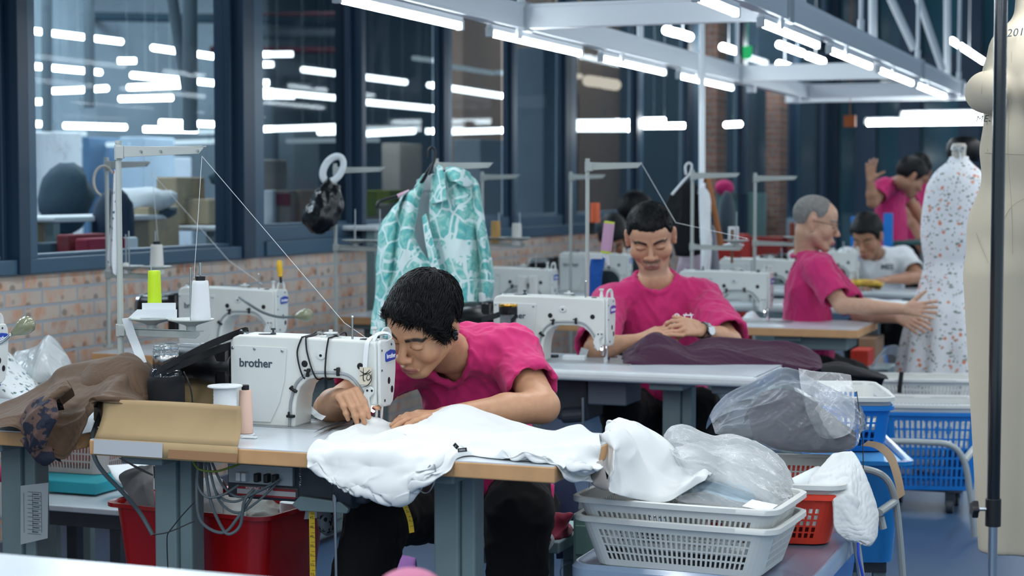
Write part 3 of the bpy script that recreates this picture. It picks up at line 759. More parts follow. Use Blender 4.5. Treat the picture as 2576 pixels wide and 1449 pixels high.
def sewing_machine(label, loc, wordmark=True, badge='bluebadge', detail=True, group=None):
    t = thing('sewing_machine', label, 'sewing machine', loc, 0, group)
    L = dict(world=False)
    MB().prism(machine_outline(), 0, .105).build('arm_body', M['machine'], t, bevel=.009, seg=3, smooth=40, **L)
    # raised lip that follows the arch, on the face of the arm
    lip = np.array([(.19, -.002, .004), (.193, -.002, .06), (.199, -.002, .09), (.214, -.002, .128), (.243, -.002, .151), (.275, -.002, .159), (.35, -.002, .159), (.382, -.002, .15), (.405, -.002, .128), (.42, -.002, .105)])
    MB().tube(catmull(lip, 40), .0045, 8).build('hose', mat_get('hose'), t, **L)
    for (cx, cz, ang) in (((.196, .033, 0), (.205, .108, -30), (.252, .158, 80), (.345, .164, 90)) if detail else ()):
        MB().box((cx, -.006, cz), (.024, .012, .008), (0, math.radians(-ang), 0)).box((cx - .004, -.010, cz + .006), (.005, .007, .014), (0, math.radians(-ang), 0)).build('hose_clip', M['black'], t, bevel=.002, **L)
    MB().bb((-.01, -.02, -.001), (.56, .175, .003)).build('bed_plate', M['bed_steel'], t, bevel=.001, smooth=0, **L)
    cp_ = MB().prism([(.006, .012), (.13, .012), (.16, .07), (.176, .135), (.183, .222), (.18, .226), (.008, .228), (.005, .224)], -.004, .001).build('cover_plate', M['machine_cover'], t, bevel=.0015, smooth=0, **L)
    for x, z in ((.012, .22), (.082, .219), (.17, .216)):
        MB().lathe([(0, .003), (.003, .0028), (.0045, .0015), (.0045, 0)], (x, -.004, z), 12, R=[[1, 0, 0], [0, 0, -1], [0, 1, 0]]).box((x, -.0072, z), (.007, .0006, .0012), (0, .6, 0)).build('screw', M['steel'], cp_, **L)
    fp_ = MB().prism([(.0, .110), (.004, .076), (.02, .068), (.07, .066), (.088, .078), (.098, .11), (.106, .16), (.108, .205), (.106, .236), (.096, .2505), (.01, .2545), (-.001, .247)], .4605, .470, axis='x').build('face_plate', M['machine_cover'], t, bevel=.006, seg=3, smooth=40, **L)
    for y, z, r in ((.012, .225, .003), (.012, .17, .003), (.03, .085, .004), (.075, .238, .0035)):
        MB().cyl((.4702, y, z), (.4715, y, z), r, n=12).build('screw', M['darkgrey'], fp_, **L)
    for x, z, r in ((.238, .182, .0095), (.41, .181, .0095)):
        MB().lathe([(0, .003), (r * .8, .0028), (r, .001), (r, 0)], (x, 0, z), 18, R=[[1, 0, 0], [0, 0, -1], [0, 1, 0]]).build('rubber_plug', M['black'], t, **L)
    MB().lathe([(.0035, .003), (.004, .005), (.011, .004), (.0125, .001), (.0125, 0)], (.29, 0, .207), 18, R=[[1, 0, 0], [0, 0, -1], [0, 1, 0]], sx=1.25).build('boss', M['machine_cover'], t, **L)
    MB().cyl((.29, -.0035, .207), (.29, -.0052, .207), .0036, n=12).build('boss_hole', M['black'], t, **L)
    MB().lathe([(.0, .001), (.0075, .001), (.008, 0)], (.4702, .058, .138), 14, R=[[0, 0, 1], [1, 0, 0], [0, 1, 0]], sy=1.25).build('oval_hole', M['black'], fp_, **L)
    MB().lathe([(.0, .001), (.0075, .001), (.008, 0)], (.4702, .078, .112), 14, R=[[0, 0, 1], [1, 0, 0], [0, 1, 0]], sy=1.25).build('oval_hole', M['black'], fp_, **L)
    # badge
    MB().prism([(.040, .191), (.094, .194), (.101, .200), (.101, .217), (.094, .2205), (.068, .224), (.040, .219), (.034, .214), (.034, .195)], .4695, .4730, axis='x').build('badge', M[badge], fp_, bevel=.0015, smooth=0, **L)
    if detail: text_mesh('badge_lettering', 'brother', .0185, M['whiteprint'], fp_, (.4733, .0675, .2065), [[0, 0, 1], [1, 0, 0], [.0, 1, 0]], .0002, bold=.0003)
    if wordmark: text_mesh('lettering', 'brother', .0335, M['slate'], cp_, (.085, -.0048, .178), [[1, 0, 0], [0, 0, -1], [0, 1, 0]], .0005, bold=.0006, spacing=1.0)
    # motor and hand wheel on the end
    mh_ = MB().lathe([(.0, 0), (.056, 0), (.06, .006), (.06, .12), (.057, .125), (.057, .185), (.052, .195), (.03, .198)], (-.002, .053, .165), 32, R=[[0, 0, -1], [0, 1, 0], [1, 0, 0]]).build('motor_housing', M['blackmetal'], t, smooth=40, **L)
    MB().bb((-.052, -.005, .04), (-.002, .1, .23)).build('motor_bracket', M['blackmetal'], t, bevel=.012, **L)
    MB().lathe([(.0, 0), (.047, 0), (.055, .004), (.055, .016), (.048, .022), (.0, .022)], (-.198, .053, .165), 32, R=[[0, 0, -1], [0, 1, 0], [1, 0, 0]]).build('hand_wheel', M['steel'], mh_, smooth=40, **L)
    # fittings on top
    MB().cyl((.372, .03, .25), (.372, .03, .315), .0032, n=10).ell((.372, .03, .315), (.0045, .0045, .004), 8).build('thread_post', M['steel'], t, **L)
    MB().lathe([(.008, .256), (.008, .262), (.003, .264), (.003, .27), (.0065, .271), (.0065, .276), (0, .277)], (.118, .04, 0), 14).build('bleed_screw', M['darkgrey'], t, **L)
    MB().lathe([(.021, .256), (.02, .2595), (0, .26)], (.1, .035, 0), 20, sx=1.2).build('oil_window', M['darkgrey'], t, **L)
    MB().lathe([(.012, .256), (.011, .262), (.005, .266), (0, .267)], (.03, .03, 0), 16).build('dome_cap', M['steel'], t, **L)
    MB().lathe([(.03, .2535), (.03, .256), (.012, .258), (.012, .264), (.02, .2655), (.02, .269), (.006, .27), (.006, .276), (0, .277)], (.3, .04, 0), 20).build('winder_wheel', M['machine_cover'], t, **L)
    MB().tube([(.262, .032, .268), (.29, .036, .266), (.325, .042, .262)], [.005, .0045, .006], 8, flat=(1, .6)).build('winder_lever', M['steel'], t, **L)
    MB().bb((.395, .03, .251), (.412, .05, .2545)).build('top_slot', M['black'], t, **L)
    # thread take-up guard and post on the head
    MB().lathe([(.008, .248), (.0075, .262), (.0055, .266), (.0055, .279), (.009, .281), (.009, .287), (0, .2875)], (.43, .05, 0), 16).build('pressure_knob', M['machine_cover'], t, **L)
    MB().tube(catmull([(.452, .045, .248), (.454, .05, .272), (.458, .066, .281), (.461, .082, .272), (.462, .086, .24)], 18), .0042, 8, flat=(1.6, .8)).build('belt_guard', M['machine_cover'], t, **L)
    # needle bar, foot and lamp below the head
    MB().cyl((.436, .05, .07), (.436, .05, .028), .0052, n=12).build('needle_bar', M['chrome'], t, **L)
    MB().cyl((.45, .054, .07), (.45, .054, .022), .0058, n=12).bb((.442, .04, .004), (.458, .072, .024)).build('presser_foot', M['chrome'], t, bevel=.001, **L)
    MB().prism([(.415, .083), (.43, .122), (.444, .129), (.456, .122), (.455, .108), (.441, .095), (.447, .056), (.433, .051)], -.012, -.004).build('lifter_lever', M['machine_cover'], t, bevel=.003, **L)
    for x in (.437, .451): MB().cyl((x, -.0122, .116), (x, -.0136, .116), .0032, n=10).build('screw', M['black'], t, **L)
    MB().box((.43, .012, .072), (.02, .016, .034), (0, .55, 0)).build('lamp_head', M['white'], t, bevel=.003, **L)
    MB().box((.4405, .012, .0575), (.012, .01, .004), (0, .55, 0)).build('lamp_lens', mat_get('led'), t, smooth=0, **L)
    return t


_extra = {}
def mat_get(k):
    if k not in _extra:
        _extra[k] = {'hose': lambda: mat('translucent grey hose', '8b9093', .35), 'led': lambda: glow('small led', (.95, .97, 1), 9)}[k]()
    return _extra[k]


def thread_stand(label, x, y, top=1.555, reach=.285, tray_z=1.005, tray=True, arm_dir=1, detail=True, base=TOP, name='thread_stand', r=.0085, second=True):
    t = thing(name, label, 'thread stand', (x, y, base))
    P = M['stand']
    MB().cyl((x, y, base), (x, y, 1.15 if top > 1.3 else top), r * 1.1, n=14).cyl((x, y, 1.1), (x, y, top), r, n=14).cyl((x, y, top - .005), (x, y, top + .004), r * 1.12, n=14).build('pole', P, t)
    MB().cyl((x, y, base), (x, y, base + .012), .022, n=16).build('base_nut', P, t)
    ax = arm_dir
    k = MB().prism([(x + ax * .004, top - .045), (x + ax * .03, top - .044), (x + ax * (reach - .012), top - .036), (x + ax * reach, top - .024), (x + ax * (reach + .004), top - .018), (x + ax * .02, top - .012), (x + ax * .004, top - .01)], y - .013, y - .0105)
    ta_ = k.bb((min(x, x + ax * reach), y - .0125, top - .017), (max(x, x + ax * reach), y + .01, top - .014)).build('top_arm', P, t, bevel=.0008, smooth=0)
    MB().cyl((x, y, top - .052), (x, y, top - .008), r * 1.35, n=14).box((x + ax * .014, y - .012, top - .03), (.026, .008, .036)).build('clamp', P, t, bevel=.001)
    for q in ((.085, .15, .27) if detail else (.27,)): MB().cyl((x + ax * q * reach / .285, y - .0135, top - .028), (x + ax * q * reach / .285, y - .0165, top - .028), .004, n=10).build('thread_eye', M['steel'], ta_)
    if tray:
        z = tray_z
        MB().cyl((x, y, z - .018), (x, y, z + .018), r * 1.6, n=14).box((x + ax * .014, y - .01, z), (.02, .014, .03)).build('clamp', P, t, bevel=.001)
        MB().prism([(x + ax * .01, z + .014), (x + ax * .27, z + .004), (x + ax * .27, z - .004), (x + ax * .255, z - .016), (x + ax * .01, z - .014)], y - .012, y - .009).bb((min(x + ax * .01, x + ax * .27), y - .012, z + .003), (max(x + ax * .01, x + ax * .27), y + .012, z + .006)).build('tray_arm', P, t, bevel=.0008, smooth=0)
        for q in ((.105, .235) if second else (.235,)):
            cx = x + ax * q
            MB().lathe([(.014, z + .006), (.014, z + .018), (.02, z + .022), (.066, z + .036), (.066, z + .039), (.02, z + .026), (0, z + .026)], (cx, y, 0), 28).build('cone_dish', P, t, smooth=50)
            MB().cyl((cx, y, z + .02), (cx, y, z + .185), .003, n=8).build('spindle', M['steel'], t)
    return t


def cone(label, x, y, z, m, r0=.03, r1=.022, h=.13, cap='black', name='thread_cone', group=None, tilt=None):
    t = thing(name, label, 'thread', (x, y, z), 0, group)
    prof = [(r0 * .97, 0), (r0, .003)]
    for i in range(1, 12): prof.append((r0 + (r1 - r0) * i / 12 + (.0004 if i % 2 else 0), .003 + (h - .006) * i / 12))
    prof += [(r1, h - .003), (r1 * .94, h), (0, h)]
    MB().lathe(prof, (0, 0, 0), 24).build('thread_body', m, t, smooth=50, world=False)
    if cap: MB().lathe([(r1 * .62, h - .001), (r1 * .64, h + .012), (r1 * .5, h + .014), (0, h + .014)], (0, 0, 0), 20).build('cone_core', M[cap], t, world=False, smooth=40)
    return t


# tables: two columns of benches, rows 2.2 m apart
sewing_table(-2.72, -1.395, 3.985, 'white-topped sewing table with beech edge under the white garment, nearest of all')
sewing_table(-4.12, -2.795, 4.04, 'white-topped sewing table with beech edge under the heap of brown fabric')
sewing_table(-2.72, -1.395, 6.17, 'sewing table with a rounded pale grey edge where the frowning man stitches dark purple cloth', edge='edge_white')
sewing_table(-4.16, -2.86, 6.12, 'beech-edged sewing table against the brick wall, behind the brown fabric heap')
sewing_table(-2.72, -1.41, 8.40, 'beech-edged sewing table in front of the grey-haired man')
sewing_table(-4.16, -2.80, 8.35, 'beech-edged sewing table behind the hung green shirt')
sewing_table(-4.16, -2.80, 10.55, 'sewing table of the worker in a dark shirt, by the far wall', edge='edge_white')
sewing_table(-2.72, -1.30, 10.0, 'pale-edged sewing table left of the grey-haired man, the nearer of two', edge='edge_white')
sewing_table(-2.62, -1.25, 11.55, 'pale-edged sewing table of the man in a white t-shirt', edge='edge_white')

m1 = sewing_machine('off-white sewing machine nearest the camera with rubber bands and a cloth tag on its arm', (-2.513, 4.38, TOP))
m2 = sewing_machine('off-white sewing machine with a purple badge beside the man with crew-cut hair', (-2.497, 6.40, TOP), badge='purplebadge' if 'purplebadge' in M else 'bluebadge')
dup(m1, 'off-white sewing machine standing before the brick wall, below the yellow-handled tool', (-3.955, 6.46, TOP))
dup(m1, 'off-white sewing machine behind the frowning man, only its needle end showing at his shoulder', (-2.37, 8.68, TOP))
dup(m1, 'off-white sewing machine before the far brick wall, behind two white cones', (-3.77, 10.85, TOP))
dup(m1, 'off-white sewing machine left of the grey-haired man', (-2.56, 10.30, TOP))
dup(m1, 'off-white sewing machine in front of the man in the white t-shirt', (-2.45, 11.75, TOP))
dup(m1, 'sewing machine hidden behind the green shirt, its black motor end showing', (-3.52, 8.66, TOP))

# thread stands
thread_stand('tall thread stand on the nearest table, its arm pointing right over the neon yellow cone', -2.856, 4.35, 1.556, .285, 1.012)
_st = [((268, 400), 6.35, 380, 'thread stand with a paper ring and floral strip, left behind the nearest one', .235),
       ((843, 415), 7.6, 966, 'thread stand with a thick white ring of tape over its top, beside the black bag', .30),
       ((1098, 403), 6.75, 1239, 'thread stand carrying the hanger of the green shirt', .285),
       ((1213, 435), 9.6, 1305, 'thread stand just right of the green shirt, far back', .285),
       ((1436, 435), 10.2, 1522, 'leaning thread stand behind the tall one, left of the crew-cut man', .285),
       ((1478, 403), 7.0, 1614, 'tall white thread stand just left of the crew-cut man', .285),
       ((1742, 430), 8.9, 1860, 'thread stand behind the hung black garment', .285),
       ((1900, 438), 10.0, 2005, 'thread stand between the crew-cut man and the grey-haired man', .285)]
STAND = {}
for i, (p, yy, ex, lab, rc) in enumerate(_st):
    a = PY(p[0], p[1], yy); e = PY(ex, p[1], yy)
    STAND[i] = thread_stand(lab, a[0], yy, a[2] + .003, base=0 if i in (1, 3, 4, 7) else TOP, reach=e[0] - a[0], tray_z=(1.06, 1.14, 1.05, 1.10, 1.1, 1.1, 1.12, 1.11)[i], tray=i not in (2, 5, 4), second=i in (0, 1, 3), detail=False)
# ---------------------------------------------------------------- people
def skin_material(name, rough=.48):
    m = bpy.data.materials.new(name); m.use_nodes = True; nt = m.node_tree; b = nt.nodes['Principled BSDF']
    at = nt.nodes.new('ShaderNodeVertexColor'); at.layer_name = 'tone'
    tc = nt.nodes.new('ShaderNodeTexCoord'); n = nt.nodes.new('ShaderNodeTexNoise'); n.inputs['Scale'].default_value = 55; n.inputs['Detail'].default_value = 4
    nt.links.new(tc.outputs['Object'], n.inputs['Vector'])
    r = nt.nodes.new('ShaderNodeValToRGB'); r.color_ramp.elements[0].position = .3; r.color_ramp.elements[1].position = .7; r.color_ramp.elements[0].color = (.80, .76, .74, 1); nt.links.new(n.outputs['Fac'], r.inputs[0])
    mx = nt.nodes.new('ShaderNodeMixRGB'); mx.blend_type = 'MULTIPLY'; mx.inputs[0].default_value = .6
    nt.links.new(at.outputs[0], mx.inputs[1]); nt.links.new(r.outputs[0], mx.inputs[2]); nt.links.new(mx.outputs[0], b.inputs['Base Color'])
    b.inputs['Roughness'].default_value = rough; b.inputs['Specular IOR Level'].default_value = .42
    b.inputs['Subsurface Weight'].default_value = .15; b.inputs['Subsurface Radius'].default_value = (1, .35, .2); b.inputs['Subsurface Scale'].default_value = .006
    bp = nt.nodes.new('ShaderNodeBump'); bp.inputs['Strength'].default_value = .12; bp.inputs['Distance'].default_value = .001
    n2 = nt.nodes.new('ShaderNodeTexNoise'); n2.inputs['Scale'].default_value = 420; nt.links.new(tc.outputs['Object'], n2.inputs['Vector']); nt.links.new(n2.outputs['Fac'], bp.inputs['Height']); nt.links.new(bp.outputs[0], b.inputs['Normal'])
    return m


M['skin'] = skin_material('skin')
M['pink'] = mat('magenta pink cotton', 'c4246a', .85, noise=.1, nscale=30, bump=.25, bscale=900, sheen=.12)
M['white_cotton'] = mat('white cotton tee', 'd5d9dc', .85, bump=.2, bscale=900, sheen=.2)
M['dark_cotton'] = mat('dark grey cotton', '33414c', .85, bump=.2, bscale=900, sheen=.2)
M['trousers'] = mat('black trousers', '030508', .9, sheen=.0, bump=.2, bscale=500)
M['hair_black'] = mat('black hair', '06080c', .5, spec=.28, bump=.3, bscale=500)
M['hair_grey'] = mat('short grey hair', '85827f', .75, noise=.3, nscale=60, bump=.4, bscale=500)


SHIRT = {}


class Space:
    def __init__(s, R, t, k=1.0, wide=1.0): s.R = np.array(R, float); s.t = np.array(t, float); s.k = k; s.w = wide
    def p(s, q): q = np.array(q, float).copy(); q[..., 0] *= s.w; return (q * s.k) @ s.R.T + s.t
    def inv(s, P): q = ((np.asarray(P) - s.t) @ s.R) / s.k; q[..., 0] /= s.w; return q


def head(S, H, nose=1.0, frown=0,  age=0, neck_to=None, neck_r=(.054, .062), detail=True):
    k = H.k; p = H.p
    def ell(c, r, kk=.012, mode='u', R=None): S.ell(p(c), np.array(r) * k * np.array([H.w, 1, 1]), kk * k, H.R if R is None else R, mode)
    def cap(a, b, ra, rb=None, kk=.01, mode='u'): S.cap(p(a), p(b), ra * k, (ra if rb is None else rb) * k, kk * k, mode)
    ell((0, .018, .042), (.075, .094, .082))
    ell((0, -.028, -.012), (.066, .062, .086), .02)
    ell((0, -.038, .048), (.062, .052, .052), .02)
    for s in (-1, 1):
        cap((s * .052, -.002, -.05), (s * .022, -.066, -.094), .022, .019, .02)
        ell((s * .041, -.058, -.028), (.027, .026, .030), .018)
        cap((s * .012, -.0855, .027), (s * .046, -.076, .026), .0085, .007, .014)
    if neck_to is not None: S.cap(p((0, .03, -.05)), neck_to, neck_r[0] * k, neck_r[1], .03)
    ell((0, -.07, -.1), (.026, .024, .02), .014)
    ell((0, -.078, -.062), (.032, .022, .026), .014)
    for s in (-1, 1):
        ell((s * .032, -.102, .008), (.020, .016, .012), .014, 's')
        ell((s * .032, -.0775, .007), (.0175, .0145, .0135), .004)
        ell((s * .071, .014, -.006), (.012, .017, .030), .008)
        ell((s * .081, .018, .002), (.007, .019, .031), .008)
        ell((s * .079, .010, -.030), (.006, .009, .011), .006)
        ell((s * .0885, .008, .0), (.0065, .009, .017), .004, 's')
    cap((0, -.086, .016), (0, -.108 * (1 + .02 * nose), -.026), .0075, .0115, .012)
    ell((0, -.111, -.0285), (.0125 * nose, .0105, .0095), .007)
    for s in (-1, 1): ell((s * .0155, -.1015, -.0315), (.0085 * nose, .0105, .0078), .006)
    if detail:
        for s in (-1, 1):
            ell((s * .0075, -.108, -.0395), (.0035, .0048, .003), .003, 's')
            cap((s * .017, -.0925, .0015), (s * .031, -.0955, -.0005), .0011, kk=.0028, mode='s'); cap((s * .031, -.0955, -.0005), (s * .047, -.085, .002), .0011, kk=.0028, mode='s')
            cap((s * .02, -.0935, .0155), (s * .046, -.084, .0145), .0008, kk=.003, mode='s')
            cap((s * .024, -.098, -.034), (s * .034, -.088, -.062), .0016, kk=.008, mode='s')
            cap((s * .018, -.093, -.004), (s * .038, -.086, -.0125), .0013, kk=.006, mode='s')
    up = [(-.025, -.0895, -.0695), (-.012, -.1015, -.0645), (-.004, -.1045, -.0625), (0, -.1035, -.0635), (.004, -.1045, -.0625), (.012, -.1015, -.0645), (.025, -.0895, -.0695)]
    lo = [(-.023, -.089, -.0715), (-.010, -.1005, -.0745), (0, -.1025, -.0755), (.010, -.1005, -.0745), (.023, -.089, -.0715)]
    up, lo = [[(x, y, z - frown * (abs(x) / .025) ** 1.5) for x, y, z in L_] for L_ in (up, lo)]
    for i in range(6): cap(up[i], up[i + 1], .0042, kk=.004)
    for i in range(4): cap(lo[i], lo[i + 1], .0052, kk=.004)
    gr = [(-.027, -.093, -.0702), (-.010, -.108, -.0690), (0, -.110, -.0697), (.010, -.108, -.0690), (.027, -.093, -.0702)]
    gr = [(x, y, z - frown * (abs(x) / .025) ** 1.5) for x, y, z in gr]
    for i in range(4): cap(gr[i], gr[i + 1], .0012, kk=.0025, mode='s')
    cap((-.014, -.098, -.088), (.014, -.098, -.088), .003, kk=.008, mode='s')


def tones(V, H, base='b98d6e', lips='9a5a5a', brow='17110f', stubble=0, flush=.5, brow_on=1):
    q = H.inv(V); c = np.tile(np.array(lin(base)[:3]), (len(V), 1)); x = np.abs(q[:, 0])
    near = (np.linalg.norm(q, axis=1) < .155)
    def blend(w, col): w = w * near; c[:] = c * (1 - w[:, None]) + np.array(lin(col)[:3]) * w[:, None]
    n = fbm(V * 60, 2); face = q[:, 1] < -.04
    blend((np.exp(-((x - .045) ** 2 / .0005 + (q[:, 2] + .035) ** 2 / .0009)) * .45 * flush * face), 'b5604e')
    blend((np.exp(-(x ** 2 / .00035 + (q[:, 2] + .03) ** 2 / .0003)) * .4 * flush * (q[:, 1] < -.09)), 'b5604e')
    blend(np.exp(-((x - .082) ** 2 / .0002 + (q[:, 1] - .012) ** 2 / .0009 + q[:, 2] ** 2 / .001)) * .4 * flush, 'b5604e')
    if stubble:
        w = np.exp(-((q[:, 2] + .053) ** 2 / .00006)) * (x < .03) * (q[:, 1] < -.085); blend(w * stubble, '3e3a3a')
        w = np.exp(-((q[:, 2] + .1) ** 2 / .0006)) * (x < .05) * face; blend(w * stubble * .35, '54504f')
    zl = -.0695 - .003 * (x / .025) ** 1.5
    w = (x < .027) & (np.abs(q[:, 2] - zl) < .0105 * np.sqrt(np.clip(1 - (x / .028) ** 2, 0, 1))) & (q[:, 1] < -.088)
    blend(w * .85, lips)
    zb = .0272 + .0065 * np.sin(np.clip((x - .012) / .04, 0, 1) * 2.4) - .25 * np.clip(x - .042, 0, 1)
    w = np.exp(-((q[:, 2] - zb) / (.0062 - .035 * np.clip(x - .02, 0, .1))) ** 4) * (x > .011) * (x < .056) * (q[:, 1] < -.055) * brow_on
    blend((w * (1.05 + .3 * n)).clip(0, 1), brow)
    w = np.exp(-((q[:, 2] - .0012) / .002) ** 2) * (x > .016) * (x < .048) * (q[:, 1] < -.08); blend(w * .75, '2a201e')
    return c


def hairline(phi, kind):
    T = {'full': [(0, .072), (25, .073), (42, .06), (55, .035), (63, -.004), (74, -.030), (84, -.022), (90, .02), (108, .022), (122, -.03), (140, -.07), (180, -.085)],
         'crew': [(0, .062), (28, .064), (44, .056), (52, .02), (64, .0), (76, -.012), (86, .004), (94, .022), (108, .02), (122, -.03), (140, -.06), (180, -.075)],
         'short': [(0, .078), (30, .08), (48, .062), (60, .02), (72, -.004), (86, .004), (94, .022), (108, .02), (122, -.03), (140, -.07), (180, -.085)]}[kind]
    return np.interp(phi, [a for a, _ in T], [b for _, b in T])


def hair(H, parent, kind='full', grow=.014, top=.0, h=.003, m='hair_black', tufts=0, amp=.003, seed=0, tuft_len=.03, front=0, tuft_w=.0011):
    k = H.k; c = H.p((0, .015, .03)); S = SDF(c - .17 * k, c + .17 * k, h)
    g = np.meshgrid(*[np.arange(n) * h + l for n, l in zip(S.n, S.lo)], indexing='ij'); P = np.stack(g, -1); q = H.inv(P)
    def el(c, r): e = (q - np.array(c)) / np.array(r); k0 = np.sqrt((e ** 2).sum(-1)) + 1e-9; k1 = np.sqrt(((e / np.array(r)) ** 2).sum(-1)) + 1e-9; return k0 * (k0 - 1) / k1
    g1 = grow
    d = el((0, .018, .042 + top * .5), (.075 + g1 * .7, .094 + g1, .082 + g1 + top * .5)); d2 = el((0, -.034, .05 + top * .4), (.064 + g1 * .5, .055 + g1, .05 + g1 + top * .6))
    hh = np.clip(.5 + .5 * (d2 - d) / .02, 0, 1); d = d2 * (1 - hh) + d * hh - .02 * hh * (1 - hh)
    phi = np.degrees(np.arctan2(np.abs(q[..., 0]), -(q[..., 1] - .005)))
    zl = hairline(phi, kind) + .006 * pnoise(q * 60 + seed) - front * np.exp(-(phi / 40.) ** 2)
    cut = (zl - q[..., 2]) * .8
    # taper towards the hairline: hair gets thin there
    fw_ = .016 if kind == 'full' else .045
    S.v = (np.maximum(d + np.clip(fw_ - (q[..., 2] - zl), 0, fw_) / fw_ * (g1 + .006) * (.6 if kind == 'full' else 1.0), cut) * k).astype(np.float32)
    V, F = S.mesh(); V = relax(V, F, 1, .4); N = vnormals(V, F); ql = H.inv(V)
    # flow from the whorl at the back of the crown
    wh = np.array([.01, .09, .09]) if kind == 'full' else np.array([0, .07, .11]); a = ql - wh; ang = np.arctan2(a[:, 0], -a[:, 1]); rad = np.linalg.norm(a, axis=1)
    fl = np.stack([ang * 7 + fbm(ql * 12 + seed, 2) * 2.2, rad * 12, 0 * ang], 1)
    disp = (ridge(fl * [2.2, 1, 1], 2) - .8) * amp + (ridge(fl * [5, 2.2, 1] + 9, 1) - .5) * amp * .5
    edge = np.clip((ql[:, 2] - hairline(np.degrees(np.arctan2(np.abs(ql[:, 0]), -(ql[:, 1] - .005))), kind)) / .015, .1, 1)
    V = V + N * (disp * edge)[:, None] * k
    b = MB(); b.v = [V]; b.f = [tuple(x) for x in F.tolist()]; b.m = [0] * len(F); b.n = len(V)
    if tufts:
        r = np.random.default_rng(seed + 5); vis = np.where((ql[:, 2] > -.03))[0]; pick = r.choice(vis, tufts)
        for i in pick:
            o = ql[i]; n = H.R.T @ N[i]
            away = o - wh; away /= np.linalg.norm(away) + 1e-9
            sw = np.array([.55, -.45, -.05]) if o[1] < .03 else np.array([0, .1, -.6])
            t = away * .9 + sw * (.9 if o[1] < .03 else .4) + np.array([pnoise(o * 28 + 3), pnoise(o * 28 + 40), pnoise(o * 28 + 80)]) * .8 + r.normal(size=3) * .08; t -= n * (t @ n); t /= np.linalg.norm(t) + 1e-9
            L = tuft_len * (.6 + .8 * r.random()); lift = .05 + .12 * r.random()
            pts = [o - n * .003 - t * L * .2, o + t * L * .25 + n * L * lift * .5, o + t * L * .62 + n * L * lift * .55, o + t * L + n * L * (lift * .1 - .08)]
            pts = [H.p(x) for x in pts]; w = tuft_w * (.7 + .6 * r.random())
            b.tube(catmull(pts, 5), [w * .8, w, w * .9, w * .6, w * .08], 3)
    return b.build('hair', M[m], parent, smooth=180, fixn=False)


def hand(S, o, along, normal, thumb_side, curl=((20, 30, 20),) * 4, splay=(6, 2, -2, -7), thumb=(35, 15, 10), k=1.0, thumb_out=45, r=.0086, spread=1.0):
    """along: wrist to knuckles; normal: out of the back of the hand; thumb_side: vector towards the thumb"""
    A = np.array(along, float); A /= np.linalg.norm(A); N = np.array(normal, float); N -= A * (N @ A); N /= np.linalg.norm(N)
    X = np.cross(A, N); X = X if X @ np.array(thumb_side) > 0 else -X
    o = np.array(o, float); r = r * k
    def rot(v, ax, deg): t = math.radians(deg); return v * math.cos(t) + np.cross(ax, v) * math.sin(t) + ax * (ax @ v) * (1 - math.cos(t))
    bend_ax = np.cross(N, A)      # rotating A about this by +angle ...
    if rot(A, bend_ax, 30) @ N > 0: bend_ax = -bend_ax
    offs = [.029, .010, -.009, -.027]; lens = [(.044, .026, .021), (.049, .030, .022), (.045, .027, .021), (.034, .021, .018)]; kn = [.088, .092, .087, .078]
    for i in range(4):
        b = o + (A * kn[i] + X * offs[i] * spread) * k
        S.cap(o + (X * offs[i] * .55 + A * .012) * k, b, .0135 * k, .0105 * k, .012 * k)
        d = rot(A, N if (np.cross(N, A) @ X) > 0 else -N, splay[i]); p = b
        for j in range(3):
            d = rot(d, bend_ax, curl[i][j]); q = p + d * lens[i][j] * k * (1 if j else 1)
            S.cap(p, q, (r * 1.08, r, r * .92)[j] * (.9 if i == 3 else 1), (r, r * .92, r * .82)[j] * (.9 if i == 3 else 1), .004 * k); p = q
            if j < 2: S.ell(q, (r * 1.04,) * 3, .004 * k)
    S.ell(o + (X * .022 + A * .035 - N * .008) * k, (.02 * k, .02 * k, .02 * k), .015 * k)
    tb = o + (X * .026 + A * .02 - N * .004) * k
    d = rot(A, N if (np.cross(N, A) @ X) > 0 else -N, thumb_out); d = rot(d, bend_ax, thumb[0])
    q = tb + d * .042 * k; S.cap(tb, q, .0145 * k, r * 1.25, .01 * k); d = rot(d, bend_ax, thumb[1]) - 0 * X; p = q; q = p + d * .032 * k; S.cap(p, q, r * 1.2, r * 1.05, .005 * k)
    d2 = rot(d, bend_ax, thumb[2]); S.cap(q, q + d2 * .024 * k, r * 1.08, r * .88, .005 * k)


def lerp(a, b, t): return np.array(a, float) * (1 - t) + np.array(b, float) * t


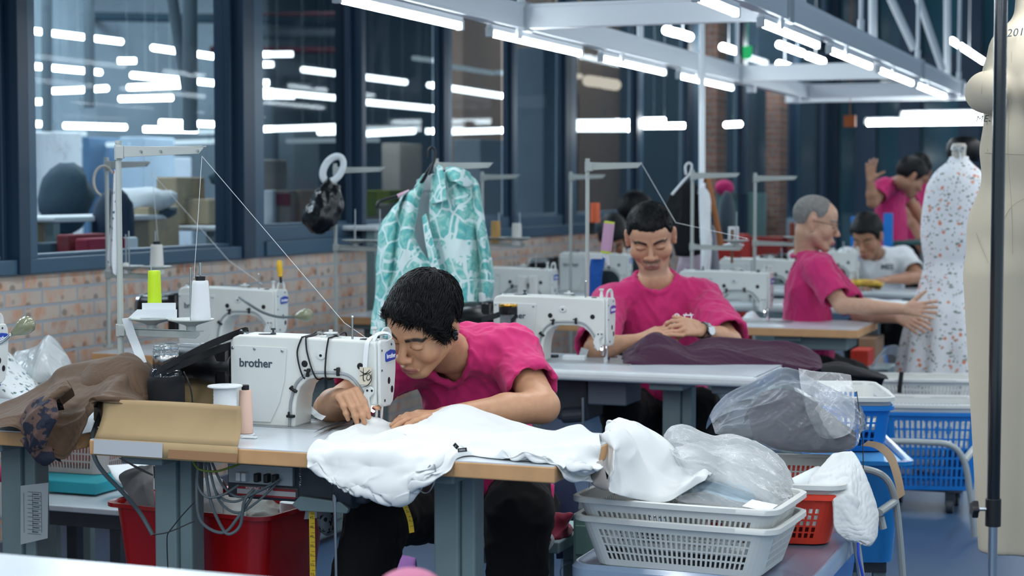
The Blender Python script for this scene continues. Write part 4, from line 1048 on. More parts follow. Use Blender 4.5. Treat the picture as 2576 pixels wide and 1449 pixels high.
def body_and_shirt(t, H, J, shirt='pink', frown=.004, h=.0035, hs=.006, tone={}, hands=(), shirt_r=(.14, .17), sleeve=.62, amp=.006, nose=1.0, seed=0, depth_f=.72, arm_r=(.046, .041, .034, .026), bound_pad=.16, sleeve_r=(.07, .078), collar=True, back=None, long_sleeve=False, belly=0, torso_R=None, shirt_extra=None, neck_open=.074, lean=1.0, ncc=(0, 0, 0)):
    """J: neck, chest, pelvis, shL, shR, elL, elR, wrL, wrR in room coordinates"""
    pts = np.array([J[k] for k in J if J[k] is not None] + [H.p((0, 0, .13)), H.p((0, -.12, 0))]); lo = pts.min(0) - bound_pad; hi = pts.max(0) + bound_pad
    S = SDF(lo, hi, h)
    head(S, H, nose, frown, neck_to=J['neck'], detail=h < .006)
    across = np.array(J['shL'], float) - np.array(J['shR'], float); across /= np.linalg.norm(across)
    spine = np.array(J['neck'], float) - np.array(J['pelvis'], float); spine /= np.linalg.norm(spine)
    fwd = np.cross(across, spine); fwd /= np.linalg.norm(fwd); TR = np.stack([across, fwd, np.cross(across, fwd)], 1)
    S.ell(J['chest'], (.10, .06, .13), .03, TR); S.cap(J['neck'], J['chest'], .05, .045, .02)
    for s in 'LR':
        if J.get('sh' + s) is None: continue
        S.cap(J['neck'], J['sh' + s], .04, .048, .03)
        if J.get('el' + s) is None: continue
        S.cap(J['sh' + s], J['el' + s], arm_r[0] + .006, arm_r[1], .02)
        if J.get('wr' + s) is None: continue
        e, wv = np.array(J['el' + s], float), np.array(J['wr' + s], float)
        S.cap(e, lerp(e, wv, .38), arm_r[1], arm_r[1] * .98, .02); S.cap(lerp(e, wv, .38), wv, arm_r[1] * .98, arm_r[3], .02)
    for f in hands: f(S)
    V, F = S.mesh(); V = relax(V, F, 1, .3)
    put_mesh('body', V, F, M['skin'], t, tones(V, H, **tone))
    # shirt
    S2 = SDF(lo, hi, hs); c = np.array(J['chest'], float); pv = np.array(J['pelvis'], float)
    S2.ell(c, (shirt_r[0] + .03, shirt_r[0] * depth_f, .19), .03, TR)
    S2.ell(lerp(c, pv, .5), (shirt_r[1], shirt_r[1] * depth_f + belly, .2), .05, TR)
    S2.ell(lerp(c, pv, .9), (shirt_r[1] + .01, shirt_r[1] * depth_f + belly, .17), .05, TR)
    nk = np.array(J['neck'], float)
    for s in 'LR':
        if J.get('sh' + s) is None: continue
        sh = np.array(J['sh' + s], float); S2.cap(lerp(nk, sh, .25) - spine * .012, sh, .062, sleeve_r[0] - .002, .035)
        if J.get('el' + s) is None: continue
        el = np.array(J['el' + s], float); e = lerp(sh, el, sleeve); S2.cap(sh, e, sleeve_r[0], sleeve_r[1], .035)
        if not long_sleeve:
            S2.cap(lerp(sh, el, sleeve * .72), lerp(sh, el, sleeve + .28), sleeve_r[1] * .80, sleeve_r[1] * .86, .004, 's')
            d = (el - sh) / np.linalg.norm(el - sh)
            # cut the sleeve square
            def plane(P, e=e, d=d): return -((P - (e + d * .012).astype(np.float32)) @ d.astype(np.float32)) * 1.0
            def cutf(P, e=e, d=d):
                q = P - e.astype(np.float32); return np.maximum(-(q @ d.astype(np.float32)), np.sqrt((q * q).sum(-1)) - sleeve_r[1] * 1.55)
            S2.put(cutf, e - .12, e + .12, .004, 's')
            if J.get('wr' + s) is not None:
                wv = np.array(J['wr' + s], float); S2.cap(lerp(el, wv, .08), lerp(el, wv, .3), .05, .045, .004, 's')
    if shirt_extra: shirt_extra(S2)
    # neck opening, its rim follows the cloth
    ax = spine * .8 + fwd * (.6 * lean); ax /= np.linalg.norm(ax); cc = nk + fwd * .012 + np.array(ncc)
    u = across - ax * (across @ ax); u /= np.linalg.norm(u); v = np.cross(ax, u); ring = []
    tt = np.linspace(.16, -.12, 120)
    for a in np.linspace(0, 2 * PI, 41)[:-1]:
        q = cc + u * math.cos(a) * neck_open + v * math.sin(a) * neck_open * .92
        P = q + tt[:, None] * ax; ii = np.round((P - S2.lo) / S2.h).astype(int).clip(0, np.array(S2.v.shape) - 1); val = S2.v[tuple(ii.T)]
        hit = np.where(val < 0)[0]; ring.append(tt[hit[0]] if len(hit) else np.nan)
    ring = np.array(ring); ring = np.where(np.isnan(ring), np.nanmin(ring), ring)
    for _ in range(3): ring = (np.roll(ring, 1) + ring + np.roll(ring, -1)) / 3
    rp = [cc + u * math.cos(a) * neck_open + v * math.sin(a) * neck_open * .92 + ax * r_ for a, r_ in zip(np.linspace(0, 2 * PI, 41)[:-1], ring)]
    S2.cap(cc - ax * .1, cc + ax * .2, neck_open - .004, neck_open - .004, .005, 's')
    if collar:
        for i in range(40): S2.cap(rp[i] + u * 0 - ax * .004, rp[(i + 1) % 40] - ax * .004, .0105, k=.006)
    V, F = S2.mesh(); V = relax(V, F, 2, .5); N = vnormals(V, F)
    # folds: run from shoulders towards the waist and around the sleeves
    d = np.zeros(len(V)); W = V + .03 * np.stack([fbm(V * 7 + i * 9 + seed, 2) for i in range(3)], 1)
    for s in 'LR':
        if J.get('el' + s) is None: continue
        sh = np.array(J['sh' + s], float); el = np.array(J['el' + s], float); ax = (el - sh) / np.linalg.norm(el - sh); tproj = np.clip(((V - sh) @ ax) / np.linalg.norm(el - sh), -.3, 1)
        near = np.exp(-(np.linalg.norm(V - (sh + tproj[:, None] * (el - sh)), axis=1) / .1) ** 4) * (tproj > -.2)
        q = (W - sh); al = q @ ax; q = q - ax * al[:, None] * .55
        d += near * (ridge(q * 16 + seed, 2) - .7)
        # pull lines across the chest from each armpit
        dirv = (pv - sh); dirv /= np.linalg.norm(dirv); q2 = W - dirv * ((W @ dirv)[:, None]) * .78
        d += (1 - near) * .75 * (ridge(q2 * 13 + seed + (3 if s == 'L' else 8), 2) - .7)
    V = V + N * (d * amp)[:, None]
    V = relax(V, F, 1, .35)
    SHIRT[t.name] = put_mesh('t_shirt', V, F, M[shirt], t)
    return S, S2


def trousers(t, hips, knees, ankles, r=(.1, .082, .062), h=.008, m='trousers', pelvis_r=.14):
    P = np.array(list(hips) + list(knees) + list(ankles)); S = SDF(P.min(0) - .22, P.max(0) + .2, h)
    mid = (np.array(hips[0]) + np.array(hips[1])) / 2; S.cap(hips[0], hips[1], pelvis_r * .85, k=.05)
    for hp, kn, an in zip(hips, knees, ankles): S.cap(hp, kn, r[0] + .012, r[1], .05); S.cap(kn, an, r[1], r[2], .03)
    V, F = S.mesh(); V = relax(V, F, 1); N = vnormals(V, F); V = V + N * ((ridge(V * 9, 2) - .7) * .008)[:, None]
    return put_mesh('trousers', V, F, M[m], t)


def shoes(t, ankles, fwd):
    for a in ankles:
        f = np.array(fwd, float); f[2] = 0; f /= np.linalg.norm(f); S = SDF(np.array(a) - .3, np.array(a) + .3, .008)
        b = np.array([a[0], a[1], .045]); S.cap(b - f * .02, b + f * .15, .042, .036, .02); S.cap(a, b, .045, .042, .02)
        V, F = S.mesh(); V[:, 2] = np.maximum(V[:, 2], .004); put_mesh('shoe', V, F, M['black'], t)


# ---- person at the nearest machine
R1 = [[0.9646, 0.2541, 0.0702], [-0.1588, 0.7726, -0.6147], [-0.2104, 0.5818, 0.7856]]
H1 = Space(R1, [-2.0074 - .0095, 4.6221 - .003, 1.0375 - .006], 1.12, 1.05)
p1 = thing('person', 'man in a magenta pink t-shirt with an earbud, bent low over the nearest sewing machine', 'person', (-1.95, 4.95, 0))
J1 = dict(neck=PD(1124, 884, 5.22), chest=PD(1185, 965, 5.36), pelvis=PD(1225, 1240, 5.50), shL=PD(1290, 888, 5.28), shR=PD(985, 925, 5.30), elL=PD(1365, 1022, 5.08), elR=PD(832, 1030, 5.14), wrL=PD(1120, 1048, 4.96), wrR=PD(856, 1002, 4.93))
def hR1(S):
    hand(S, J1['wrR'] + [0, -.005, .004], PD(893, 985, 4.80) - J1['wrR'], (.0, -.35, .9), RT, curl=((62, 22, 14), (66, 20, 12), (68, 22, 12), (72, 24, 12)), splay=(-1, -1, 0, 2), thumb=(40, 18, 12), thumb_out=32, k=.96, r=.0094)
def hL1(S):
    hand(S, J1['wrL'], PD(1010, 1042, 4.86) - J1['wrL'], (0, -.25, 1), (0, -1, 0), curl=((14, 12, 8),) * 4, thumb=(20, 8, 5), thumb_out=38, k=1.0)
body_and_shirt(p1, H1, J1, 'pink', h=.0028, hs=.0055, tone=dict(base='bd9070', lips='94545a', flush=.35), hands=(hR1, hL1), shirt_r=(.135, .165), sleeve=.66, amp=.0095, seed=2, nose=1.12, arm_r=(.05, .047, .04, .029), sleeve_r=(.078, .082), belly=.02, neck_open=.078, shirt_extra=lambda S: S.cap(PD(1172, 862, 5.30), PD(1262, 868, 5.34), .058, .062, .04))
hair(H1, p1, 'full', grow=.0145, top=.0, h=.003, tufts=9000, amp=.003, seed=3, tuft_len=.03, front=-.012)
eb = H1.p((.088, .004, -.004)); MB().ell(eb, (.011, .013, .015), 14, R=H1.R).ell(H1.p((.094, -.002, -.01)), (.007, .009, .010), 12, R=H1.R).build('earbud', mat('glossy black earbud', '0a0c10', .12), p1, smooth=180)
hp = [J1['pelvis'] + [-.10, -.0, -.04], J1['pelvis'] + [.10, 0, -.04]]
trousers(p1, hp, [PD(955, 1290, 5.02), PD(1305, 1290, 5.02)], [PD(880, 1560, 5.0), PD(1300, 1620, 5.0)], (.105, .095, .08))
MB().ell(H1.p((.047, -.0795, -.030)), (.0022, .0022, .0022), 8).build('mole', mat('mole', '2a1a16', .6), p1)

# ---- person at the second machine
R2 = [[0.9675, -0.2435, 0.0683], [0.2445, 0.8315, -0.4989], [0.0646, 0.4994, 0.8640]]
H2 = Space(R2, [-2.0683, 7.1275, 1.2162], 1.08, 1.17)
p2 = thing('person', 'crew-cut man with a wristwatch and pink t-shirt, frowning down at dark purple cloth', 'person', (-2.05, 7.3, 0))
J2 = dict(neck=PD(1648, 697, 7.43), chest=PD(1662, 812, 7.46), pelvis=PD(1672, 1010, 7.5), shL=PD(1766, 754, 7.44), shR=PD(1534, 766, 7.42), elL=PD(1838, 858, 7.12), elR=PD(1496, 878, 7.05), wrL=PD(1768, 832, 7.0), wrR=PD(1605, 856, 6.98))
def hR2(S): hand(S, J2['wrR'], PD(1668, 830, 6.96) - J2['wrR'], (-.1, -.6, .8), (0, -.6, .6), curl=((14, 12, 8), (18, 18, 10), (24, 24, 12), (26, 26, 12)), thumb=(10, 8, 5), thumb_out=16, k=1.0)
def hL2(S): hand(S, J2['wrL'], PD(1718, 822, 6.95) - J2['wrL'], (.3, -.75, .5), (0, -.2, 1), curl=((38, 40, 20), (42, 44, 20), (46, 44, 20), (48, 44, 20)), thumb=(10, 14, 10), thumb_out=20, k=1.02)
body_and_shirt(p2, H2, J2, 'pink', h=.0035, hs=.006, tone=dict(base='c4977a', lips='94655f', stubble=.75, flush=.35), hands=(hR2, hL2), shirt_r=(.145, .17), sleeve=.93, frown=.008, amp=.009, seed=11, nose=1.1, neck_open=.088, sleeve_r=(.078, .09))
hair(H2, p2, 'crew', grow=.005, top=.010, h=.0035, tufts=4500, tuft_len=.009, tuft_w=.0007, amp=.0012, seed=9, m='hair_black')
trousers(p2, [J2['pelvis'] + [-.1, 0, -.05], J2['pelvis'] + [.1, 0, -.05]], [PD(1560, 1030, 7.1), PD(1760, 1030, 7.1)], [PD(1560, 1280, 7.1), PD(1760, 1280, 7.1)])
# watch and cord on the left wrist, chest print
wr = J2['wrL']; wa = (J2['elL'] - wr); wa /= np.linalg.norm(wa); wc = wr + wa * .012; X1 = frame_to(wa)
wst = MB().tube([wc + (X1[:, 0] * math.cos(a) + X1[:, 1] * math.sin(a)) * .033 for a in np.linspace(0, 2 * PI, 20)[:-1]], .006, 8, closed=True).build('watch_strap', M['steel'], p2)
fd = CP - wc; fd /= np.linalg.norm(fd); fd = fd - wa * (fd @ wa); fd = fd / np.linalg.norm(fd) + np.array([0, 0, .35]); fd /= np.linalg.norm(fd)
MB().cyl(wc + fd * .030, wc + fd * .042, .019, .018, n=24).build('watch_case', M['chrome'], wst); MB().cyl(wc + fd * .0421, wc + fd * .0425, .0155, n=24).build('watch_dial', M['paper'], wst)
wc2 = wr - wa * .012; MB().tube([wc2 + (X1[:, 0] * math.cos(a) + X1[:, 1] * math.sin(a)) * .031 for a in np.linspace(0, 2 * PI, 20)[:-1]], .003, 6, closed=True).build('wrist_cord', M['black'], p2)


def face_frame(fwd_xy, pitch, roll=0):
    """head rotation: face towards fwd_xy (room degrees from -y, positive towards +x), pitched down"""
    return np.array(Matrix.Rotation(math.radians(fwd_xy), 3, 'Z') @ Matrix.Rotation(math.radians(pitch), 3, 'X') @ Matrix.Rotation(math.radians(roll), 3, 'Y'))


# ---- grey-haired man turned towards the dress
p3c = PD(2052, 562, 8.95)
H3 = Space(face_frame(100, 14), p3c, 1.10, 1.0)
p3 = thing('person', 'grey-haired man in glasses and a pink t-shirt, reaching out to the floral dress', 'person', (p3c[0], p3c[1] + .05, 0))
J3 = dict(neck=PD(2028, 640, 9.02), chest=PD(2028, 730, 9.05), pelvis=PD(2035, 905, 9.1), shL=PD(2066, 672, 9.22), shR=PD(2058, 680, 8.84), elL=PD(2160, 790, 9.0), elR=PD(2118, 768, 8.70), wrL=PD(2262, 800, 8.7), wrR=PD(2278, 778, 8.5))
def hR3(S): hand(S, J3['wrR'], PD(2330, 778, 8.42) - J3['wrR'], (-.2, -1, .25), (0, -.1, 1), curl=((8, 10, 6), (10, 12, 6), (12, 12, 8), (14, 12, 8)), splay=(10, 3, -4, -12), thumb=(5, 5, 5), thumb_out=42, k=1.0)
def hL3(S): hand(S, J3['wrL'], PD(2300, 812, 8.6) - J3['wrL'], (0, -.8, .4), (0, 0, 1), curl=((20, 20, 10),) * 4, k=1.0)
body_and_shirt(p3, H3, J3, 'pink', h=.005, hs=.008, tone=dict(base='c49c84', brow='77706c', flush=.6), hands=(hR3, hL3), shirt_r=(.145, .175), sleeve=.8, amp=.009, seed=21, arm_r=(.044, .04, .034, .026))
hair(H3, p3, 'short', grow=.005, h=.005, amp=.001, m='hair_grey')
trousers(p3, [J3['pelvis'] + [0, -.1, -.05], J3['pelvis'] + [0, .1, -.05]], [PD(2150, 960, 8.95), PD(2150, 950, 9.25)], [PD(2165, 1130, 8.95), PD(2165, 1120, 9.25)], h=.01)
k = MB()
for s in (-1, 1):
    k.tube([H3.p((s * .034 + .021 * math.cos(a), -.104, .008 + .016 * math.sin(a))) for a in np.linspace(0, 2 * PI, 18)[:-1]], .0012, 6, closed=True)
    k.tube([H3.p((s * .055, -.103, .012)), H3.p((s * .074, -.09, .014)), H3.p((s * .082, -.02, .012)), H3.p((s * .084, .012, .010))], .0014, 6)
k.tube([H3.p((-.014, -.104, .012)), H3.p((.014, -.104, .012))], .0013, 6).build('glasses', M['black'], p3)

# ---- man in a white t-shirt
p4c = PD(2182, 596, 11.9)
H4 = Space(face_frame(-14, 30), p4c, 1.12, 1.05)
p4 = thing('person', 'black-haired man in a white t-shirt, head down over his sewing machine', 'person', (p4c[0], p4c[1] + .15, 0))
J4 = dict(neck=PD(2200, 640, 12.15), chest=PD(2215, 690, 12.2), pelvis=PD(2220, 810, 12.3), shL=PD(2272, 645, 12.2), shR=PD(2126, 650, 12.2), elL=PD(2312, 698, 11.95), elR=PD(2095, 705, 11.9), wrL=PD(2232, 704, 11.7), wrR=PD(2150, 712, 11.7))
def hL4(S): hand(S, J4['wrL'], PD(2205, 706, 11.6) - J4['wrL'], (0, -.4, .9), (0, 1, 0), k=1.0)
def hR4(S): hand(S, J4['wrR'], PD(2165, 712, 11.6) - J4['wrR'], (0, -.4, .9), (0, 1, 0), k=1.0)
body_and_shirt(p4, H4, J4, 'white_cotton', h=.006, hs=.009, tone=dict(base='a97c62'), hands=(hL4, hR4), shirt_r=(.14, .165), sleeve=.72, amp=.006, seed=31)
hair(H4, p4, 'full', grow=.02, top=.01, h=.006, amp=.004)
text_mesh('shirt_print', 'MES', .05, M['slate'], SHIRT[p4.name], np.array(PD(2232, 672, 11.98)) - np.array(p4.location), [[1, 0, 0], [0, 0, -1], [0, 1, 0]], .0005, bold=.002)
trousers(p4, [J4['pelvis'] + [-.1, 0, -.05], J4['pelvis'] + [.1, 0, -.05]], [PD(2150, 830, 12.0), PD(2260, 830, 12.0)], [PD(2150, 980, 12.0), PD(2260, 980, 12.0)], h=.012)

# ---- two standing figures at the far end
p5c = PD(2290, 447, 12.9)
H5 = Space(face_frame(125, 35), p5c, 1.08, 1.0)
p5 = thing('person', 'person in a pink t-shirt stooping at the far end, one arm raised', 'person', (PD(2225, 600, 13.2)[0], PD(2225, 600, 13.2)[1], 0))
J5 = dict(neck=PD(2262, 462, 13.1), chest=PD(2240, 510, 13.15), pelvis=PD(2240, 640, 13.2), shL=PD(2262, 480, 13.3), shR=PD(2222, 472, 12.95), elL=PD(2300, 520, 13.3), elR=PD(2196, 510, 12.85), wrL=PD(2320, 560, 13.2), wrR=PD(2190, 455, 12.8))
def hR5(S): hand(S, J5['wrR'], (0, 0, 1), (0, -1, 0), (1, 0, 0), k=1.0)
body_and_shirt(p5, H5, J5, 'pink', h=.007, hs=.01, tone=dict(base='a97c62'), hands=(hR5,), shirt_r=(.14, .16), sleeve=.6, amp=.008, seed=41)
hair(H5, p5, 'full', grow=.018, h=.007, amp=.004)
trousers(p5, [J5['pelvis'] + [-.09, 0, -.02], J5['pelvis'] + [.09, 0, -.02]], [PD(2220, 780, 13.2), PD(2262, 780, 13.2)], [PD(2222, 925, 13.2), PD(2262, 925, 13.2)], h=.014)
p6c = PD(2312, 432, 13.9)
H6 = Space(face_frame(-150, 20), p6c, 1.05, 1.0)
p6 = thing('person', 'person in a pink t-shirt standing half behind the floral dress with one arm hanging', 'person', (PD(2308, 600, 14)[0], PD(2308, 600, 14)[1], 0))
J6 = dict(neck=PD(2308, 462, 13.9), chest=PD(2306, 510, 13.9), pelvis=PD(2304, 620, 13.9), shL=PD(2338, 478, 13.9), shR=PD(2286, 480, 13.8), elL=PD(2350, 540, 13.9), elR=PD(2290, 540, 13.6), wrL=PD(2350, 590, 13.9), wrR=PD(2312, 602, 13.5))
def hR6(S): hand(S, J6['wrR'], (0, 0, -1), (0, -1, 0), (1, 0, 0), k=1.0)
body_and_shirt(p6, H6, J6, 'pink', h=.007, hs=.01, tone=dict(base='a97c62'), hands=(hR6,), shirt_r=(.12, .13), sleeve=.5, amp=.008, seed=47)
hair(H6, p6, 'full', grow=.018, h=.007, amp=.004)
trousers(p6, [J6['pelvis'] + [-.07, 0, -.02], J6['pelvis'] + [.07, 0, -.02]], [PD(2292, 750, 13.9), PD(2330, 750, 13.9)], [PD(2292, 900, 13.9), PD(2330, 900, 13.9)], h=.014)

# ---- worker in a dark shirt behind the second row
p7c = PD(1540, 600, 11.9)
H7 = Space(face_frame(20, 45), p7c, 1.1, 1.0)
p7 = thing('person', 'black-haired worker in a dark shirt bent over behind the crew-cut man', 'person', (p7c[0], p7c[1] + .2, 0))
J7 = dict(neck=PD(1560, 645, 12.2), chest=PD(1555, 700, 12.25), pelvis=PD(1555, 830, 12.3), shL=PD(1625, 665, 12.2), shR=PD(1490, 670, 12.2), elL=PD(1640, 735, 12.0), elR=PD(1425, 722, 12.0), wrL=PD(1560, 740, 11.8), wrR=PD(1500, 732, 11.8))
body_and_shirt(p7, H7, J7, 'dark_cotton', h=.007, hs=.01, tone=dict(base='9b6f55'), shirt_r=(.13, .15), sleeve=.85, amp=.006, seed=51)
hair(H7, p7, 'full', grow=.025, top=.01, h=.007, amp=.004)
p8c = PD(1600, 545, 13.2)
H8 = Space(face_frame(150, 10), p8c, 1.15, 1.0)
p8 = thing('person', 'person with thick black hair seen from behind, just above the crew-cut head', 'person', (p8c[0], p8c[1] + .1, 0))
J8 = dict(neck=PD(1605, 590, 13.2), chest=PD(1605, 640, 13.3), pelvis=PD(1605, 740, 13.3), shL=PD(1660, 610, 13.3), shR=PD(1550, 612, 13.3), elL=PD(1672, 670, 13.2), elR=PD(1540, 670, 13.2), wrL=PD(1640, 690, 13.1), wrR=PD(1570, 690, 13.1))
body_and_shirt(p8, H8, J8, 'dark_cotton', h=.008, hs=.012, tone=dict(base='9b6f55'), shirt_r=(.13, .15), amp=.006, seed=61)
hair(H8, p8, 'full', grow=.035, top=.01, h=.008, amp=.005)
for t_, J_, d_ in ((p7, J7, 12.2), (p8, J8, 13.2)):
    a_ = J_['pelvis'] * [1, 1, 0]; trousers(t_, [J_['pelvis'] + [-.08, 0, 0], J_['pelvis'] + [.08, 0, 0]], [a_ + [-.1, -.2, .48], a_ + [.1, -.2, .48]], [a_ + [-.1, -.2, .08], a_ + [.1, -.2, .08]], h=.014)
# ---------------------------------------------------------------- things on and around the nearest table
M['white_fabric'] = mat('white knit fabric', 'cfd2d2', .85, sheen=.2, bump=.15, bscale=1200)
M['brown_fabric'] = mat('brown fabric', '54402f', .85, sheen=.08, bump=.2, bscale=900)
M['purple_fabric'] = mat('dark aubergine fabric', '3a1630', .8, sheen=.05, bump=.2, bscale=900)
M['camo_fabric'] = mat('navy and brown camouflage fabric', '14192a', .85, col2='55413a', nscale=26)
for n_ in M['camo_fabric'].node_tree.nodes:
    if n_.type == 'VALTORGB': n_.color_ramp.elements[0].position = .5; n_.color_ramp.elements[1].position = .53
M['neon'] = mat('neon yellow cone', 'b9d81c', .45)
M['peach'] = mat('pale peach thread', 'd6b3a2', .8)
M['rose'] = mat('dusty pink thread', 'a95a6c', .8)
M['white_thread'] = mat('white thread', 'd4d8da', .8, bump=.3, bscale=500)
M['tan_thread'] = mat('tan thread', 'b08a52', .8)
M['clear_plastic'] = film('clear crinkled plastic', 'f4f7f9', .14, .84, (.97, .98, .99), bump=.5, bscale=18, glossy=.5)
M['clear_plastic_dark'] = film('thin clear plastic', 'c9d2da', .14, .93, (.93, .95, .97), bump=.55, bscale=14, glossy=.42)
M['black_fabric'] = mat('black webbing', '0b0d12', .8, bump=.3, bscale=600)
M['red_plastic'] = mat('glossy dark red plastic', 'a51218', .25, coat=.3)
M['orange_plastic'] = mat('orange red plastic', 'e0402a', .4)
M['blue_plastic'] = mat('bright blue plastic', '1273c4', .38)
M['white_plastic'] = mat('milky white plastic', 'cdcfcc', .4)
M['mint'] = mat('pale mint plastic', '6f9189', .5)
M['lid_plastic'] = mat('pale blue translucent lid', '8fa3bb', .18, coat=.3)
M['teal'] = mat('teal painted board', '2596a5', .5)
M['tape_yellow'] = mat('yellow tape measure', 'c9a414', .5)
M['floral'] = None


def floral_material(name, base, spots, scale=26, leaf='3f5a50'):
    m = bpy.data.materials.new(name); m.use_nodes = True; nt = m.node_tree; b = nt.nodes['Principled BSDF']; b.inputs['Roughness'].default_value = .85
    tc = nt.nodes.new('ShaderNodeTexCoord'); src = tc.outputs['Object']
    nz = nt.nodes.new('ShaderNodeTexNoise'); nz.inputs['Scale'].default_value = 60; nt.links.new(src, nz.inputs['Vector'])
    ad = nt.nodes.new('ShaderNodeMixRGB'); ad.blend_type = 'ADD'; ad.inputs[0].default_value = .016; nt.links.new(src, ad.inputs[1]); nt.links.new(nz.outputs['Color'], ad.inputs[2])
    prev = None; col = lin(base)
    for i, (c, sc, th, seed, st) in enumerate(spots):
        mp = nt.nodes.new('ShaderNodeMapping'); mp.inputs['Location'].default_value = (seed, seed * 1.7, seed * .3); mp.inputs['Scale'].default_value = (sc * st[0], sc * st[1], sc * st[2]); nt.links.new(ad.outputs[0], mp.inputs[0])
        v = nt.nodes.new('ShaderNodeTexVoronoi'); v.inputs['Scale'].default_value = 1; nt.links.new(mp.outputs[0], v.inputs['Vector'])
        lt = nt.nodes.new('ShaderNodeMath'); lt.operation = 'LESS_THAN'; lt.inputs[1].default_value = th; nt.links.new(v.outputs['Distance'], lt.inputs[0])
        mx = nt.nodes.new('ShaderNodeMixRGB'); nt.links.new(lt.outputs[0], mx.inputs[0]); mx.inputs[2].default_value = lin(c)
        if prev is None: mx.inputs[1].default_value = col
        else: nt.links.new(prev, mx.inputs[1])
        prev = mx.outputs[0]
    nt.links.new(prev, b.inputs['Base Color']); return m


M['floral_blue'] = floral_material('white fabric with blue floral print', 'd5dbdd', [('4b6b63', 30, .26, 1.2, (1, 1.8, 1)), ('56759c', 26, .2, 4.4, (1, 1, 1)), ('2c4a5a', 18, .13, 7.7, (1, 1, 1)), ('a37c66', 30, .13, 2.2, (1, 1, 1))])
M['floral_dress'] = floral_material('white fabric with orange flowers', 'cfd2d6', [('7a8079', 24, .24, 1.1, (1, 1, 1.8)), ('68716b', 34, .2, 3.1, (2, 1, 1)), ('c98a72', 21, .2, 5.3, (1, 1, 1)), ('b8604e', 21, .09, 5.3, (1, 1, 1))])


def tabletop_collide(x0, x1, y0, y1, top=TOP, eps=.003):
    def f(P):
        dz = top + eps - P[..., 2]; dy = P[..., 1] - (y0 - .009); dx = x1 + .006 - P[..., 0]
        ins = (dz > 0) & (dz < .4) & (dy > 0) & (P[..., 1] < y1) & (P[..., 0] > x0) & (dx > 0)
        zz = ins & (dz < dy * 1.2) & (dz < dx * 1.2); yy = ins & ~zz & (dy <= dx); xx = ins & ~zz & (dx < dy)
        P[..., 2] = np.where(zz, top + eps, P[..., 2]); P[..., 1] = np.where(yy, y0 - .009, P[..., 1]); P[..., 0] = np.where(xx, x1 + .006, P[..., 0]); return P
    return f


Y0 = 3.985
def col_white(px, lip_py, hang, mids):
    """one column of the garment, front to back: hang = pixel y of the hanging hem (or None), mids = [(py, Y)]"""
    lip = PZ(px, lip_py, TOP + .008); c = []
    if hang is not None:
        b = PY(px + hang[1], hang[0], Y0 - .035); c += [b, lerp(b, [lip[0], Y0 - .03, TOP - .02], .5) + [0, -.012, 0], np.array([lip[0], Y0 - .018, TOP - .012])]
    else:
        c += [np.array([lip[0], max(lip[1], Y0 + .005), TOP + .004])] * 1
        c = [c[0] + [0, .0, 0], c[0] + [0, .012, .012], c[0] + [0, .03, .02]]
    c += [np.array([lip[0], max(lip[1], Y0 + .002) + .02, TOP + .014])]
    for py, y in mids: c.append(PY(px, py, y))
    return c


cols = [col_white(808, 1118, (1132, -6), [(1105, 4.08), (1098, 4.11), (1093, 4.14)]),
        col_white(838, 1118, (1180, 0), [(1085, 4.12), (1070, 4.22), (1066, 4.25)]),
        col_white(880, 1122, (1216, 4), [(1076, 4.14), (1058, 4.26), (1055, 4.30)]),
        col_white(925, 1124, (1224, 8), [(1072, 4.16), (1046, 4.36), (1044, 4.42)]),
        col_white(975, 1128, (1250, 10), [(1070, 4.18), (1046, 4.36), (1046, 4.44)]),
        col_white(1030, 1130, (1236, 6), [(1070, 4.18), (1050, 4.38), (1046, 4.48)]),
        col_white(1075, 1132, (1190, 2), [(1068, 4.18), (1036, 4.36), (1026, 4.50)]),
        col_white(1125, 1135, (1158, 2), [(1066, 4.2), (1024, 4.40), (1012, 4.52)]),
        col_white(1180, 1140, None, [(1072, 4.2), (1020, 4.42), (1008, 4.54)]),
        col_white(1250, 1150, None, [(1080, 4.2), (1036, 4.42), (1022, 4.56)]),
        col_white(1330, 1158, None, [(1092, 4.22), (1054, 4.44), (1040, 4.56)]),
        col_white(1400, 1164, None, [(1108, 4.22), (1076, 4.44), (1060, 4.56)]),
        col_white(1455, 1168, None, [(1122, 4.24), (1090, 4.44), (1070, 4.56)]),
        col_white(1512, 1150, None, [(1132, 4.26), (1094, 4.42), (1068, 4.54)])]
cols = [list(c) for c in cols]
cols[-2][0] = PY(1452, 1184, 4.02); cols[-2][1] = PY(1455, 1172, 4.06)
cols[-1][0] = PX(1492, 1182, -1.37); cols[-1][1] = PX(1505, 1160, -1.37); cols[-1][2] = PX(1512, 1140, -1.37)
G = loft([np.array(c) for c in cols], 110, 64)
pin = np.zeros(G.shape[:2])
P = drape(G, slack=1.01, slack_u=1.015, iters=12, pin=pin, hold=.02, grav=.0007, collide=tabletop_collide(-2.72, -1.395, Y0, 4.585), seed=4, jitter=.045, fold=(.55, .8, -.35), freq=5, post=.75)
sheet_o = sheet('white_garment', P, M['white_fabric'], solid=.002)
tag(sheet_o, 'crumpled white garment spilling over the front edge of the nearest sewing table', 'garment')
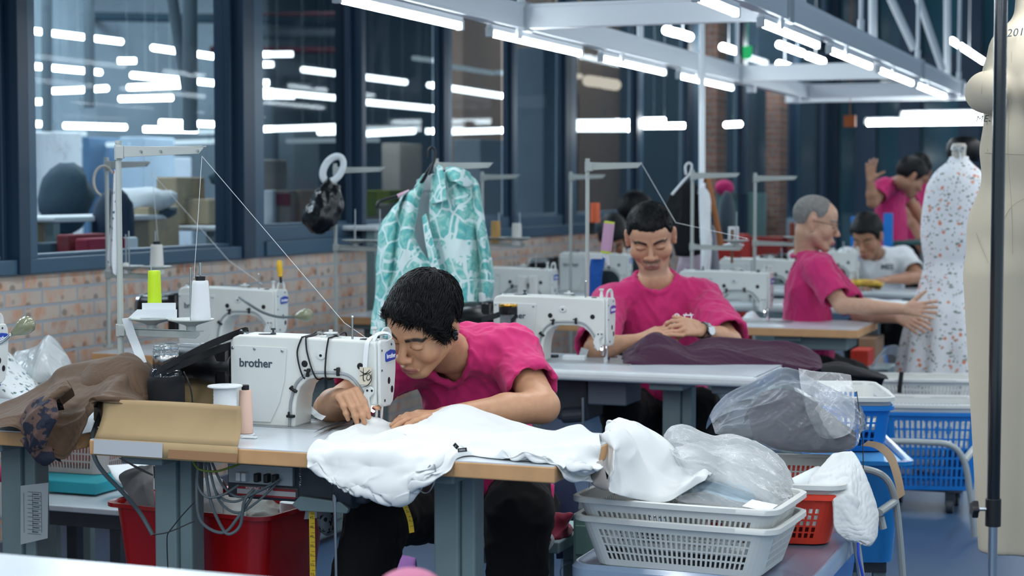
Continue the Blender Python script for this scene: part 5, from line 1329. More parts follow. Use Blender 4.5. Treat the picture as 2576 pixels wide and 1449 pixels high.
# second white cloth: from the table corner down into the basket
def row(pts): return np.array([PD(*p) for p in pts])
G = loft([row([(1512, 1150, 4.62), (1516, 1110, 4.7), (1522, 1068, 4.8), (1530, 1072, 4.9)]),
          row([(1535, 1215, 4.55), (1545, 1120, 4.62), (1560, 1064, 4.8), (1568, 1078, 4.95)]),
          row([(1560, 1240, 4.58), (1580, 1130, 4.68), (1610, 1080, 4.82), (1615, 1100, 4.98)]),
          row([(1620, 1252, 4.62), (1640, 1165, 4.70), (1665, 1115, 4.85), (1668, 1135, 5.0)]),
          row([(1675, 1254, 4.60), (1690, 1195, 4.70), (1712, 1160, 4.84), (1712, 1180, 4.95)]),
          row([(1715, 1235, 4.60), (1728, 1200, 4.66), (1745, 1185, 4.78), (1745, 1200, 4.9)]),
          row([(1775, 1208, 4.62), (1785, 1190, 4.66), (1800, 1180, 4.72), (1800, 1188, 4.8)])], 64, 44)
P = drape(G, slack=1.0, slack_u=1.0, iters=5, hold=.05, grav=.0006, seed=9, jitter=.04, fold=(.6, -.3, -.6), freq=7, post=.9)
tag(sheet('white_cloth', P, M['white_fabric'], solid=.002), 'white cloth sagging from the table corner into the pale basket', 'cloth')
# care labels and the clear loop
t = thing('garment_label', 'small black label on the white garment at the table edge', 'label', PD(1150, 1128, 4.22))
for (px, py, sx, sz, a, tx) in ((1147, 1122, .014, .010, .75, 'L'), (1163, 1132, .024, .010, -.15, 'DRESS')):
    c = PD(px, py, 4.26); R = _euler((0, a, 0)); MB().box(c, (sx, .0012, sz), R).build('tab', M['black'], t, smooth=0)
    text_mesh('tab_lettering', tx, .006, M['whiteprint'], t, c - np.array(t.location) + [0, -.001, 0], R @ np.array([[1, 0, 0], [0, 0, -1], [0, 1, 0]]).T if False else np.stack([R[:, 0], R[:, 2], -R[:, 1]], 1), .0001)
lp = [PY(px, py, 3.945) for px, py in ((1092, 1168), (1096, 1185), (1092, 1215), (1078, 1238), (1062, 1238), (1056, 1222), (1062, 1200), (1075, 1180), (1082, 1170))]
tag(MB().tube(catmull(lp, 40), .0028, 6, flat=(1.6, .5)).build('plastic_loop', mat('clear plastic loop', 'aab0b4', .15, trans=.5)), 'clear plastic loop hanging from the white garment over the table edge', 'loop')

# cardboard shield folded over the table edge
t = thing('cardboard_shield', 'brown cardboard sheet folded up along the left front of the nearest table', 'cardboard', (-2.45, 4.0, TOP))
n = 26
top = np.array([PY(262 + (605 - 262) * u, 1005 + 17 * u - 3 * math.sin(u * 3.1), 4.035 + .02 * math.sin(u * PI)) for u in np.linspace(0, 1, n)])
fold = np.array([PY(238 + (598 - 238) * u, 1104 + 18 * u, Y0 - .004) for u in np.linspace(0, 1, n)])
fold[:, 2] = TOP + .004
low = fold + np.array([0, -.003, -.045])
MB().grid(np.stack([lerp(fold, top, s_) + np.array([0, .012 * math.sin(s_ * PI), 0]) for s_ in np.linspace(0, 1, 8)])).build('front_panel', M['card2'], t, smooth=60, solid=.0025)
MB().grid(np.stack([low, fold])).build('edge_strip', M['card2'], t, smooth=60, solid=.0025)
MB().grid(np.stack([lerp(top[0], PY(236, 1000, 4.3), s_) * np.ones((2, 1)) + np.array([[0, 0, 0], [0, 0, -1]]) * np.array([0, 0, lerp(top[0], PY(236, 1000, 4.3), s_)[2] - TOP - .004]) for s_ in np.linspace(0, 1, 6)])).build('side_panel', M['card'], t, solid=.0025, smooth=60)
MB().grid(np.stack([np.array([PY(480 + 130 * u, 905 + 20 * u, 4.44), PZ(470 + 130 * u, 1030, TOP + .003) * [1, 0, 1] + [0, 4.44, 0]]) for u in np.linspace(0, 1, 8)])).build('back_panel', M['card'], t, solid=.0025, smooth=60)
MB().grid(np.stack([np.array([low[i] + [0, -.003, .004], fold[i] + [0, -.003, .0 - .002]]) for i in range(0, 13)])).build('grey_tape', mat('grey paper tape', 'b4b6bb', .6), t, solid=.0008, smooth=0)['label'] = 'grey tape along the fold'
MB().grid(np.stack([np.array([low[i] + [0, -.0035, .004], fold[i] + [0, -.0035, -.018]]) for i in range(13, 26)])).build('brown_tape', mat('shiny brown packing tape', '96704f', .25), t, solid=.0006, smooth=0)

# power cord looping over the corner
cp = [PD(*p) for p in ((262, 1018, 4.95), (245, 1060, 4.86), (232, 1100, 4.80), (238, 1150, 4.78), (262, 1190, 4.8), (310, 1240, 4.85), (352, 1290, 4.9), (384, 1345, 4.9))]
tag(MB().tube(catmull(cp, 60), .0062, 10).build('power_cord', M['cable']), 'thick grey cord looping down past the left end of the cardboard shield', 'cord')

# bottle in a black sleeve with its shoulder strap
bc = np.array([PY(418, 980, 4.26)[0], 4.26, TOP])
t = thing('water_bottle', 'wide bottle in a black sleeve with steel collar and clear lid', 'bottle', bc)
MB().lathe([(.048, 0), (.052, .004), (.052, .132), (.050, .142), (.044, .15), (0, .15)], bc, 36).build('sleeve', M['black_fabric'], t, smooth=50)
MB().lathe([(.047, .14), (.046, .152), (.039, .166), (.036, .168), (.036, .186), (0, .186)], bc, 36).build('glass_neck', mat('dark clear glass', '20242a', .06, coat=.5), t, smooth=50)
MB().lathe([(.0355, .180), (.0365, .181), (.0365, .205), (.0355, .206), (0, .206)], bc, 36).build('steel_collar', mat('brushed steel', 'b3b1ad', .25, 1), t, smooth=50)
MB().lathe([(.036, .206), (.037, .209), (.037, .216), (.034, .220), (.037, .224), (.036, .232), (.031, .236), (0, .235)], bc, 36).build('clear_lid', mat('clear lid', 'd9e2e6', .05, trans=.75), t, smooth=50)
sp = [PD(*p) for p in ((395, 935, 4.87), (412, 925, 4.86), (460, 900, 4.86), (520, 870, 4.93), (580, 845, 5.0), (612, 834, 5.02), (620, 838, 5.04), (616, 852, 5.03), (585, 868, 5.01), (530, 885, 4.97), (470, 912, 4.87), (420, 930, 4.86))]
MB().ribbon(catmull(sp, 60), UP * .9 + RT * .35, .026, .0022).build('strap', M['black_fabric'], t, smooth=60)
MB().box(PD(603, 846, 5.005), (.012, .008, .034), (0, .5, 0)).build('buckle', M['black'], t, bevel=.002)
MB().box(PD(604, 832, 5.02), (.016, .012, .008)).build('strap_clip', M['white'], t, bevel=.002)
tag(MB().tube(catmull([PD(*p) for p in ((462, 935, 4.93), (474, 960, 4.92), (482, 990, 4.92), (484, 1020, 4.92))], 16), .0022, 6).build('black_lead', M['black']), 'thin black lead hanging beside the bottle', 'lead')

# ribbon spool, peach cone, neon cone, paper strips
c = np.array([PY(566, 980, 4.14)[0], 4.14, TOP])
t = thing('ribbon_spool', 'white flanged spool of white ribbon behind the cardboard shield', 'spool', c)
MB().lathe([(.046, 0), (.046, .003), (.03, .003)], c, 36).lathe([(.03, .140), (.046, .137), (.0475, .139), (.046, .142), (.012, .143), (.012, .141), (0, .141)], c, 36).build('flange', M['white'], t, smooth=40)
pr = [(.029, .003)] + [(.0305 + (.0012 if i % 2 else 0), .004 + i * .0045) for i in range(30)] + [(.029, .139)]
MB().lathe(pr, c, 32).build('wound_ribbon', M['white_thread'], t, smooth=60)
c = PZ(618, 1090, TOP + .006); cone('peach thread cone with a black top at the right end of the cardboard', c[0], c[1], TOP + .007, M['peach'], .0205, .0165, .118)
t = MB().box(PZ(618, 1094, TOP + .003), (.045, .035, .005), (0, 0, .3)).box(PZ(628, 1100, TOP + .003), (.04, .02, .004), (0, 0, .15)).build('plastic_packet', M['paper'], bevel=.001, smooth=0); tag(t, 'small white packet lying under the peach cone', 'packet')
sx, sy, sz = -2.856, 4.35, 1.012
c = PY(389, 760, sy); cone('neon yellow empty-looking cone on the nearest thread stand', c[0], sy, 1.064, M['neon'], .0205, .0175, .123, cap=None)
c = PY(505, 805, sy)
cone('tall white thread cone with a black cap on the nearest thread stand', c[0], sy, sz + .036, M['white_thread'], .0285, .0225, .113)
o = MB().cyl((c[0], sy, sz + .14), (c[0], sy, sz + .20), .0035, n=10).build('spindle_pin', M['steel']); tag(o, 'steel pin rising from the tall white cone', 'pin')
t = thing('paper_strip_roll', 'white paper strips wrapped round the dish under the neon cone', 'paper', (PY(385, 790, sy)[0], sy, sz + .036))
k = MB().lathe([(.040, .03), (.040, .052), (.0385, .052), (.0385, .03)], (PY(388, 790, sy)[0], sy, sz), 5).build('paper_ring', M['paper'], t, smooth=0)
a = [PY(*p, sy - .055) for p in ((318, 800), (340, 779), (440, 779), (440, 800))]
MB().prism([(q[0], q[2]) for q in a], sy - .045, sy - .0435).prism([(a[1][0] + .01, a[1][2] - .001), (a[1][0] + .01, a[1][2] + .018), (a[2][0] - .01, a[2][2] + .018), (a[2][0] - .01, a[2][2] - .001)], sy - .035, sy - .0335).build('front_strip', M['paper'], t, smooth=0)
sp = [PY(318, 800, sy - .045), PY(322, 815, sy - .04), PY(330, 840, sy - .03), PY(342, 870, sy - .02), PY(358, 913, sy - .02)]
MB().ribbon(catmull(sp, 20), RT * .95 + UP * .15, .026, .0006).build('hanging_strip', M['paper'], t, smooth=60)
# threads
th = [PY(505, 660, sy), PY(512, 392, sy)]
th = [PY(488, 700, sy), PY(500, 520, sy), PY(508, 392, sy)]
tag(MB().tube(th, .0008, 5).build('thread_strand', M['white_thread']), 'thread rising from the white cone to the stand arm', 'thread')
tag(MB().tube([PY(509, 394, sy), PY(866, 812, 4.42), PY(930, 856, 4.43)], .0008, 5).build('thread_strand', M['white_thread']), 'long thread slanting down from the stand arm to the machine', 'thread')
tag(MB().tube([PY(382, 432, 6.35), PY(398, 610, 6.4)], .001, 5).build('thread_strand', M['white_thread']), 'thread on the stand behind, rising from its white cone', 'thread')
tag(MB().tube([PY(380, 432, 6.35), PY(575, 655, 6.5), PY(660, 715, 6.5)], .001, 5).build('thread_strand', M['white_thread']), 'faint thread slanting from the rear stand towards the wall machine', 'thread')
tag(MB().tube([PY(1612, 408, 7.0), PY(1700, 560, 6.9), PY(1880, 600, 6.6)], .001, 5).build('thread_strand', M['white_thread']), 'thread slanting down from the stand arm beside the crew-cut man', 'thread')
# rubber bands, cloth tag and strap on the machine
MX, MY = -2.513, 4.38
def band(x0, x1, x2, lab):
    z1 = TOP + .2565; z0 = TOP + .144
    p = [(MX + x0, MY - .004, z1), (MX + x1, MY - .006, (z0 + z1) / 2 + .01), (MX + x2, MY - .004, z0), (MX + x2 + .004, MY + .05, z0 - .002), (MX + x2, MY + .108, z0), (MX + x0, MY + .108, z1), (MX + x0 + .004, MY + .05, z1 + .003)]
    tag(MB().tube(np.concatenate([catmull(p, 40), [p[0]]])[:-1], .0024, 8, closed=True).build('rubber_band', M['black']), lab, 'rubber band')
band(.232, .218, .236, 'black rubber band round the machine arm, leftmost of three')
band(.244, .25, .275, 'black rubber band round the machine arm, middle and slanting')
band(.315, .308, .306, 'black rubber band round the machine arm, rightmost of three')
t = thing('cloth_tag', 'cream cloth tag with black brushed lettering hanging from a white strap on the machine', 'tag', (MX + .41, MY - .012, TOP + .13))
c = PY(919, 946, MY - .014); MB().box(c, (.036, .0012, .048), (0, .05, 0)).build('tag_cloth', mat('cream canvas', 'c9c0ae', .85, bump=.3, bscale=500), t, smooth=0)
k = MB()
for s_ in ([(905, 932), (918, 940), (930, 930)], [(914, 925), (914, 955), (919, 958)], [(905, 946), (925, 940), (934, 934)], [(922, 946), (930, 942), (932, 950), (926, 957), (922, 952), (924, 946)], [(934, 940), (934, 956), (924, 970), (910, 974)]):
    k.tube(catmull([PY(x, y, MY - .0152) for x, y in s_], 12), [.0005 + .0009 * math.sin(u * PI) for u in np.linspace(0, 1, 12)], 5)
k.build('brush_lettering', M['black'], t)
MB().ribbon(catmull([PY(918, 925, MY - .013), PY(920, 890, MY - .012), PY(924, 862, MY - .006), PY(935, 848, MY + .02), PY(955, 842, MY + .04), PY(975, 845, MY + .05)], 24), RT, .012, .0008).build('strap', M['white_thread'], t, smooth=60)
tag(MB().tube(catmull([PY(936, 862, MY + .01), PY(950, 840, MY + .03), PY(975, 838, MY + .05), PY(985, 850, MY + .06), PY(965, 862, MY + .04), PY(940, 866, MY + .02)], 30), .004, 8, flat=(1.5, .5), closed=True).build('white_tie', M['white_thread']), 'white tie knotted over the top of the machine head', 'tie')

# scissors, tweezers, tape measure on the table
t = thing('thread_snips', 'black and steel thread snips lying by the fingers at the needle', 'scissors', PZ(830, 1072, TOP))
a, b = PZ(790, 1088, TOP + .006), PZ(862, 1062, TOP + .008)
MB().tube([a, lerp(a, b, .4) + [0, 0, .004], b], [.0006, .005, .006], 6, flat=(1, .35)).build('blade', M['darkgrey'], t)
MB().tube([PZ(790, 1100, TOP + .003), PZ(830, 1078, TOP + .006), PZ(872, 1064, TOP + .008)], [.0006, .005, .005], 6, flat=(1, .3)).build('blade', M['steel'], t)
MB().tube(catmull([b, PZ(890, 1052, TOP + .01), PZ(905, 1056, TOP + .01), PZ(890, 1066, TOP + .009)], 14), .004, 6).build('grip', M['black'], t)
tag(MB().tube([PZ(742, 1048, TOP + .008), PZ(796, 1052, TOP + .008)], .0045, 8, flat=(1, .5)).build('steel_file', M['darkgrey']), 'thin dark metal tool lying under the machine arm', 'tool')
tp = [PD(*p) for p in ((744, 982, 5.05), (760, 1005, 5.06), (782, 1030, 5.06), (800, 1046, 5.0), (815, 1052, 4.95))]
t = thing('tape_measure', 'white and yellow tape measure curling behind the machine column', 'tape measure', tp[2])
MB().ribbon(catmull(tp, 24), UP * .6 + RT * .6, .016, .0006).build('white_side', M['paper'], t, smooth=60)
MB().ribbon(catmull([PD(746, 1002, 5.0), PD(752, 1022, 5.0), PD(757, 1042, 4.99)], 10), RT * .9 + UP * .3, .019, .0006).build('yellow_side', M['tape_yellow'], t, smooth=60)


def tape(label, pts, d, wdir, nums, w=.0155):
    P = catmull([PD(x, y, dd) for (x, y), dd in zip(pts, d)], 40)
    t = thing('tape_measure', label, 'tape measure', P[0])
    MB().ribbon(P, wdir, w, .0007).build('tape_band', M['tape_yellow'], t, smooth=60)
    k = MB(); Wd = np.array(wdir, float) / np.linalg.norm(wdir); Ls = np.concatenate([[0], np.cumsum(np.linalg.norm(np.diff(P, axis=0), axis=1))])
    for i, s_ in enumerate(np.arange(.012, Ls[-1] - .01, .0127)):
        q = np.array([np.interp(s_, Ls, P[:, j]) for j in range(3)]); T = np.array([np.interp(s_ + .001, Ls, P[:, j]) for j in range(3)]) - q; T /= np.linalg.norm(T)
        k.box(q - FW * .0006 + Wd * (w * .28 if i % 2 else w * .15), (w * (.4 if i % 2 else .6), .0004, .0010), np.stack([Wd, -np.cross(Wd, T), T], 1))
    k.build('tick_marks', M['black'], t, smooth=0)
    for i, nn in enumerate(nums):
        s_ = .022 + i * .0508 * .5; 
        if s_ > Ls[-1] - .01: break
        q = np.array([np.interp(s_, Ls, P[:, j]) for j in range(3)]); T = np.array([np.interp(s_ + .001, Ls, P[:, j]) for j in range(3)]) - q; T /= np.linalg.norm(T)
        text_mesh('tape_number', nn, .0095, M['black'], t, q - FW * .0009 - Wd * w * .08 - np.array(t.location), np.stack([T, -Wd * -1, -FW], 1) if False else np.stack([Wd, -T, -FW], 1), .0001)
    return t


tape('yellow tape measure hanging straight down beside the red bin', [(784, 1258), (785, 1330), (786, 1400), (787, 1470)], (4.74,) * 4, RT, ['46', '47', '48', '49', '50', '51', '52', '53', '54', '55'])
tape('short yellow tape measure end hanging below the white garment', [(1005, 1245), (1022, 1280), (1032, 1310), (1036, 1340)], (4.6,) * 4, RT * .97 + UP * .2, ['3', '2', '1'], .0135)

# ---------------------------------------------------------------- under the nearest table
t = thing('motor_control_box', 'dark grey motor control box with white plugs hung under the nearest table', 'control box', (-2.2, 4.25, .55))
lo = PY(572, 1262, 4.2); hi = PY(742, 1165, 4.2)
MB().bb((lo[0], 4.2, .575), (hi[0] + .02, 4.42, .705)).build('box_body', M['darkgrey'], t, bevel=.006, smooth=0)
MB().bb((lo[0] + .012, 4.185, .62), (hi[0] - .0, 4.201, .672)).build('plug_panel', mat('light grey panel', '9aa3a6', .5), t, bevel=.002, smooth=0)
MB().bb((lo[0] + .04, 4.183, .588), (hi[0] + .01, 4.2, .612)).build('warning_label', mat('white label', 'b9b4b4', .5), t, smooth=0)
MB().bb((lo[0] + .04, 4.181, .606), (hi[0] + .01, 4.184, .612)).bb((lo[0] + .04, 4.181, .587), (hi[0] + .01, 4.184, .592)).build('red_band', mat('dark red band', '8e1f27', .5), t, smooth=0)
for i, u in enumerate((.045, .062, .10, .13, .155)):
    MB().bb((lo[0] + u, 4.165, .628), (lo[0] + u + .014, 4.19, .652)).build('plug', M['white'] if i < 2 else M['black'], t, bevel=.003, smooth=0)
text_mesh('warning_lettering', 'WARNING  DANGER', .009, M['whiteprint'], t, (lo[0] + .11 + 2.2, 4.1805 - 4.25, .609 - .55), [[1, 0, 0], [0, 0, -1], [0, 1, 0]], .0001)
t2 = thing('motor_unit', 'dark cast machine motor with lever arm under the middle of the nearest table', 'motor', (-2.08, 4.3, .5))
a = PY(745, 1170, 4.18); b = PY(920, 1262, 4.18)
MB().bb((a[0], 4.18, .585), (b[0], 4.40, .705)).build('casting', M['darkgrey'], t2, bevel=.012, seg=3, smooth=0)
MB().prism([(a[0] - .005, .575), (a[0] + .02, .60), (a[0] + .14, .592), (a[0] + .165, .575), (a[0] + .16, .562), (a[0] + .02, .56)], 4.16, 4.175).build('lever_arm', M['leg'], t2, bevel=.003, smooth=0)
MB().cyl(PY(855, 1220, 4.2), PY(905, 1235, 4.2), .05, n=24).build('drum', M['darkgrey'], t2, bevel=.004)
MB().tube([(a[0] + .02 + .004 * math.cos(i * 1.2), 4.165 + .004 * math.sin(i * 1.2), .70 - i * .0011) for i in range(70)], .0008, 5).build('spring', M['steel'], t2)
tag(MB().cyl(PY(842, 1238, 4.16), PY(846, 1470, 4.16), .0042, n=10).cyl(PY(842, 1236, 4.16), PY(842, 1262, 4.16), .007, n=12).build('pedal_rod', M['steel']), 'thin steel pedal rod hanging from the lever arm', 'rod')
rc = random.Random(5)
for i, pts in enumerate([[(500, 1160), (495, 1230), (505, 1310), (560, 1340), (600, 1300), (640, 1240)], [(515, 1160), (530, 1260), (560, 1330), (580, 1343), (605, 1320), (615, 1260), (640, 1230)],
                         [(525, 1160), (545, 1240), (590, 1262), (650, 1235), (690, 1215)], [(532, 1160), (560, 1220), (600, 1250), (660, 1232), (705, 1205)],
                         [(500, 1165), (498, 1220), (520, 1250), (560, 1245), (600, 1220)], [(522, 1160), (540, 1230), (560, 1270), (600, 1290), (650, 1260), (700, 1212)]]):
    o = MB().tube(catmull([PD(x, y, 4.72 + .02 * rc.random()) for x, y in pts], 40), .0045 if i < 2 else .0035, 8).build('machine_cable', M['cable'])
    tag(o, 'grey cable in the tangle below the left part of the nearest table', 'cable', 'grey cables looping under the nearest table')
tag(MB().tube(catmull([PD(x, y, 4.7) for x, y in ((485, 1160), (500, 1180), (540, 1186), (580, 1176), (605, 1166))], 20), .003, 8).build('earth_wire', mat('yellow green wire', '6a7a2a', .5)), 'green and yellow wire below the table edge', 'wire')
for i, pts in enumerate([[(385, 1345), (425, 1338), (490, 1310)], [(425, 1338), (455, 1300), (490, 1262)], [(425, 1338), (420, 1360), (424, 1470)], [(300, 1152), (340, 1172), (385, 1195)], [(304, 1152), (345, 1178), (385, 1196)]]):
    tag(MB().tube(catmull([PD(x, y, 4.68) for x, y in pts], 12), .0018, 6).build('black_string', M['black']), ['black string tied round the left table leg', 'black string slanting up from the leg knot', 'black string hanging down the left table leg', 'black lead under the left end of the table, upper', 'black lead under the left end of the table, lower'][i], 'string')
# printed sheet taped to the leg of the left table
t = thing('taped_sheet', 'printed list taped round the leg of the left table', 'sheet', PD(88, 1370, 4.85))
a, b = PD(52, 1218, 4.9), PD(122, 1366, 4.9)
MB().grid(np.stack([[PY(52 + 70 * u, 1222 - 8 * u, 4.185 + .0 * u), PY(52 + 68 * u, 1370 - 16 * u, 4.185)] for u in np.linspace(0, 1, 5)])).build('paper_sheet', mat('grey paper', '9aa0a2', .7), t, solid=.0008, smooth=0)
k = MB()
for i in range(11):
    k.box(PY(86, 1238 + i * 10.5, 4.182), (.045, .0006, .0008)); 
    if i: k.box(PY(88 + (i * 7) % 5, 1233 + i * 10.5, 4.182), (.020, .0006, .0025))
for x in (60, 82, 104): k.box(PY(x, 1290, 4.182), (.0007, .0006, .115))
k.build('printed_lines', M['slate'], t, smooth=0)
# ---------------------------------------------------------------- left table: brown heap, floral heap, lamp
def heap(name, label, cat, outline_top, outline_bot, d_top, d_bot, m, bulge=.05, freq=10, amp=.02, seed=0, fold=(1, 0, 0), nu=90, nv=50, slack=1.03, iters=40, floor_z=None, parent=None, solid=.002, tagit=True):
    """cloth heap between an upper and a lower outline (photo points), bulging towards the camera"""
    A = catmull([PD(x, y, d_top) for x, y in outline_top], nu); B = catmull([PD(x, y, d_bot) for x, y in outline_bot], nu)
    G = np.zeros((nu, nv, 3))
    for j, v in enumerate(np.linspace(0, 1, nv)):
        q = A * (1 - v) + B * v; b = math.sin(min(1, v * 1.02) * PI) ** .7
        u = np.linspace(0, 1, nu); e = np.sin(u * PI) ** .5
        G[:, j] = q - FW * (bulge * b * e)[:, None] + UP * (bulge * .0)
    # roll the upper rim over and back
    back = A + FW * .10 - UP * .05
    G = np.concatenate([back[:, None] * .5 + A[:, None] * .5 + FW * .02, G], 1); G = np.concatenate([back[:, None], G], 1)
    def col(P):
        if floor_z is not None: P[..., 2] = np.maximum(P[..., 2], floor_z)
        return P
    P = drape(G, slack, iters=iters, hold=.06, grav=.0004, seed=seed, jitter=amp, fold=fold, freq=freq, collide=col)
    o = sheet(name, P, m, parent, solid=solid)
    if tagit: tag(o, label, cat)
    return o


heap('brown_garment', 'heap of brown fabric spilling over the front of the left table', 'garment',
     [(-20, 1030), (50, 1005), (125, 960), (160, 925), (220, 905), (290, 893), (330, 885), (372, 905), (384, 960), (376, 1010)],
     [(-20, 1075), (30, 1068), (70, 1090), (115, 1132), (160, 1148), (188, 1120), (212, 1072), (232, 1010), (290, 1008), (375, 1020)], 5.1, 4.74, M['brown_fabric'], bulge=.09, freq=4.5, amp=.075, seed=12, fold=(-.7, -.3, -.65), slack=1.03)
heap('brown_garment', 'brown fabric rolled up on the cardboard behind the bottle', 'garment',
     [(190, 960), (240, 905), (300, 893), (345, 900), (378, 930), (386, 975), (378, 1012)], [(200, 1015), (240, 1020), (285, 1022), (320, 1022), (350, 1022), (372, 1022), (380, 1022)], 5.02, 4.95, M['brown_fabric'], bulge=.07, freq=5.5, amp=.05, seed=31, fold=(.8, 0, -.5))
heap('gathered_trim', 'puckered brown waistband lying across the brown heap', 'trim', [(60, 1040), (95, 1002), (130, 975), (165, 948)], [(88, 1062), (112, 1025), (150, 995), (180, 970)], 4.74, 4.70, M['brown_fabric'], bulge=.03, freq=60, amp=.012, seed=5, fold=(.2, .2, 1), nu=50, nv=16)
heap('camouflage_cloth', 'navy and brown camouflage cloth hanging out of the brown heap', 'cloth', [(50, 1055), (75, 1010), (110, 990), (138, 985)], [(85, 1128), (112, 1120), (125, 1085), (148, 1040)], 4.72, 4.66, M['camo_fabric'], bulge=.035, freq=9, amp=.05, seed=6, fold=(-.4, 0, -.9), nu=50, nv=40)
heap('dark_garment', 'dark garment folded under the brown heap at the table edge', 'garment', [(50, 1100), (75, 1092), (105, 1108), (130, 1120)], [(78, 1138), (98, 1160), (118, 1165), (140, 1150)], 4.72, 4.70, M['camo_fabric'], bulge=.02, freq=14, amp=.015, seed=8, nu=30, nv=20)
heap('floral_garment', 'white garment with blue flowers heaped before the brick wall', 'garment', [(-30, 905), (10, 880), (50, 915), (95, 950), (120, 1000)], [(-30, 1010), (20, 1020), (60, 1022), (95, 1020), (125, 1018)], 6.3, 6.0, M['floral_blue'], bulge=.12, freq=5, amp=.06, seed=14, fold=(.3, .2, -.9))
heap('plastic_bundle', 'pale plastic-wrapped bundle heaped behind the floral cloth', 'bundle', [(20, 905), (60, 880), (95, 862), (125, 838), (160, 880), (176, 920)], [(60, 960), (90, 968), (110, 972), (130, 970), (155, 965), (176, 940)], 6.45, 6.3, mat('milky wrap', 'b9bfc0', .25), bulge=.1, freq=6, amp=.07, seed=16, fold=(.2, .2, -.9))
heap('grey_garment', 'pale grey cloth lying below the plastic-wrapped bundle', 'garment', [(90, 968), (120, 950), (150, 940), (175, 935)], [(100, 1012), (130, 1015), (155, 1000), (180, 975)], 6.2, 6.1, mat('pale grey cloth', '8b8d8a', .9), bulge=.06, freq=12, amp=.03, seed=18)
t = thing('gooseneck_lamp', 'olive gooseneck lamp head at the far left edge, pointing up right', 'lamp', PD(5, 860, 5.3))
a, b = PD(30, 840, 5.3), PD(88, 805, 5.3); ax = (b - a) / np.linalg.norm(b - a)
MB().lathe([(.0, -.002), (.008, 0), (.012, .01), (.022, .03), (.027, .048), (.025, .064), (.014, .075), (0, .078)], a, 28, R=frame_to(ax)).build('lamp_head', mat('glossy olive enamel', '80836a', .15, coat=.5), t, smooth=180)
nk = [PD(-60, 880, 5.32), PD(-20, 872, 5.3), PD(10, 858, 5.3), a]; k = MB().tube(catmull(nk, 40), [.0055 + .0008 * (i % 2) for i in range(40)], 10).build('gooseneck', M['steel'], t)
c = PX(12, 930, -2.0); dup(m1, 'sewing machine on the left table, only its blue-badged end showing at the picture edge', (-3.455 - .02, 4.52, TOP)) if False else None
t = sewing_machine('white sewing machine end with a blue badge cut off by the left picture edge', (PY(12, 850, 4.55)[0] - .475, 4.47, TOP), wordmark=False)
# second gooseneck lamp on the wall machine, and its yellow tool
t = thing('gooseneck_lamp', 'olive gooseneck lamp head beside the wall machine, on a thin grey hose', 'lamp', PD(600, 750, 7.3))
a, b = PD(742, 797, 7.0), PD(786, 790, 7.0); ax = (b - a) / np.linalg.norm(b - a)
MB().lathe([(.0, -.002), (.008, 0), (.013, .01), (.024, .03), (.028, .045), (.024, .062), (.013, .07), (0, .073)], a, 24, R=frame_to(ax)).build('lamp_head', mat('glossy olive enamel', '80836a', .15, coat=.5), t, smooth=180)
MB().tube(catmull([PD(602, 748, 7.2), PD(622, 762, 7.0), PD(660, 785, 6.95), PD(700, 797, 6.95), a], 40), .0055, 8).build('gooseneck', M['cable'], t)
t = thing('screwdriver', 'yellow-handled screwdriver standing on the wall machine', 'screwdriver', (-3.955 + .42, 6.5, TOP + .26))
a, b = PY(707, 712, 6.5), PY(702, 650, 6.5)
MB().cyl(lerp(a, b, .3), a, .006, n=8).build('shaft', M['black'], t); MB().lathe([(.007, 0), (.011, .004), (.009, .012), (.012, .03), (.012, .06), (.006, .07), (0, .07)], lerp(a, b, .25), 12, R=frame_to(b - a)).build('handle', mat('yellow handle', 'd8a91c', .4), t)
# items on rear stands
a = PY(395, 690, 6.35); cone('pale thread cone behind the neon yellow cone', a[0], 6.35, a[2], M['thread'], .030, .024, .125)
a = PY(318, 688, 6.35); t = thing('cone_holder', 'empty grey cone holder with a bare pin on the rear stand', 'cone holder', a)
MB().lathe([(.022, 0), (.015, .04), (.012, .045), (0, .046)], a, 12).build('holder', M['machine'], t); MB().cyl(a + [0, 0, .04], a + [0, 0, .165], .004, n=8).build('pin', M['steel'], t)
c = PY(268, 455, 6.33); tag(MB().tube([c + RT * (-.012 - .042 * math.cos(a_)) * 1 + UP * .062 * math.sin(a_) + FW * 0 for a_ in np.linspace(-1.3, 2.6, 30)], .008, 10, flat=(1, .7)).build('ring', mat('cream ring', 'b9b3a7', .6)), 'cream open ring hooked on the rear thread stand', 'ring')
P = loft([row([(284, 432, 6.9), (292, 425, 6.9)]), row([(280, 500, 6.9), (292, 500, 6.9)]), row([(276, 590, 6.9), (294, 580, 6.9)]), row([(270, 650, 6.9), (296, 650, 6.9)]), row([(280, 680, 6.9), (292, 695, 6.9)])], 40, 12)
tag(sheet('floral_strip', P + FW * (.012 * np.sin(np.linspace(0, 9, 12)))[None, :, None], floral_material('white strip with blue and red print', 'cdd3d6', [('2d4a6a', 30, .2, 1, (1, 1, 1)), ('a8423a', 24, .16, 4, (1, 1, 1))])), 'narrow white floral strip hanging on the rear thread stand', 'strip')
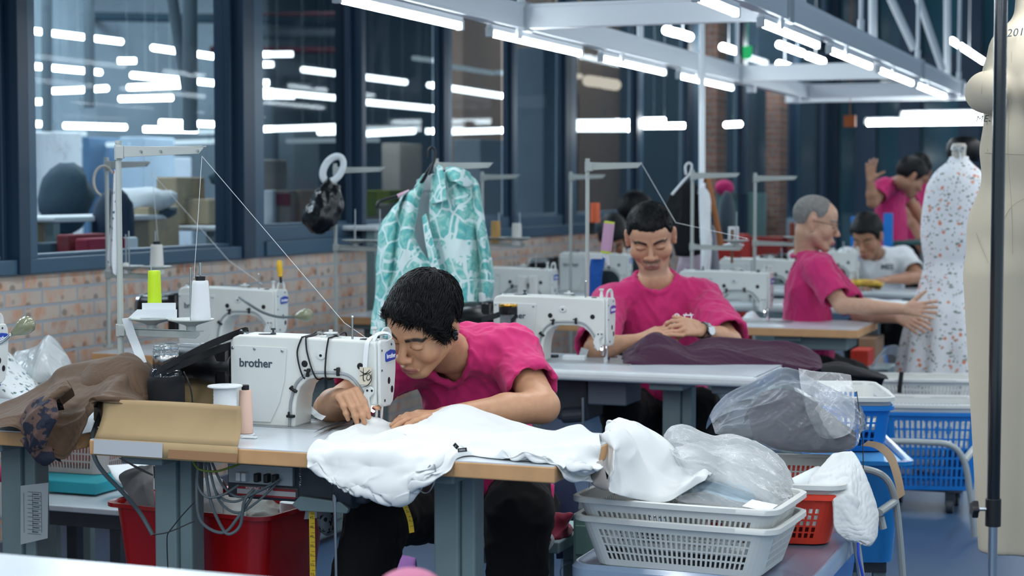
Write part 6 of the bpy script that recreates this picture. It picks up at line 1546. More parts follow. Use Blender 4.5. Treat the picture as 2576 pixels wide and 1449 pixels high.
# white tape ring and black bag on the next stand
c = PY(838, 425, 7.55); rr = MB()
tag(rr.tube([c + RT * .045 * math.cos(a_) + (UP * .06 + RT * .02) * math.sin(a_) for a_ in np.linspace(0, 2 * PI, 33)[:-1]], .013, 12, closed=True, flat=(.8, 1.3)).build('tape_ring', M['paper']), 'thick white ring hung over the stand by the window post', 'ring')
S = SDF(PD(812, 510, 8.35) - .28, PD(812, 510, 8.35) + .28, .008)
S.cap(PD(828, 452, 8.35), PD(818, 500, 8.35), .012, .05, .02).cap(PD(818, 500, 8.35), PD(806, 545, 8.35), .055, .082, .03).ell(PD(808, 545, 8.35), (.085, .06, .05), .03).cap(PD(850, 470, 8.35), PD(848, 520, 8.35), .01, .03, .04)
V, F = S.mesh(); N = vnormals(V, F); V = V + N * ((ridge(V * [20, 20, 6], 2) - .7) * .012)[:, None]; V = relax(V, F, 1)
t = thing('black_bag', 'thin black plastic bag tied to the stand below the white ring', 'bag', PD(812, 580, 8.35)); put_mesh('bag_body', V, F, mat('thin glossy black plastic', '15171a', .22), t)
a = PY(893, 628, 8.0); t = thing('cone_holder', 'empty white cone dish with a pin, right of the black bag', 'cone holder', a)
MB().lathe([(.05, 0), (.052, .006), (.02, .012), (.012, .02), (0, .02)], a, 24).build('holder', M['white'], t); MB().cyl(a, a + [0, 0, .13], .004, n=8).build('pin', M['white'], t)

# ---------------------------------------------------------------- below the left and nearest tables
def tub(name, label, cat, c, w, d, h, m, taper=.82, rz=0, rim=.016, wall=.003, rr=.05, lip=.02):
    t = thing(name, label, cat, c, rz)
    def ring(sc, z, off=0): return rrect(w * sc / 2 + off, d * sc / 2 + off, rr, 10, z)
    prof = [(taper, 0), (taper + (1 - taper) * .5, h * .5), (1, h - .012)]
    G = [ring(s_, z) for s_, z in prof] + [ring(1, h - .012, lip), ring(1, h, lip), ring(1, h, lip * .6), ring(1, h - .003, .0)]
    G = np.stack(G + [ring(s_, z + .003, -wall) for s_, z in prof[::-1]])
    MB().grid(np.concatenate([G, G[:, :1]], 1)).add(ring(taper, 0.001), [tuple(range(len(ring(taper, 0))))]).add(ring(taper, 0.004), [tuple(range(len(ring(taper, 0))))]).build('tub_body', m, t, world=False, smooth=40)
    return t


def rrect(a, b, r, n, z):
    r = min(r, a * .9, b * .9); P = []
    for cx, cy, a0 in ((a - r, b - r, 0), (-a + r, b - r, 90), (-a + r, -b + r, 180), (a - r, -b + r, 270)):
        for t in np.radians(np.linspace(a0, a0 + 90, n)): P.append((cx + r * math.cos(t), cy + r * math.sin(t), z))
    return np.array(P)


c = PD(545, 1490, 5.25); tub('red_bin', 'deep glossy red bin full of paper scraps under the nearest table', 'bin', (c[0] + .02, c[1], .14), .54, .36, .36, M['red_plastic'], taper=.86, rz=-.1)
for i, (pts_t, pts_b, lab, mm) in enumerate([([(300, 1195), (340, 1170), (385, 1165)], [(350, 1285), (370, 1285), (388, 1285)], 'grey pattern paper leaning out of the red bin, left of the leg', 'paper'), ([(495, 1210), (530, 1195), (560, 1200)], [(500, 1300), (530, 1312), (560, 1318)], 'crumpled grey pattern paper in the red bin', 'paper'),
                                            ([(545, 1250), (600, 1245), (640, 1300)], [(560, 1325), (600, 1325), (635, 1325)], 'curved grey paper piece in the red bin', 'paper'), ([(600, 1255), (660, 1250), (705, 1262)], [(640, 1320), (670, 1322), (700, 1318)], 'grey cloth scrap filling the right of the red bin', 'scrap')]):
    heap('paper_scrap', lab, mm, pts_t, pts_b, 5.35, 5.2, mat('grey pattern paper %d' % i, ['8e9294', '83878a', '9b9d9b', '787974'][i], .8), bulge=.04, freq=9, amp=.05, seed=60 + i, nu=30, nv=24, fold=(.4, .2, .9))
# low bench, teal board, baskets behind the legs at the left
t = thing('low_bench', 'dark-framed low bench with a white top behind the left table leg', 'bench', PD(230, 1330, 5.9))
a, b = PD(125, 1282, 5.9), PD(300, 1262, 5.9)
MB().bb((a[0] - .1, a[1] - .05, b[2] - .02), (b[0] + .1, a[1] + .28, b[2])).build('bench_top', M['laminate'], t, bevel=.004, smooth=0)
MB().bb((a[0] - .08, a[1] - .03, b[2] - .07), (b[0] + .08, a[1] + .24, b[2] - .022)).build('apron', M['darkgrey'], t, smooth=0)
for x in (a[0] - .04, b[0] + .05):
    for y in (a[1] + .0, a[1] + .2): MB().bb((x - .02, y - .02, 0), (x + .02, y + .02, b[2] - .05)).build('leg', M['darkgrey'], t, smooth=0)
a = PD(40, 1262, 6.1); b = PD(255, 1190, 6.1)
o = MB().bb((a[0], a[1], .20 + .18), (b[0] + .05, a[1] + .4, .42)).build('teal_board', M['teal'], bevel=.003, smooth=0); tag(o, 'teal board shelf edge behind the left table leg', 'board')
t = thing('grey_rack', 'grey metal rack standing on the floor behind the low bench', 'rack', PD(250, 1400, 6.6))
for px in (130, 215, 300):
    p = PD(px, 1300, 6.6); MB().bb((p[0] - .02, p[1], 0), (p[0] + .02, p[1] + .03, .40)).build('upright', M['leg'], t, smooth=0)
p0, p1_ = PD(120, 1300, 6.6), PD(310, 1300, 6.6); MB().bb((p0[0], p0[1], .2), (p1_[0], p0[1] + .03, .24)).build('rail', M['leg'], t, smooth=0)
o = heap('pink_cloth', 'magenta cloth glimpsed at the far left under the left table', 'cloth', [(-30, 1170), (0, 1165), (15, 1180)], [(-30, 1205), (0, 1208), (16, 1200)], 5.6, 5.5, M['pink'], bulge=.03, nu=20, nv=14, seed=71)
o = heap('white_bundle', 'white bundle under the left end of the left table', 'bundle', [(-40, 1210), (-10, 1200), (18, 1215)], [(-40, 1300), (-10, 1305), (20, 1295)], 5.5, 5.4, M['white_fabric'], bulge=.06, nu=24, nv=20, seed=72)
o = heap('white_paper', 'large white paper sheet slumped behind the nearest table legs', 'paper', [(270, 1165), (330, 1160), (388, 1160)], [(300, 1215), (345, 1240), (388, 1250)], 5.9, 5.8, M['paper'], bulge=.06, nu=24, nv=20, seed=73, freq=6)
o = heap('leopard_cushion', 'grey leopard-print cushion at the knee of the nearest man', 'cushion', [(797, 1275), (815, 1262), (838, 1264)], [(803, 1330), (822, 1342), (840, 1335)], 5.0, 5.0, floral_material('grey leopard cloth', '6e7478', [('14171c', 55, .38, 1, (1, 1, 1))]), bulge=.05, nu=20, nv=18, seed=74)
tag(MB().cyl(PD(755, 1262, 5.2), PD(755, 1300, 5.2), .06).build('tape_roll', M['paper']) , 'white roll beside the red bin', 'roll')
# stool with the maroon cushion under the nearest man
t = thing('work_stool', 'pale wooden stool with steel legs under the nearest man', 'stool', PD(1290, 1500, 5.6))
a, b = PD(1135, 1400, 5.5), PD(1440, 1345, 5.42)
z = b[2]
MB().bb((a[0], b[1] - .13, z - .035), (b[0], b[1] + .22, z)).build('seat', mat('pale painted wood', '8fa5aa', .6, noise=.15), t, bevel=.004, smooth=0)
for x in (a[0] + .06, b[0] - .06):
    for y in (b[1] - .08, b[1] + .17): MB().bb((x - .022, y - .022, 0), (x + .022, y + .022, z - .035)).build('leg', M['leg'], t, bevel=.003, smooth=0)
MB().bb((a[0] + .06, b[1] - .09, z - .09), (b[0] - .06, b[1] - .06, z - .035)).build('apron', M['leg'], t, smooth=0)
S = SDF(PD(1380, 1335, 5.45) - .25, PD(1380, 1335, 5.45) + .25, .007); S.ell(PD(1335, 1340, 5.45), (.13, .15, .045), .03); S.cap(PD(1380, 1320, 5.4), PD(1436, 1294, 5.38), .04, .008, .04)
V, F = S.mesh(); V[:, 2] = np.maximum(V[:, 2], z + .001); N = vnormals(V, F); V = V + N * ((ridge(V * 12, 2) - .7) * .008)[:, None]
t = thing('seat_cushion', 'maroon cushion on the stool behind the nearest man', 'cushion', PD(1380, 1345, 5.45)); put_mesh('cushion', V, F, mat('maroon cloth', '7d1c38', .85, sheen=.2), t)
tag(MB().ribbon(catmull([PD(*p) for p in ((1362, 1330, 5.3), (1385, 1345, 5.27), (1390, 1365, 5.26), (1372, 1390, 5.26), (1352, 1412, 5.26))], 20), RT, .01, .001).build('white_ribbon', M['paper']), 'white ribbon tail hanging from the maroon cushion', 'ribbon')
tag(heap('lilac_sack', None, None, [(965, 1408), (1000, 1392), (1045, 1400)], [(965, 1460), (1000, 1462), (1045, 1460)], 6.3, 6.25, mat('lilac cloth', '8d5f9e', .7), bulge=.06, nu=24, nv=16, seed=80, tagit=False), 'lilac cloth between the knees of the nearest man', 'cloth')
# the nearest white table and the pink bundle at the bottom edge
t = thing('sewing_table', 'blurred white table top cutting across the bottom left corner', 'table', (-1.6, 2.4, 0))
yb = PZ(300, 1418, TOP)[1]
MB().bb((-2.72, yb - .62, TOP - .042), (-1.30, yb, TOP - .002)).build('tabletop', M['edge_white'], t, bevel=.006, smooth=0)
MB().bb((-2.717, yb - .618, TOP - .003), (-1.303, yb - .002, TOP)).build('worktop_sheet', M['laminate'], t, smooth=0)
for x in (-2.5, -1.5): MB().bb((x - .05, yb - .4, 0), (x + .05, yb - .3, TOP - .042)).build('leg', M['leg'], t, smooth=0)
S = SDF(PD(1030, 1490, 2.7) - .2, PD(1030, 1490, 2.7) + .2, .006); S.ell(PD(1030, 1500, 2.7), (.056, .06, .043), .02)
V, F = S.mesh(); V[:, 2] = np.maximum(V[:, 2], TOP + .001); t = thing('pink_bundle', 'rounded pink cloth bundle just rising into the bottom edge', 'bundle', PD(1030, 1520, 2.7)); put_mesh('bundle', V, F, mat('soft pink cloth', 'b8708c', .85), t)
# ---------------------------------------------------------------- slotted baskets
def basket(label, c, w, d, h, m, taper=.82, rz=0, pitch=.0165, rows=5, z0=.018, z1=.030, rr=.045, bar=.42, lip=.016, wall=.0028, sides='all', name='slotted_basket', vpitch=None, open_rows=None, group=None):
    t = thing(name, label, 'basket', c, rz, group)
    def ringpts(sc):
        a, b = w * sc / 2, d * sc / 2; r = min(rr, a * .9, b * .9); P = []; fl = []
        def seg(p, q, n_):
            for i in range(n_):
                u0 = i / n_; u1 = (i + bar) / n_
                P.append(lerp(p, q, u0)); fl.append(0); P.append(lerp(p, q, u1)); fl.append(1)
        na = max(4, int((w - 2 * rr) / pitch)); nb = max(4, int((d - 2 * rr) / pitch))
        for (cx, cy, a0), (q, n_) in zip(((a - r, b - r, 0), (-a + r, b - r, 90), (-a + r, -b + r, 180), (a - r, -b + r, 270)), (((-a + r, b), na), ((-a, -b + r), nb), ((a - r, -b), na), ((a, b - r), nb))):
            arcp = [(cx + r * math.cos(x), cy + r * math.sin(x)) for x in np.radians(np.linspace(a0, a0 + 90, 7))]
            for p in arcp[:-1]: P.append(np.array(p)); fl.append(0)
            seg(arcp[-1], q, n_)
        return np.array(P), fl
    H_ = h; zs = [0.0, z0]; hf = [0]
    span = (H_ - z1 - z0); vp = span / rows
    for i in range(rows): zs += [z0 + vp * i + vp * .80, z0 + vp * (i + 1)]; hf += [1, 0]
    zs += [H_ - .012]; hf += [0]
    zs = np.array(zs); R = []
    for z in zs:
        P, fl = ringpts(taper + (1 - taper) * z / H_); R.append(np.concatenate([P, np.full((len(P), 1), z)], 1))
    n_ = len(fl); V = np.concatenate(R); f = []
    for j in range(len(zs) - 1):
        for i in range(n_):
            if hf[j] and fl[i] and (open_rows is None or True): continue
            f.append((j * n_ + i, j * n_ + (i + 1) % n_, (j + 1) * n_ + (i + 1) % n_, (j + 1) * n_ + i))
    f.append(tuple(range(n_)))
    MB().add(V, f).build('slotted_wall', m, t, world=False, smooth=0, solid=wall, fixn=False)
    P, _ = ringpts(1.0); k = 1 + lip / (w / 2); 
    def off(o, z): q = P.copy(); L = np.linalg.norm(q, axis=1)[:, None]; return np.concatenate([q * (1 + o / L), np.full((len(q), 1), z)], 1)
    G = np.stack([off(-.002, H_ - .014), off(lip * .5, H_ - .013), off(lip, H_ - .016), off(lip, H_ - .003), off(lip * .55, H_), off(-.001, H_ - .002), off(-.004, H_ - .012), off(-.002, H_ - .014)])
    MB().grid(np.concatenate([G, G[:, :1]], 1)).build('rim', m, t, world=False, smooth=60)
    return t


lidz = .42
LB = PD(1822, 1400, 4.98)
# the bin with the pale lid that carries the front baskets
a, b, c_, d_ = PZ(1490, 1400, lidz), PZ(1880, 1449, lidz), PZ(2150, 1332, lidz), PZ(1620, 1320, lidz)
bx = np.array([(PZ(1485, 1372, lidz) + PZ(2148, 1345, lidz))[0] / 2, 3.92, 0])
t = thing('storage_bin', 'storage bin with a pale blue translucent lid carrying the pale and orange baskets', 'storage bin', (LB[0], LB[1], 0), .0)
ww, dd = .66, .84
G = np.stack([rrect(ww / 2 * s_, dd / 2 * s_, .05, 8, z) for s_, z in ((.86, .12), (.93, .3), (.95, lidz - .03))])
MB().grid(np.concatenate([G, G[:, :1]], 1)).add(rrect(ww / 2 * .86, dd / 2 * .86, .05, 8, .12), [tuple(range(32))]).build('bin_body', M['blue_plastic'], t, world=False, smooth=40)
G = np.stack([rrect(ww / 2 * s_, dd / 2 * s_, .06, 8, z) for s_, z in ((1.0, lidz - .045), (1.0, lidz - .012), (.975, lidz), (.955, lidz), (.935, lidz - .006), (.5, lidz - .006), (.02, lidz - .006))])
MB().grid(np.concatenate([G, G[:, :1]], 1)).build('lid', M['lid_plastic'], t, world=False, smooth=40)
t = thing('low_stand', 'low dark stand under the bin with the pale blue lid', 'stand', (LB[0], LB[1], 0), .0)
MB().bb((-.24, -.32, .08), (.24, .32, .118)).build('top', M['darkgrey'], t, world=False, smooth=0)
for x in (-.21, .21):
    for y in (-.34, .34): MB().bb((x - .02, y - .02, 0), (x + .02, y + .02, .08)).build('leg', M['leg'], t, world=False, smooth=0)
fb = PD(1738, 1400, 4.74)
b1 = basket('lower of two nested pale slotted baskets at the front right', (fb[0], fb[1], lidz), .535, .335, .135, M['white_plastic'], rz=-.05, rows=4, pitch=.0150, taper=.84, z1=.032)
b2 = basket('upper of two nested pale slotted baskets, holding white fabric and plastic', (fb[0] - .003, fb[1] + .003, lidz + .05), .54, .34, .135, M['white_plastic'], rz=-.045, rows=4, pitch=.0150, taper=.84, z1=.034)
for i in range(9):
    r_ = random.Random(i); x = -1.14 + .04 * i
# things inside the upper basket
o = heap('folded_strips', 'stack of pale blue-white folded strips in the upper pale basket', 'fabric', [(1722, 1212), (1770, 1200), (1830, 1205), (1895, 1232)], [(1745, 1246), (1790, 1255), (1850, 1268), (1902, 1262)], 4.78, 4.68, mat('pale blue white fabric', 'b9cbd6', .8), bulge=.03, freq=30, amp=.03, seed=90, fold=(1, 0, -.25), nu=50, nv=30)
S_ = [(1675, 1110), (1690, 1075), (1722, 1072), (1790, 1095), (1850, 1092), (1915, 1115), (1960, 1150), (1982, 1190), (1995, 1230)]
heap('plastic_bag', 'clear crinkled plastic bag stuffed with white fabric on the upper pale basket', 'bag', S_, [(1690, 1130), (1715, 1170), (1745, 1190), (1790, 1205), (1850, 1225), (1900, 1248), (1935, 1268), (1960, 1272), (1990, 1260)], 4.98, 4.68, M['clear_plastic'], bulge=.08, freq=9, amp=.07, seed=91, nu=100, nv=60, solid=0, fold=(.6, .2, -.5))
heap('white_fabric', 'white fabric filling the clear bag on the upper pale basket', 'fabric', [(1700, 1120), (1740, 1110), (1800, 1118), (1860, 1120), (1920, 1145), (1965, 1190), (1980, 1235)], [(1730, 1190), (1760, 1200), (1800, 1215), (1860, 1240), (1900, 1255), (1940, 1272), (1975, 1268)], 5.05, 4.75, M['white_fabric'], bulge=.05, freq=7, amp=.06, seed=92, fold=(.6, .2, -.5))
heap('plastic_bag', 'flattened clear plastic along the front of the upper pale basket', 'bag', [(1712, 1238), (1760, 1232), (1830, 1250), (1880, 1262)], [(1700, 1252), (1760, 1268), (1820, 1280), (1885, 1282)], 4.66, 4.62, M['clear_plastic'], bulge=.02, freq=12, amp=.04, seed=93, nu=60, nv=24, solid=0)
t = thing('paper_card', 'small white card lying at the right front of the upper pale basket', 'card', PD(1912, 1275, 4.6)); MB().box(PD(1912, 1272, 4.6), (.075, .06, .001), (.15, .1, -.2)).build('card', M['paper'], t, smooth=0)
heap('dark_fabric', 'dark fabric seen through the slots of the lower pale basket', 'fabric', [(1560, 1330), (1640, 1322), (1740, 1340), (1850, 1350), (1900, 1360)], [(1570, 1400), (1650, 1410), (1740, 1415), (1840, 1425), (1890, 1425)], 4.72, 4.66, mat('mixed grey black cloth', '2a2c30', .9, col2='8a8b8a', nscale=20), bulge=.03, freq=10, amp=.04, seed=94, nu=50, nv=24)
heap('grey_cloth', 'brown-grey cloth tail hanging behind the left end of the pale baskets', 'cloth', [(1486, 1185), (1500, 1160), (1515, 1150)], [(1490, 1212), (1515, 1225), (1530, 1225)], 4.45, 4.4, mat('taupe cloth', '8d8783', .8), bulge=.02, nu=24, nv=20, seed=95)

# orange basket with a pale one nested inside and the white cloth hanging over it
_A = PZ(2115, 1222, .60); _B = PZ(2108, 1134, .60); _c = (_A + _B) / 2 - RT * .20; ob = (_c[0], _c[1], lidz)
orz = math.atan2(-(_B - _A)[0], (_B - _A)[1])
basket('orange-red slotted basket behind the pale ones on the blue lid', ob, .40, .54, .15, M['orange_plastic'], rz=orz, rows=5, pitch=.019, taper=.84, z1=.04, rr=.05)
basket('pale slotted basket nested in the orange-red one', (ob[0] + .0, ob[1] + .0, lidz + .05), .405, .55, .13, M['white_plastic'], rz=orz, rows=4, pitch=.015, taper=.86, rr=.05, lip=.018)
G = loft([row([(2005, 1232, 5.06), (2035, 1200, 5.08), (2068, 1165, 5.12), (2095, 1135, 5.16)]),
          row([(2045, 1228, 4.96), (2080, 1215, 4.96), (2105, 1180, 5.00), (2130, 1130, 5.06)]),
          row([(2090, 1250, 4.90), (2120, 1240, 4.90), (2140, 1210, 4.92), (2150, 1135, 5.00)]),
          row([(2100, 1320, 4.88), (2130, 1310, 4.87), (2160, 1290, 4.88), (2178, 1190, 4.94)]),
          row([(2130, 1350, 4.87), (2150, 1345, 4.86), (2180, 1330, 4.87), (2208, 1280, 4.91)]),
          row([(2150, 1358, 4.88), (2170, 1364, 4.87), (2190, 1364, 4.87), (2205, 1345, 4.90)])], 80, 44)
P = drape(G, slack=1.03, slack_u=1.05, iters=40, hold=.06, grav=.0005, seed=21, jitter=.04, fold=(.35, 0, -.94), freq=14, stretch=.1)
tag(sheet('white_cloth', P, M['white_fabric'], solid=.002), 'long gathered white cloth hanging over the corner of the orange-red basket', 'cloth')
tag(MB().cyl(PD(1985, 1232, 5.0), PD(2060, 1192, 5.2), .026, .024, n=16).build('fabric_roll', M['paper'], bevel=.003), 'short white fabric roll lying in the pale nested basket', 'roll')

# plastic bag with dark purple clothes
top = [(1785, 1040), (1830, 990), (1900, 955), (1960, 925), (2015, 935), (2060, 960), (2110, 985), (2150, 1010), (2160, 1060)]
bot = [(1800, 1085), (1850, 1100), (1900, 1118), (1960, 1130), (2020, 1135), (2080, 1138), (2120, 1135), (2150, 1120), (2160, 1090)]
heap('dark_clothes', 'dark aubergine clothes packed in clear plastic beside the blue baskets', 'clothes', [(1880, 1030), (1930, 980), (1990, 975), (2050, 1010), (2110, 1060), (2150, 1090)], [(1895, 1095), (1950, 1122), (2010, 1132), (2070, 1134), (2120, 1130), (2150, 1115)], 5.5, 5.25, mat('dark plum cloth', '2f2433', .8), bulge=.09, freq=6, amp=.06, seed=33, fold=(.8, .2, -.5))
heap('plastic_bag', 'large clear plastic bag over the dark aubergine clothes', 'bag', top, bot, 5.55, 5.2, M['clear_plastic_dark'], bulge=.12, freq=6, amp=.08, seed=34, nu=110, nv=70, solid=0, fold=(.5, .2, .8))
G = loft([row([(2010, 920, 5.45), (2016, 970, 5.37), (2030, 1030, 5.30), (2060, 1090, 5.25)]), row([(2060, 928, 5.40), (2075, 985, 5.31), (2080, 1040, 5.25), (2090, 1095, 5.21)]), row([(2100, 930, 5.40), (2120, 980, 5.29), (2120, 1040, 5.23), (2118, 1090, 5.19)]), row([(2140, 936, 5.40), (2148, 985, 5.33), (2150, 1040, 5.25), (2140, 1080, 5.21)])], 50, 50)
tag(sheet('plastic_bag', drape(G, 1.04, 1.04, iters=40, hold=.06, seed=36, jitter=.05, fold=(.3, .2, .9), freq=9), M['clear_plastic'], solid=0), 'upright clear plastic flap rising before the blue basket', 'bag')
heap('plastic_bag', 'crinkled clear bag lying on the floor left of the pale baskets', 'bag', [(1412, 1400), (1450, 1390), (1500, 1392), (1520, 1400)], [(1412, 1480), (1450, 1480), (1500, 1480), (1525, 1470)], 5.6, 5.5, M['clear_plastic_dark'], bulge=.08, freq=9, amp=.07, seed=37, nu=50, nv=40, solid=0)
t = thing('mint_crate', 'pale mint plastic drawer unit behind the pale baskets', 'crate', PD(1490, 1400, 5.3)); a = PD(1440, 1290, 5.3); b = PD(1600, 1290, 5.3)
MB().bb((a[0], a[1], 0), (b[0], a[1] + .35, a[2])).build('crate_body', M['mint'], t, bevel=.01, smooth=0)
for z in (.08, .2, .32): MB().bb((a[0] + .01, a[1] - .006, z), (b[0] - .01, a[1], z + .09)).build('drawer_front', M['mint'], t, bevel=.004, smooth=0)
heap('navy_cloth', 'dark navy cloth hanging behind the nearest man by the pale baskets', 'cloth', [(1392, 1215), (1410, 1190), (1440, 1200), (1455, 1250)], [(1400, 1400), (1420, 1400), (1440, 1400), (1455, 1400)], 5.9, 5.9, mat('navy cloth', '101c3a', .85), bulge=.04, freq=7, amp=.04, seed=38, fold=(0, 0, 1), nu=30, nv=30)

# blue baskets
def blue_stack(): pass
q = PD(2122, 1100, 6.0); q[2] = .22
t = tub('blue_tub', 'glossy blue tub with a broad rim below the deep blue crate', 'tub', q, .28, .84, .34, mat('glossy blue plastic', '1f7fc6', .15, coat=.4), taper=.86, rz=.30, lip=.03)
MB().grid(np.stack([rrect(.14 * s_, .415 * s_, .05, 8, .332) for s_ in (1.0, .02)]).repeat(1, 0)[:, list(range(32)) + [0]]).build('tub_lid', mat('pale blue lid', '5fa3d6', .2), t, world=False, smooth=0)
t = thing('low_stand', 'dark low stand under the glossy blue tub', 'stand', (q[0], q[1], 0), .30)
MB().bb((-.10, -.33, .18), (.10, .33, .218)).build('top', M['darkgrey'], t, world=False, smooth=0)
for x in (-.08, .08):
    for y in (-.3, .3): MB().bb((x - .02, y - .02, 0), (x + .02, y + .02, .18)).build('leg', M['leg'], t, world=False, smooth=0)
q = PD(2118, 1100, 6.0); q[2] = .557
basket('deep blue slotted crate beside the plastic bag', q, .27, .46, .155, M['blue_plastic'], rz=.30, rows=4, pitch=.022, taper=.86, name='blue_crate')
basket('pale slotted basket nested in the deep blue crate', (q[0], q[1], q[2] + .065), .275, .465, .12, M['white_plastic'], rz=.30, rows=2, pitch=.018, taper=.88)
p = PD(2328, 1218, 7.85)
basket('large blue slotted crate on the floor cart before the floral dress', (p[0], p[1], p[2]), .43, .34, .345, M['blue_plastic'], rz=.25, rows=7, pitch=.024, taper=.9, name='blue_crate')
basket('pale basket nested in the large blue crate, front one', (p[0], p[1] - .0, p[2] + .18), .435, .345, .20, M['white_plastic'], rz=.25, rows=3, pitch=.018, taper=.9)
p = PD(2320, 1008, 8.4)
basket('pale slotted basket behind the large blue crate', (p[0], p[1], p[2]), .54, .26, .12, M['white_plastic'], rz=.25, rows=3, pitch=.018, taper=.88)
t = thing('low_stand', 'dark low stand under the rear pale basket', 'stand', (p[0], p[1], 0)); MB().bb((p[0] - .2, p[1] - .1, p[2] - .03), (p[0] + .2, p[1] + .1, p[2] - .002)).build('stand_top', M['leg'], t, smooth=0)
for x in (-.18, .18): MB().bb((p[0] + x - .015, p[1] - .02, 0), (p[0] + x + .015, p[1] + .02, p[2] - .03)).build('leg', M['leg'], t, smooth=0)
tag(MB().box(PD(2265, 962, 8.2), (.02, .01, .10), (0, .1, 0)).build('black_clip', M['black'], smooth=0), 'black strap over the rim of the rear pale basket', 'strap')
t = thing('wheeled_dolly', 'grey wheeled dolly under the large blue crate', 'dolly', (PD(2335, 1215, 7.85)[0], PD(2335, 1215, 7.85)[1], 0))
q = PD(2328, 1218, 7.85); MB().bb((q[0] - .17, q[1] - .12, q[2] - .012), (q[0] + .17, q[1] + .12, q[2] - .002)).build('deck', M['darkgrey'], t, smooth=0)
for dx in (-.13, .12):
    for dy in (-.1, .1): MB().cyl((q[0] + dx - .015, q[1] + dy, .03), (q[0] + dx + .015, q[1] + dy, .03), .03, n=18).bb((q[0] + dx - .02, q[1] + dy - .01, .035), (q[0] + dx + .02, q[1] + dy + .01, q[2] - .012)).build('caster', M['darkgrey'], t)
# tube-framed stools
def tube_stool(label, pts, d, extra=(), r=.014, seat=None):
    t = thing('stool_frame', label, 'stool', PD(pts[-1][0], pts[-1][1], d[-1]) * [1, 1, 0])
    for P_, D_ in [(pts, d)] + list(extra):
        MB().tube(catmull([PD(x, y, dd) for (x, y), dd in zip(P_, D_)], 40), r, 10, flat=(1, .8)).build('leg', M['leg'] if False else mat_leg, t)
    return t
mat_leg = mat('pale grey painted tube', '9ba3a4', .4)
tube_stool('grey tube-framed stool standing right of the blue lid', [(2120, 1180), (2175, 1180), (2225, 1200), (2250, 1250), (2262, 1340), (2272, 1470)], (5.4, 5.4, 5.4, 5.4, 5.4, 5.4), extra=[([(2210, 1290), (2250, 1262)], (5.2, 5.4)), ([(2148, 1330), (2158, 1390), (2168, 1470)], (5.0, 5.0, 5.0)), ([(2215, 1300), (2222, 1330)], (5.25, 5.25))])
tube_stool('grey tube-framed stool wrapped round the large blue crate', [(2240, 1110), (2320, 1112), (2390, 1120), (2425, 1160), (2440, 1240), (2452, 1350)], (7.1,) * 6, r=.016, extra=[([(2425, 1160), (2450, 1130), (2470, 1110)], (7.1, 7.2, 7.4))])
tag(MB().ribbon(catmull([PD(*p) for p in ((2175, 1115, 5.4), (2210, 1122, 5.4), (2240, 1150, 5.38), (2258, 1200, 5.36), (2268, 1250, 5.35))], 30), RT * .8 + UP * .55, .026, .002).build('cream_strap', mat('cream webbing', 'b39a7e', .8)), 'cream strap curving down from the blue tub', 'strap')
tag(MB().tube(catmull([PD(*p) for p in ((2158, 1365, 4.85), (2160, 1400, 4.84), (2165, 1425, 4.84), (2172, 1455, 4.84))], 14), .004, 6).build('blue_string', mat('blue cord', '1b3fb0', .6)), 'bright blue cord hanging below the white cloth', 'cord')
tag(MB().tube(catmull([PD(*p) for p in ((2155, 985, 5.5), (2162, 1040, 5.4), (2170, 1110, 5.35), (2172, 1200, 5.3))], 20), .0016, 6).build('black_lead', M['black']), 'thin black lead running down the deep blue crate', 'lead')

# ---------------------------------------------------------------- second table: purple cloth and small things
P2T = [(1562, 905), (1590, 870), (1640, 832), (1680, 836), (1720, 862), (1775, 848), (1850, 856), (1930, 860), (1990, 862), (2040, 880), (2068, 915)]
P2B = [(1566, 912), (1600, 920), (1650, 925), (1700, 926), (1760, 929), (1820, 932), (1880, 932), (1940, 934), (1990, 938), (2030, 935), (2066, 922)]
heap('purple_garment', 'dark purple cloth lying in long folds across the second table', 'garment', P2T, P2B, 6.95, 6.72, M['purple_fabric'], bulge=.07, freq=5, amp=.08, seed=41, fold=(.95, .1, -.22), nu=140, nv=50)
heap('purple_garment', 'fold of dark purple cloth raised between the hands of the crew-cut man', 'garment', [(1600, 870), (1625, 838), (1665, 834), (1700, 850)], [(1575, 905), (1630, 915), (1680, 915), (1725, 905)], 6.85, 6.8, M['purple_fabric'], bulge=.04, freq=9, amp=.04, seed=42, fold=(.5, 0, -.8), nu=50, nv=30)
heap('black_garment', 'black garment lying beyond the right end of the second table', 'garment', [(2060, 912), (2110, 905), (2160, 920), (2230, 942)], [(2070, 940), (2120, 945), (2170, 948), (2235, 950)], 7.2, 7.1, mat('black cloth', '0b0d11', .85), bulge=.05, seed=43, nu=50, nv=20)
t = thing('water_bottle', 'black bottle with a gold-rimmed lid before the second machine', 'bottle', PY(1290, 905, 6.33)); a = PY(1290, 742, 6.33); zz = a[2]; X_ = a[0]
MB().lathe([(.036, 0), (.038, .004), (.038, .105), (.034, .112), (0, .112)], (X_, 6.28, TOP + .002), 28).build('sleeve', M['black_fabric'], t, smooth=50)
MB().lathe([(.030, .105), (.032, .112), (.032, .190), (0, .190)], (X_, 6.28, TOP + .002), 28).build('clear_body', mat('smoky clear bottle', '8f9498', .08, trans=.6), t, smooth=50)
MB().lathe([(.035, .190), (.036, .192), (.036, .222), (.030, .224), (0, .224)], (X_, 6.28, TOP + .002), 28).build('lid', M['black'], t, smooth=50)
MB().lathe([(.0355, .219), (.0365, .221), (.0365, .227), (.0355, .229), (.032, .228)], (X_, 6.28, TOP + .002), 28).build('gold_rim', mat('gold', 'c9983a', .2, 1), t, smooth=50)
MB().ribbon(catmull([PY(1210, 805, 6.4), PY(1245, 795, 6.3), PY(1290, 780, 6.23), PY(1300, 792, 6.23), PY(1285, 810, 6.23)], 24), UP, .022, .002).build('strap', M['black_fabric'], t, smooth=60)
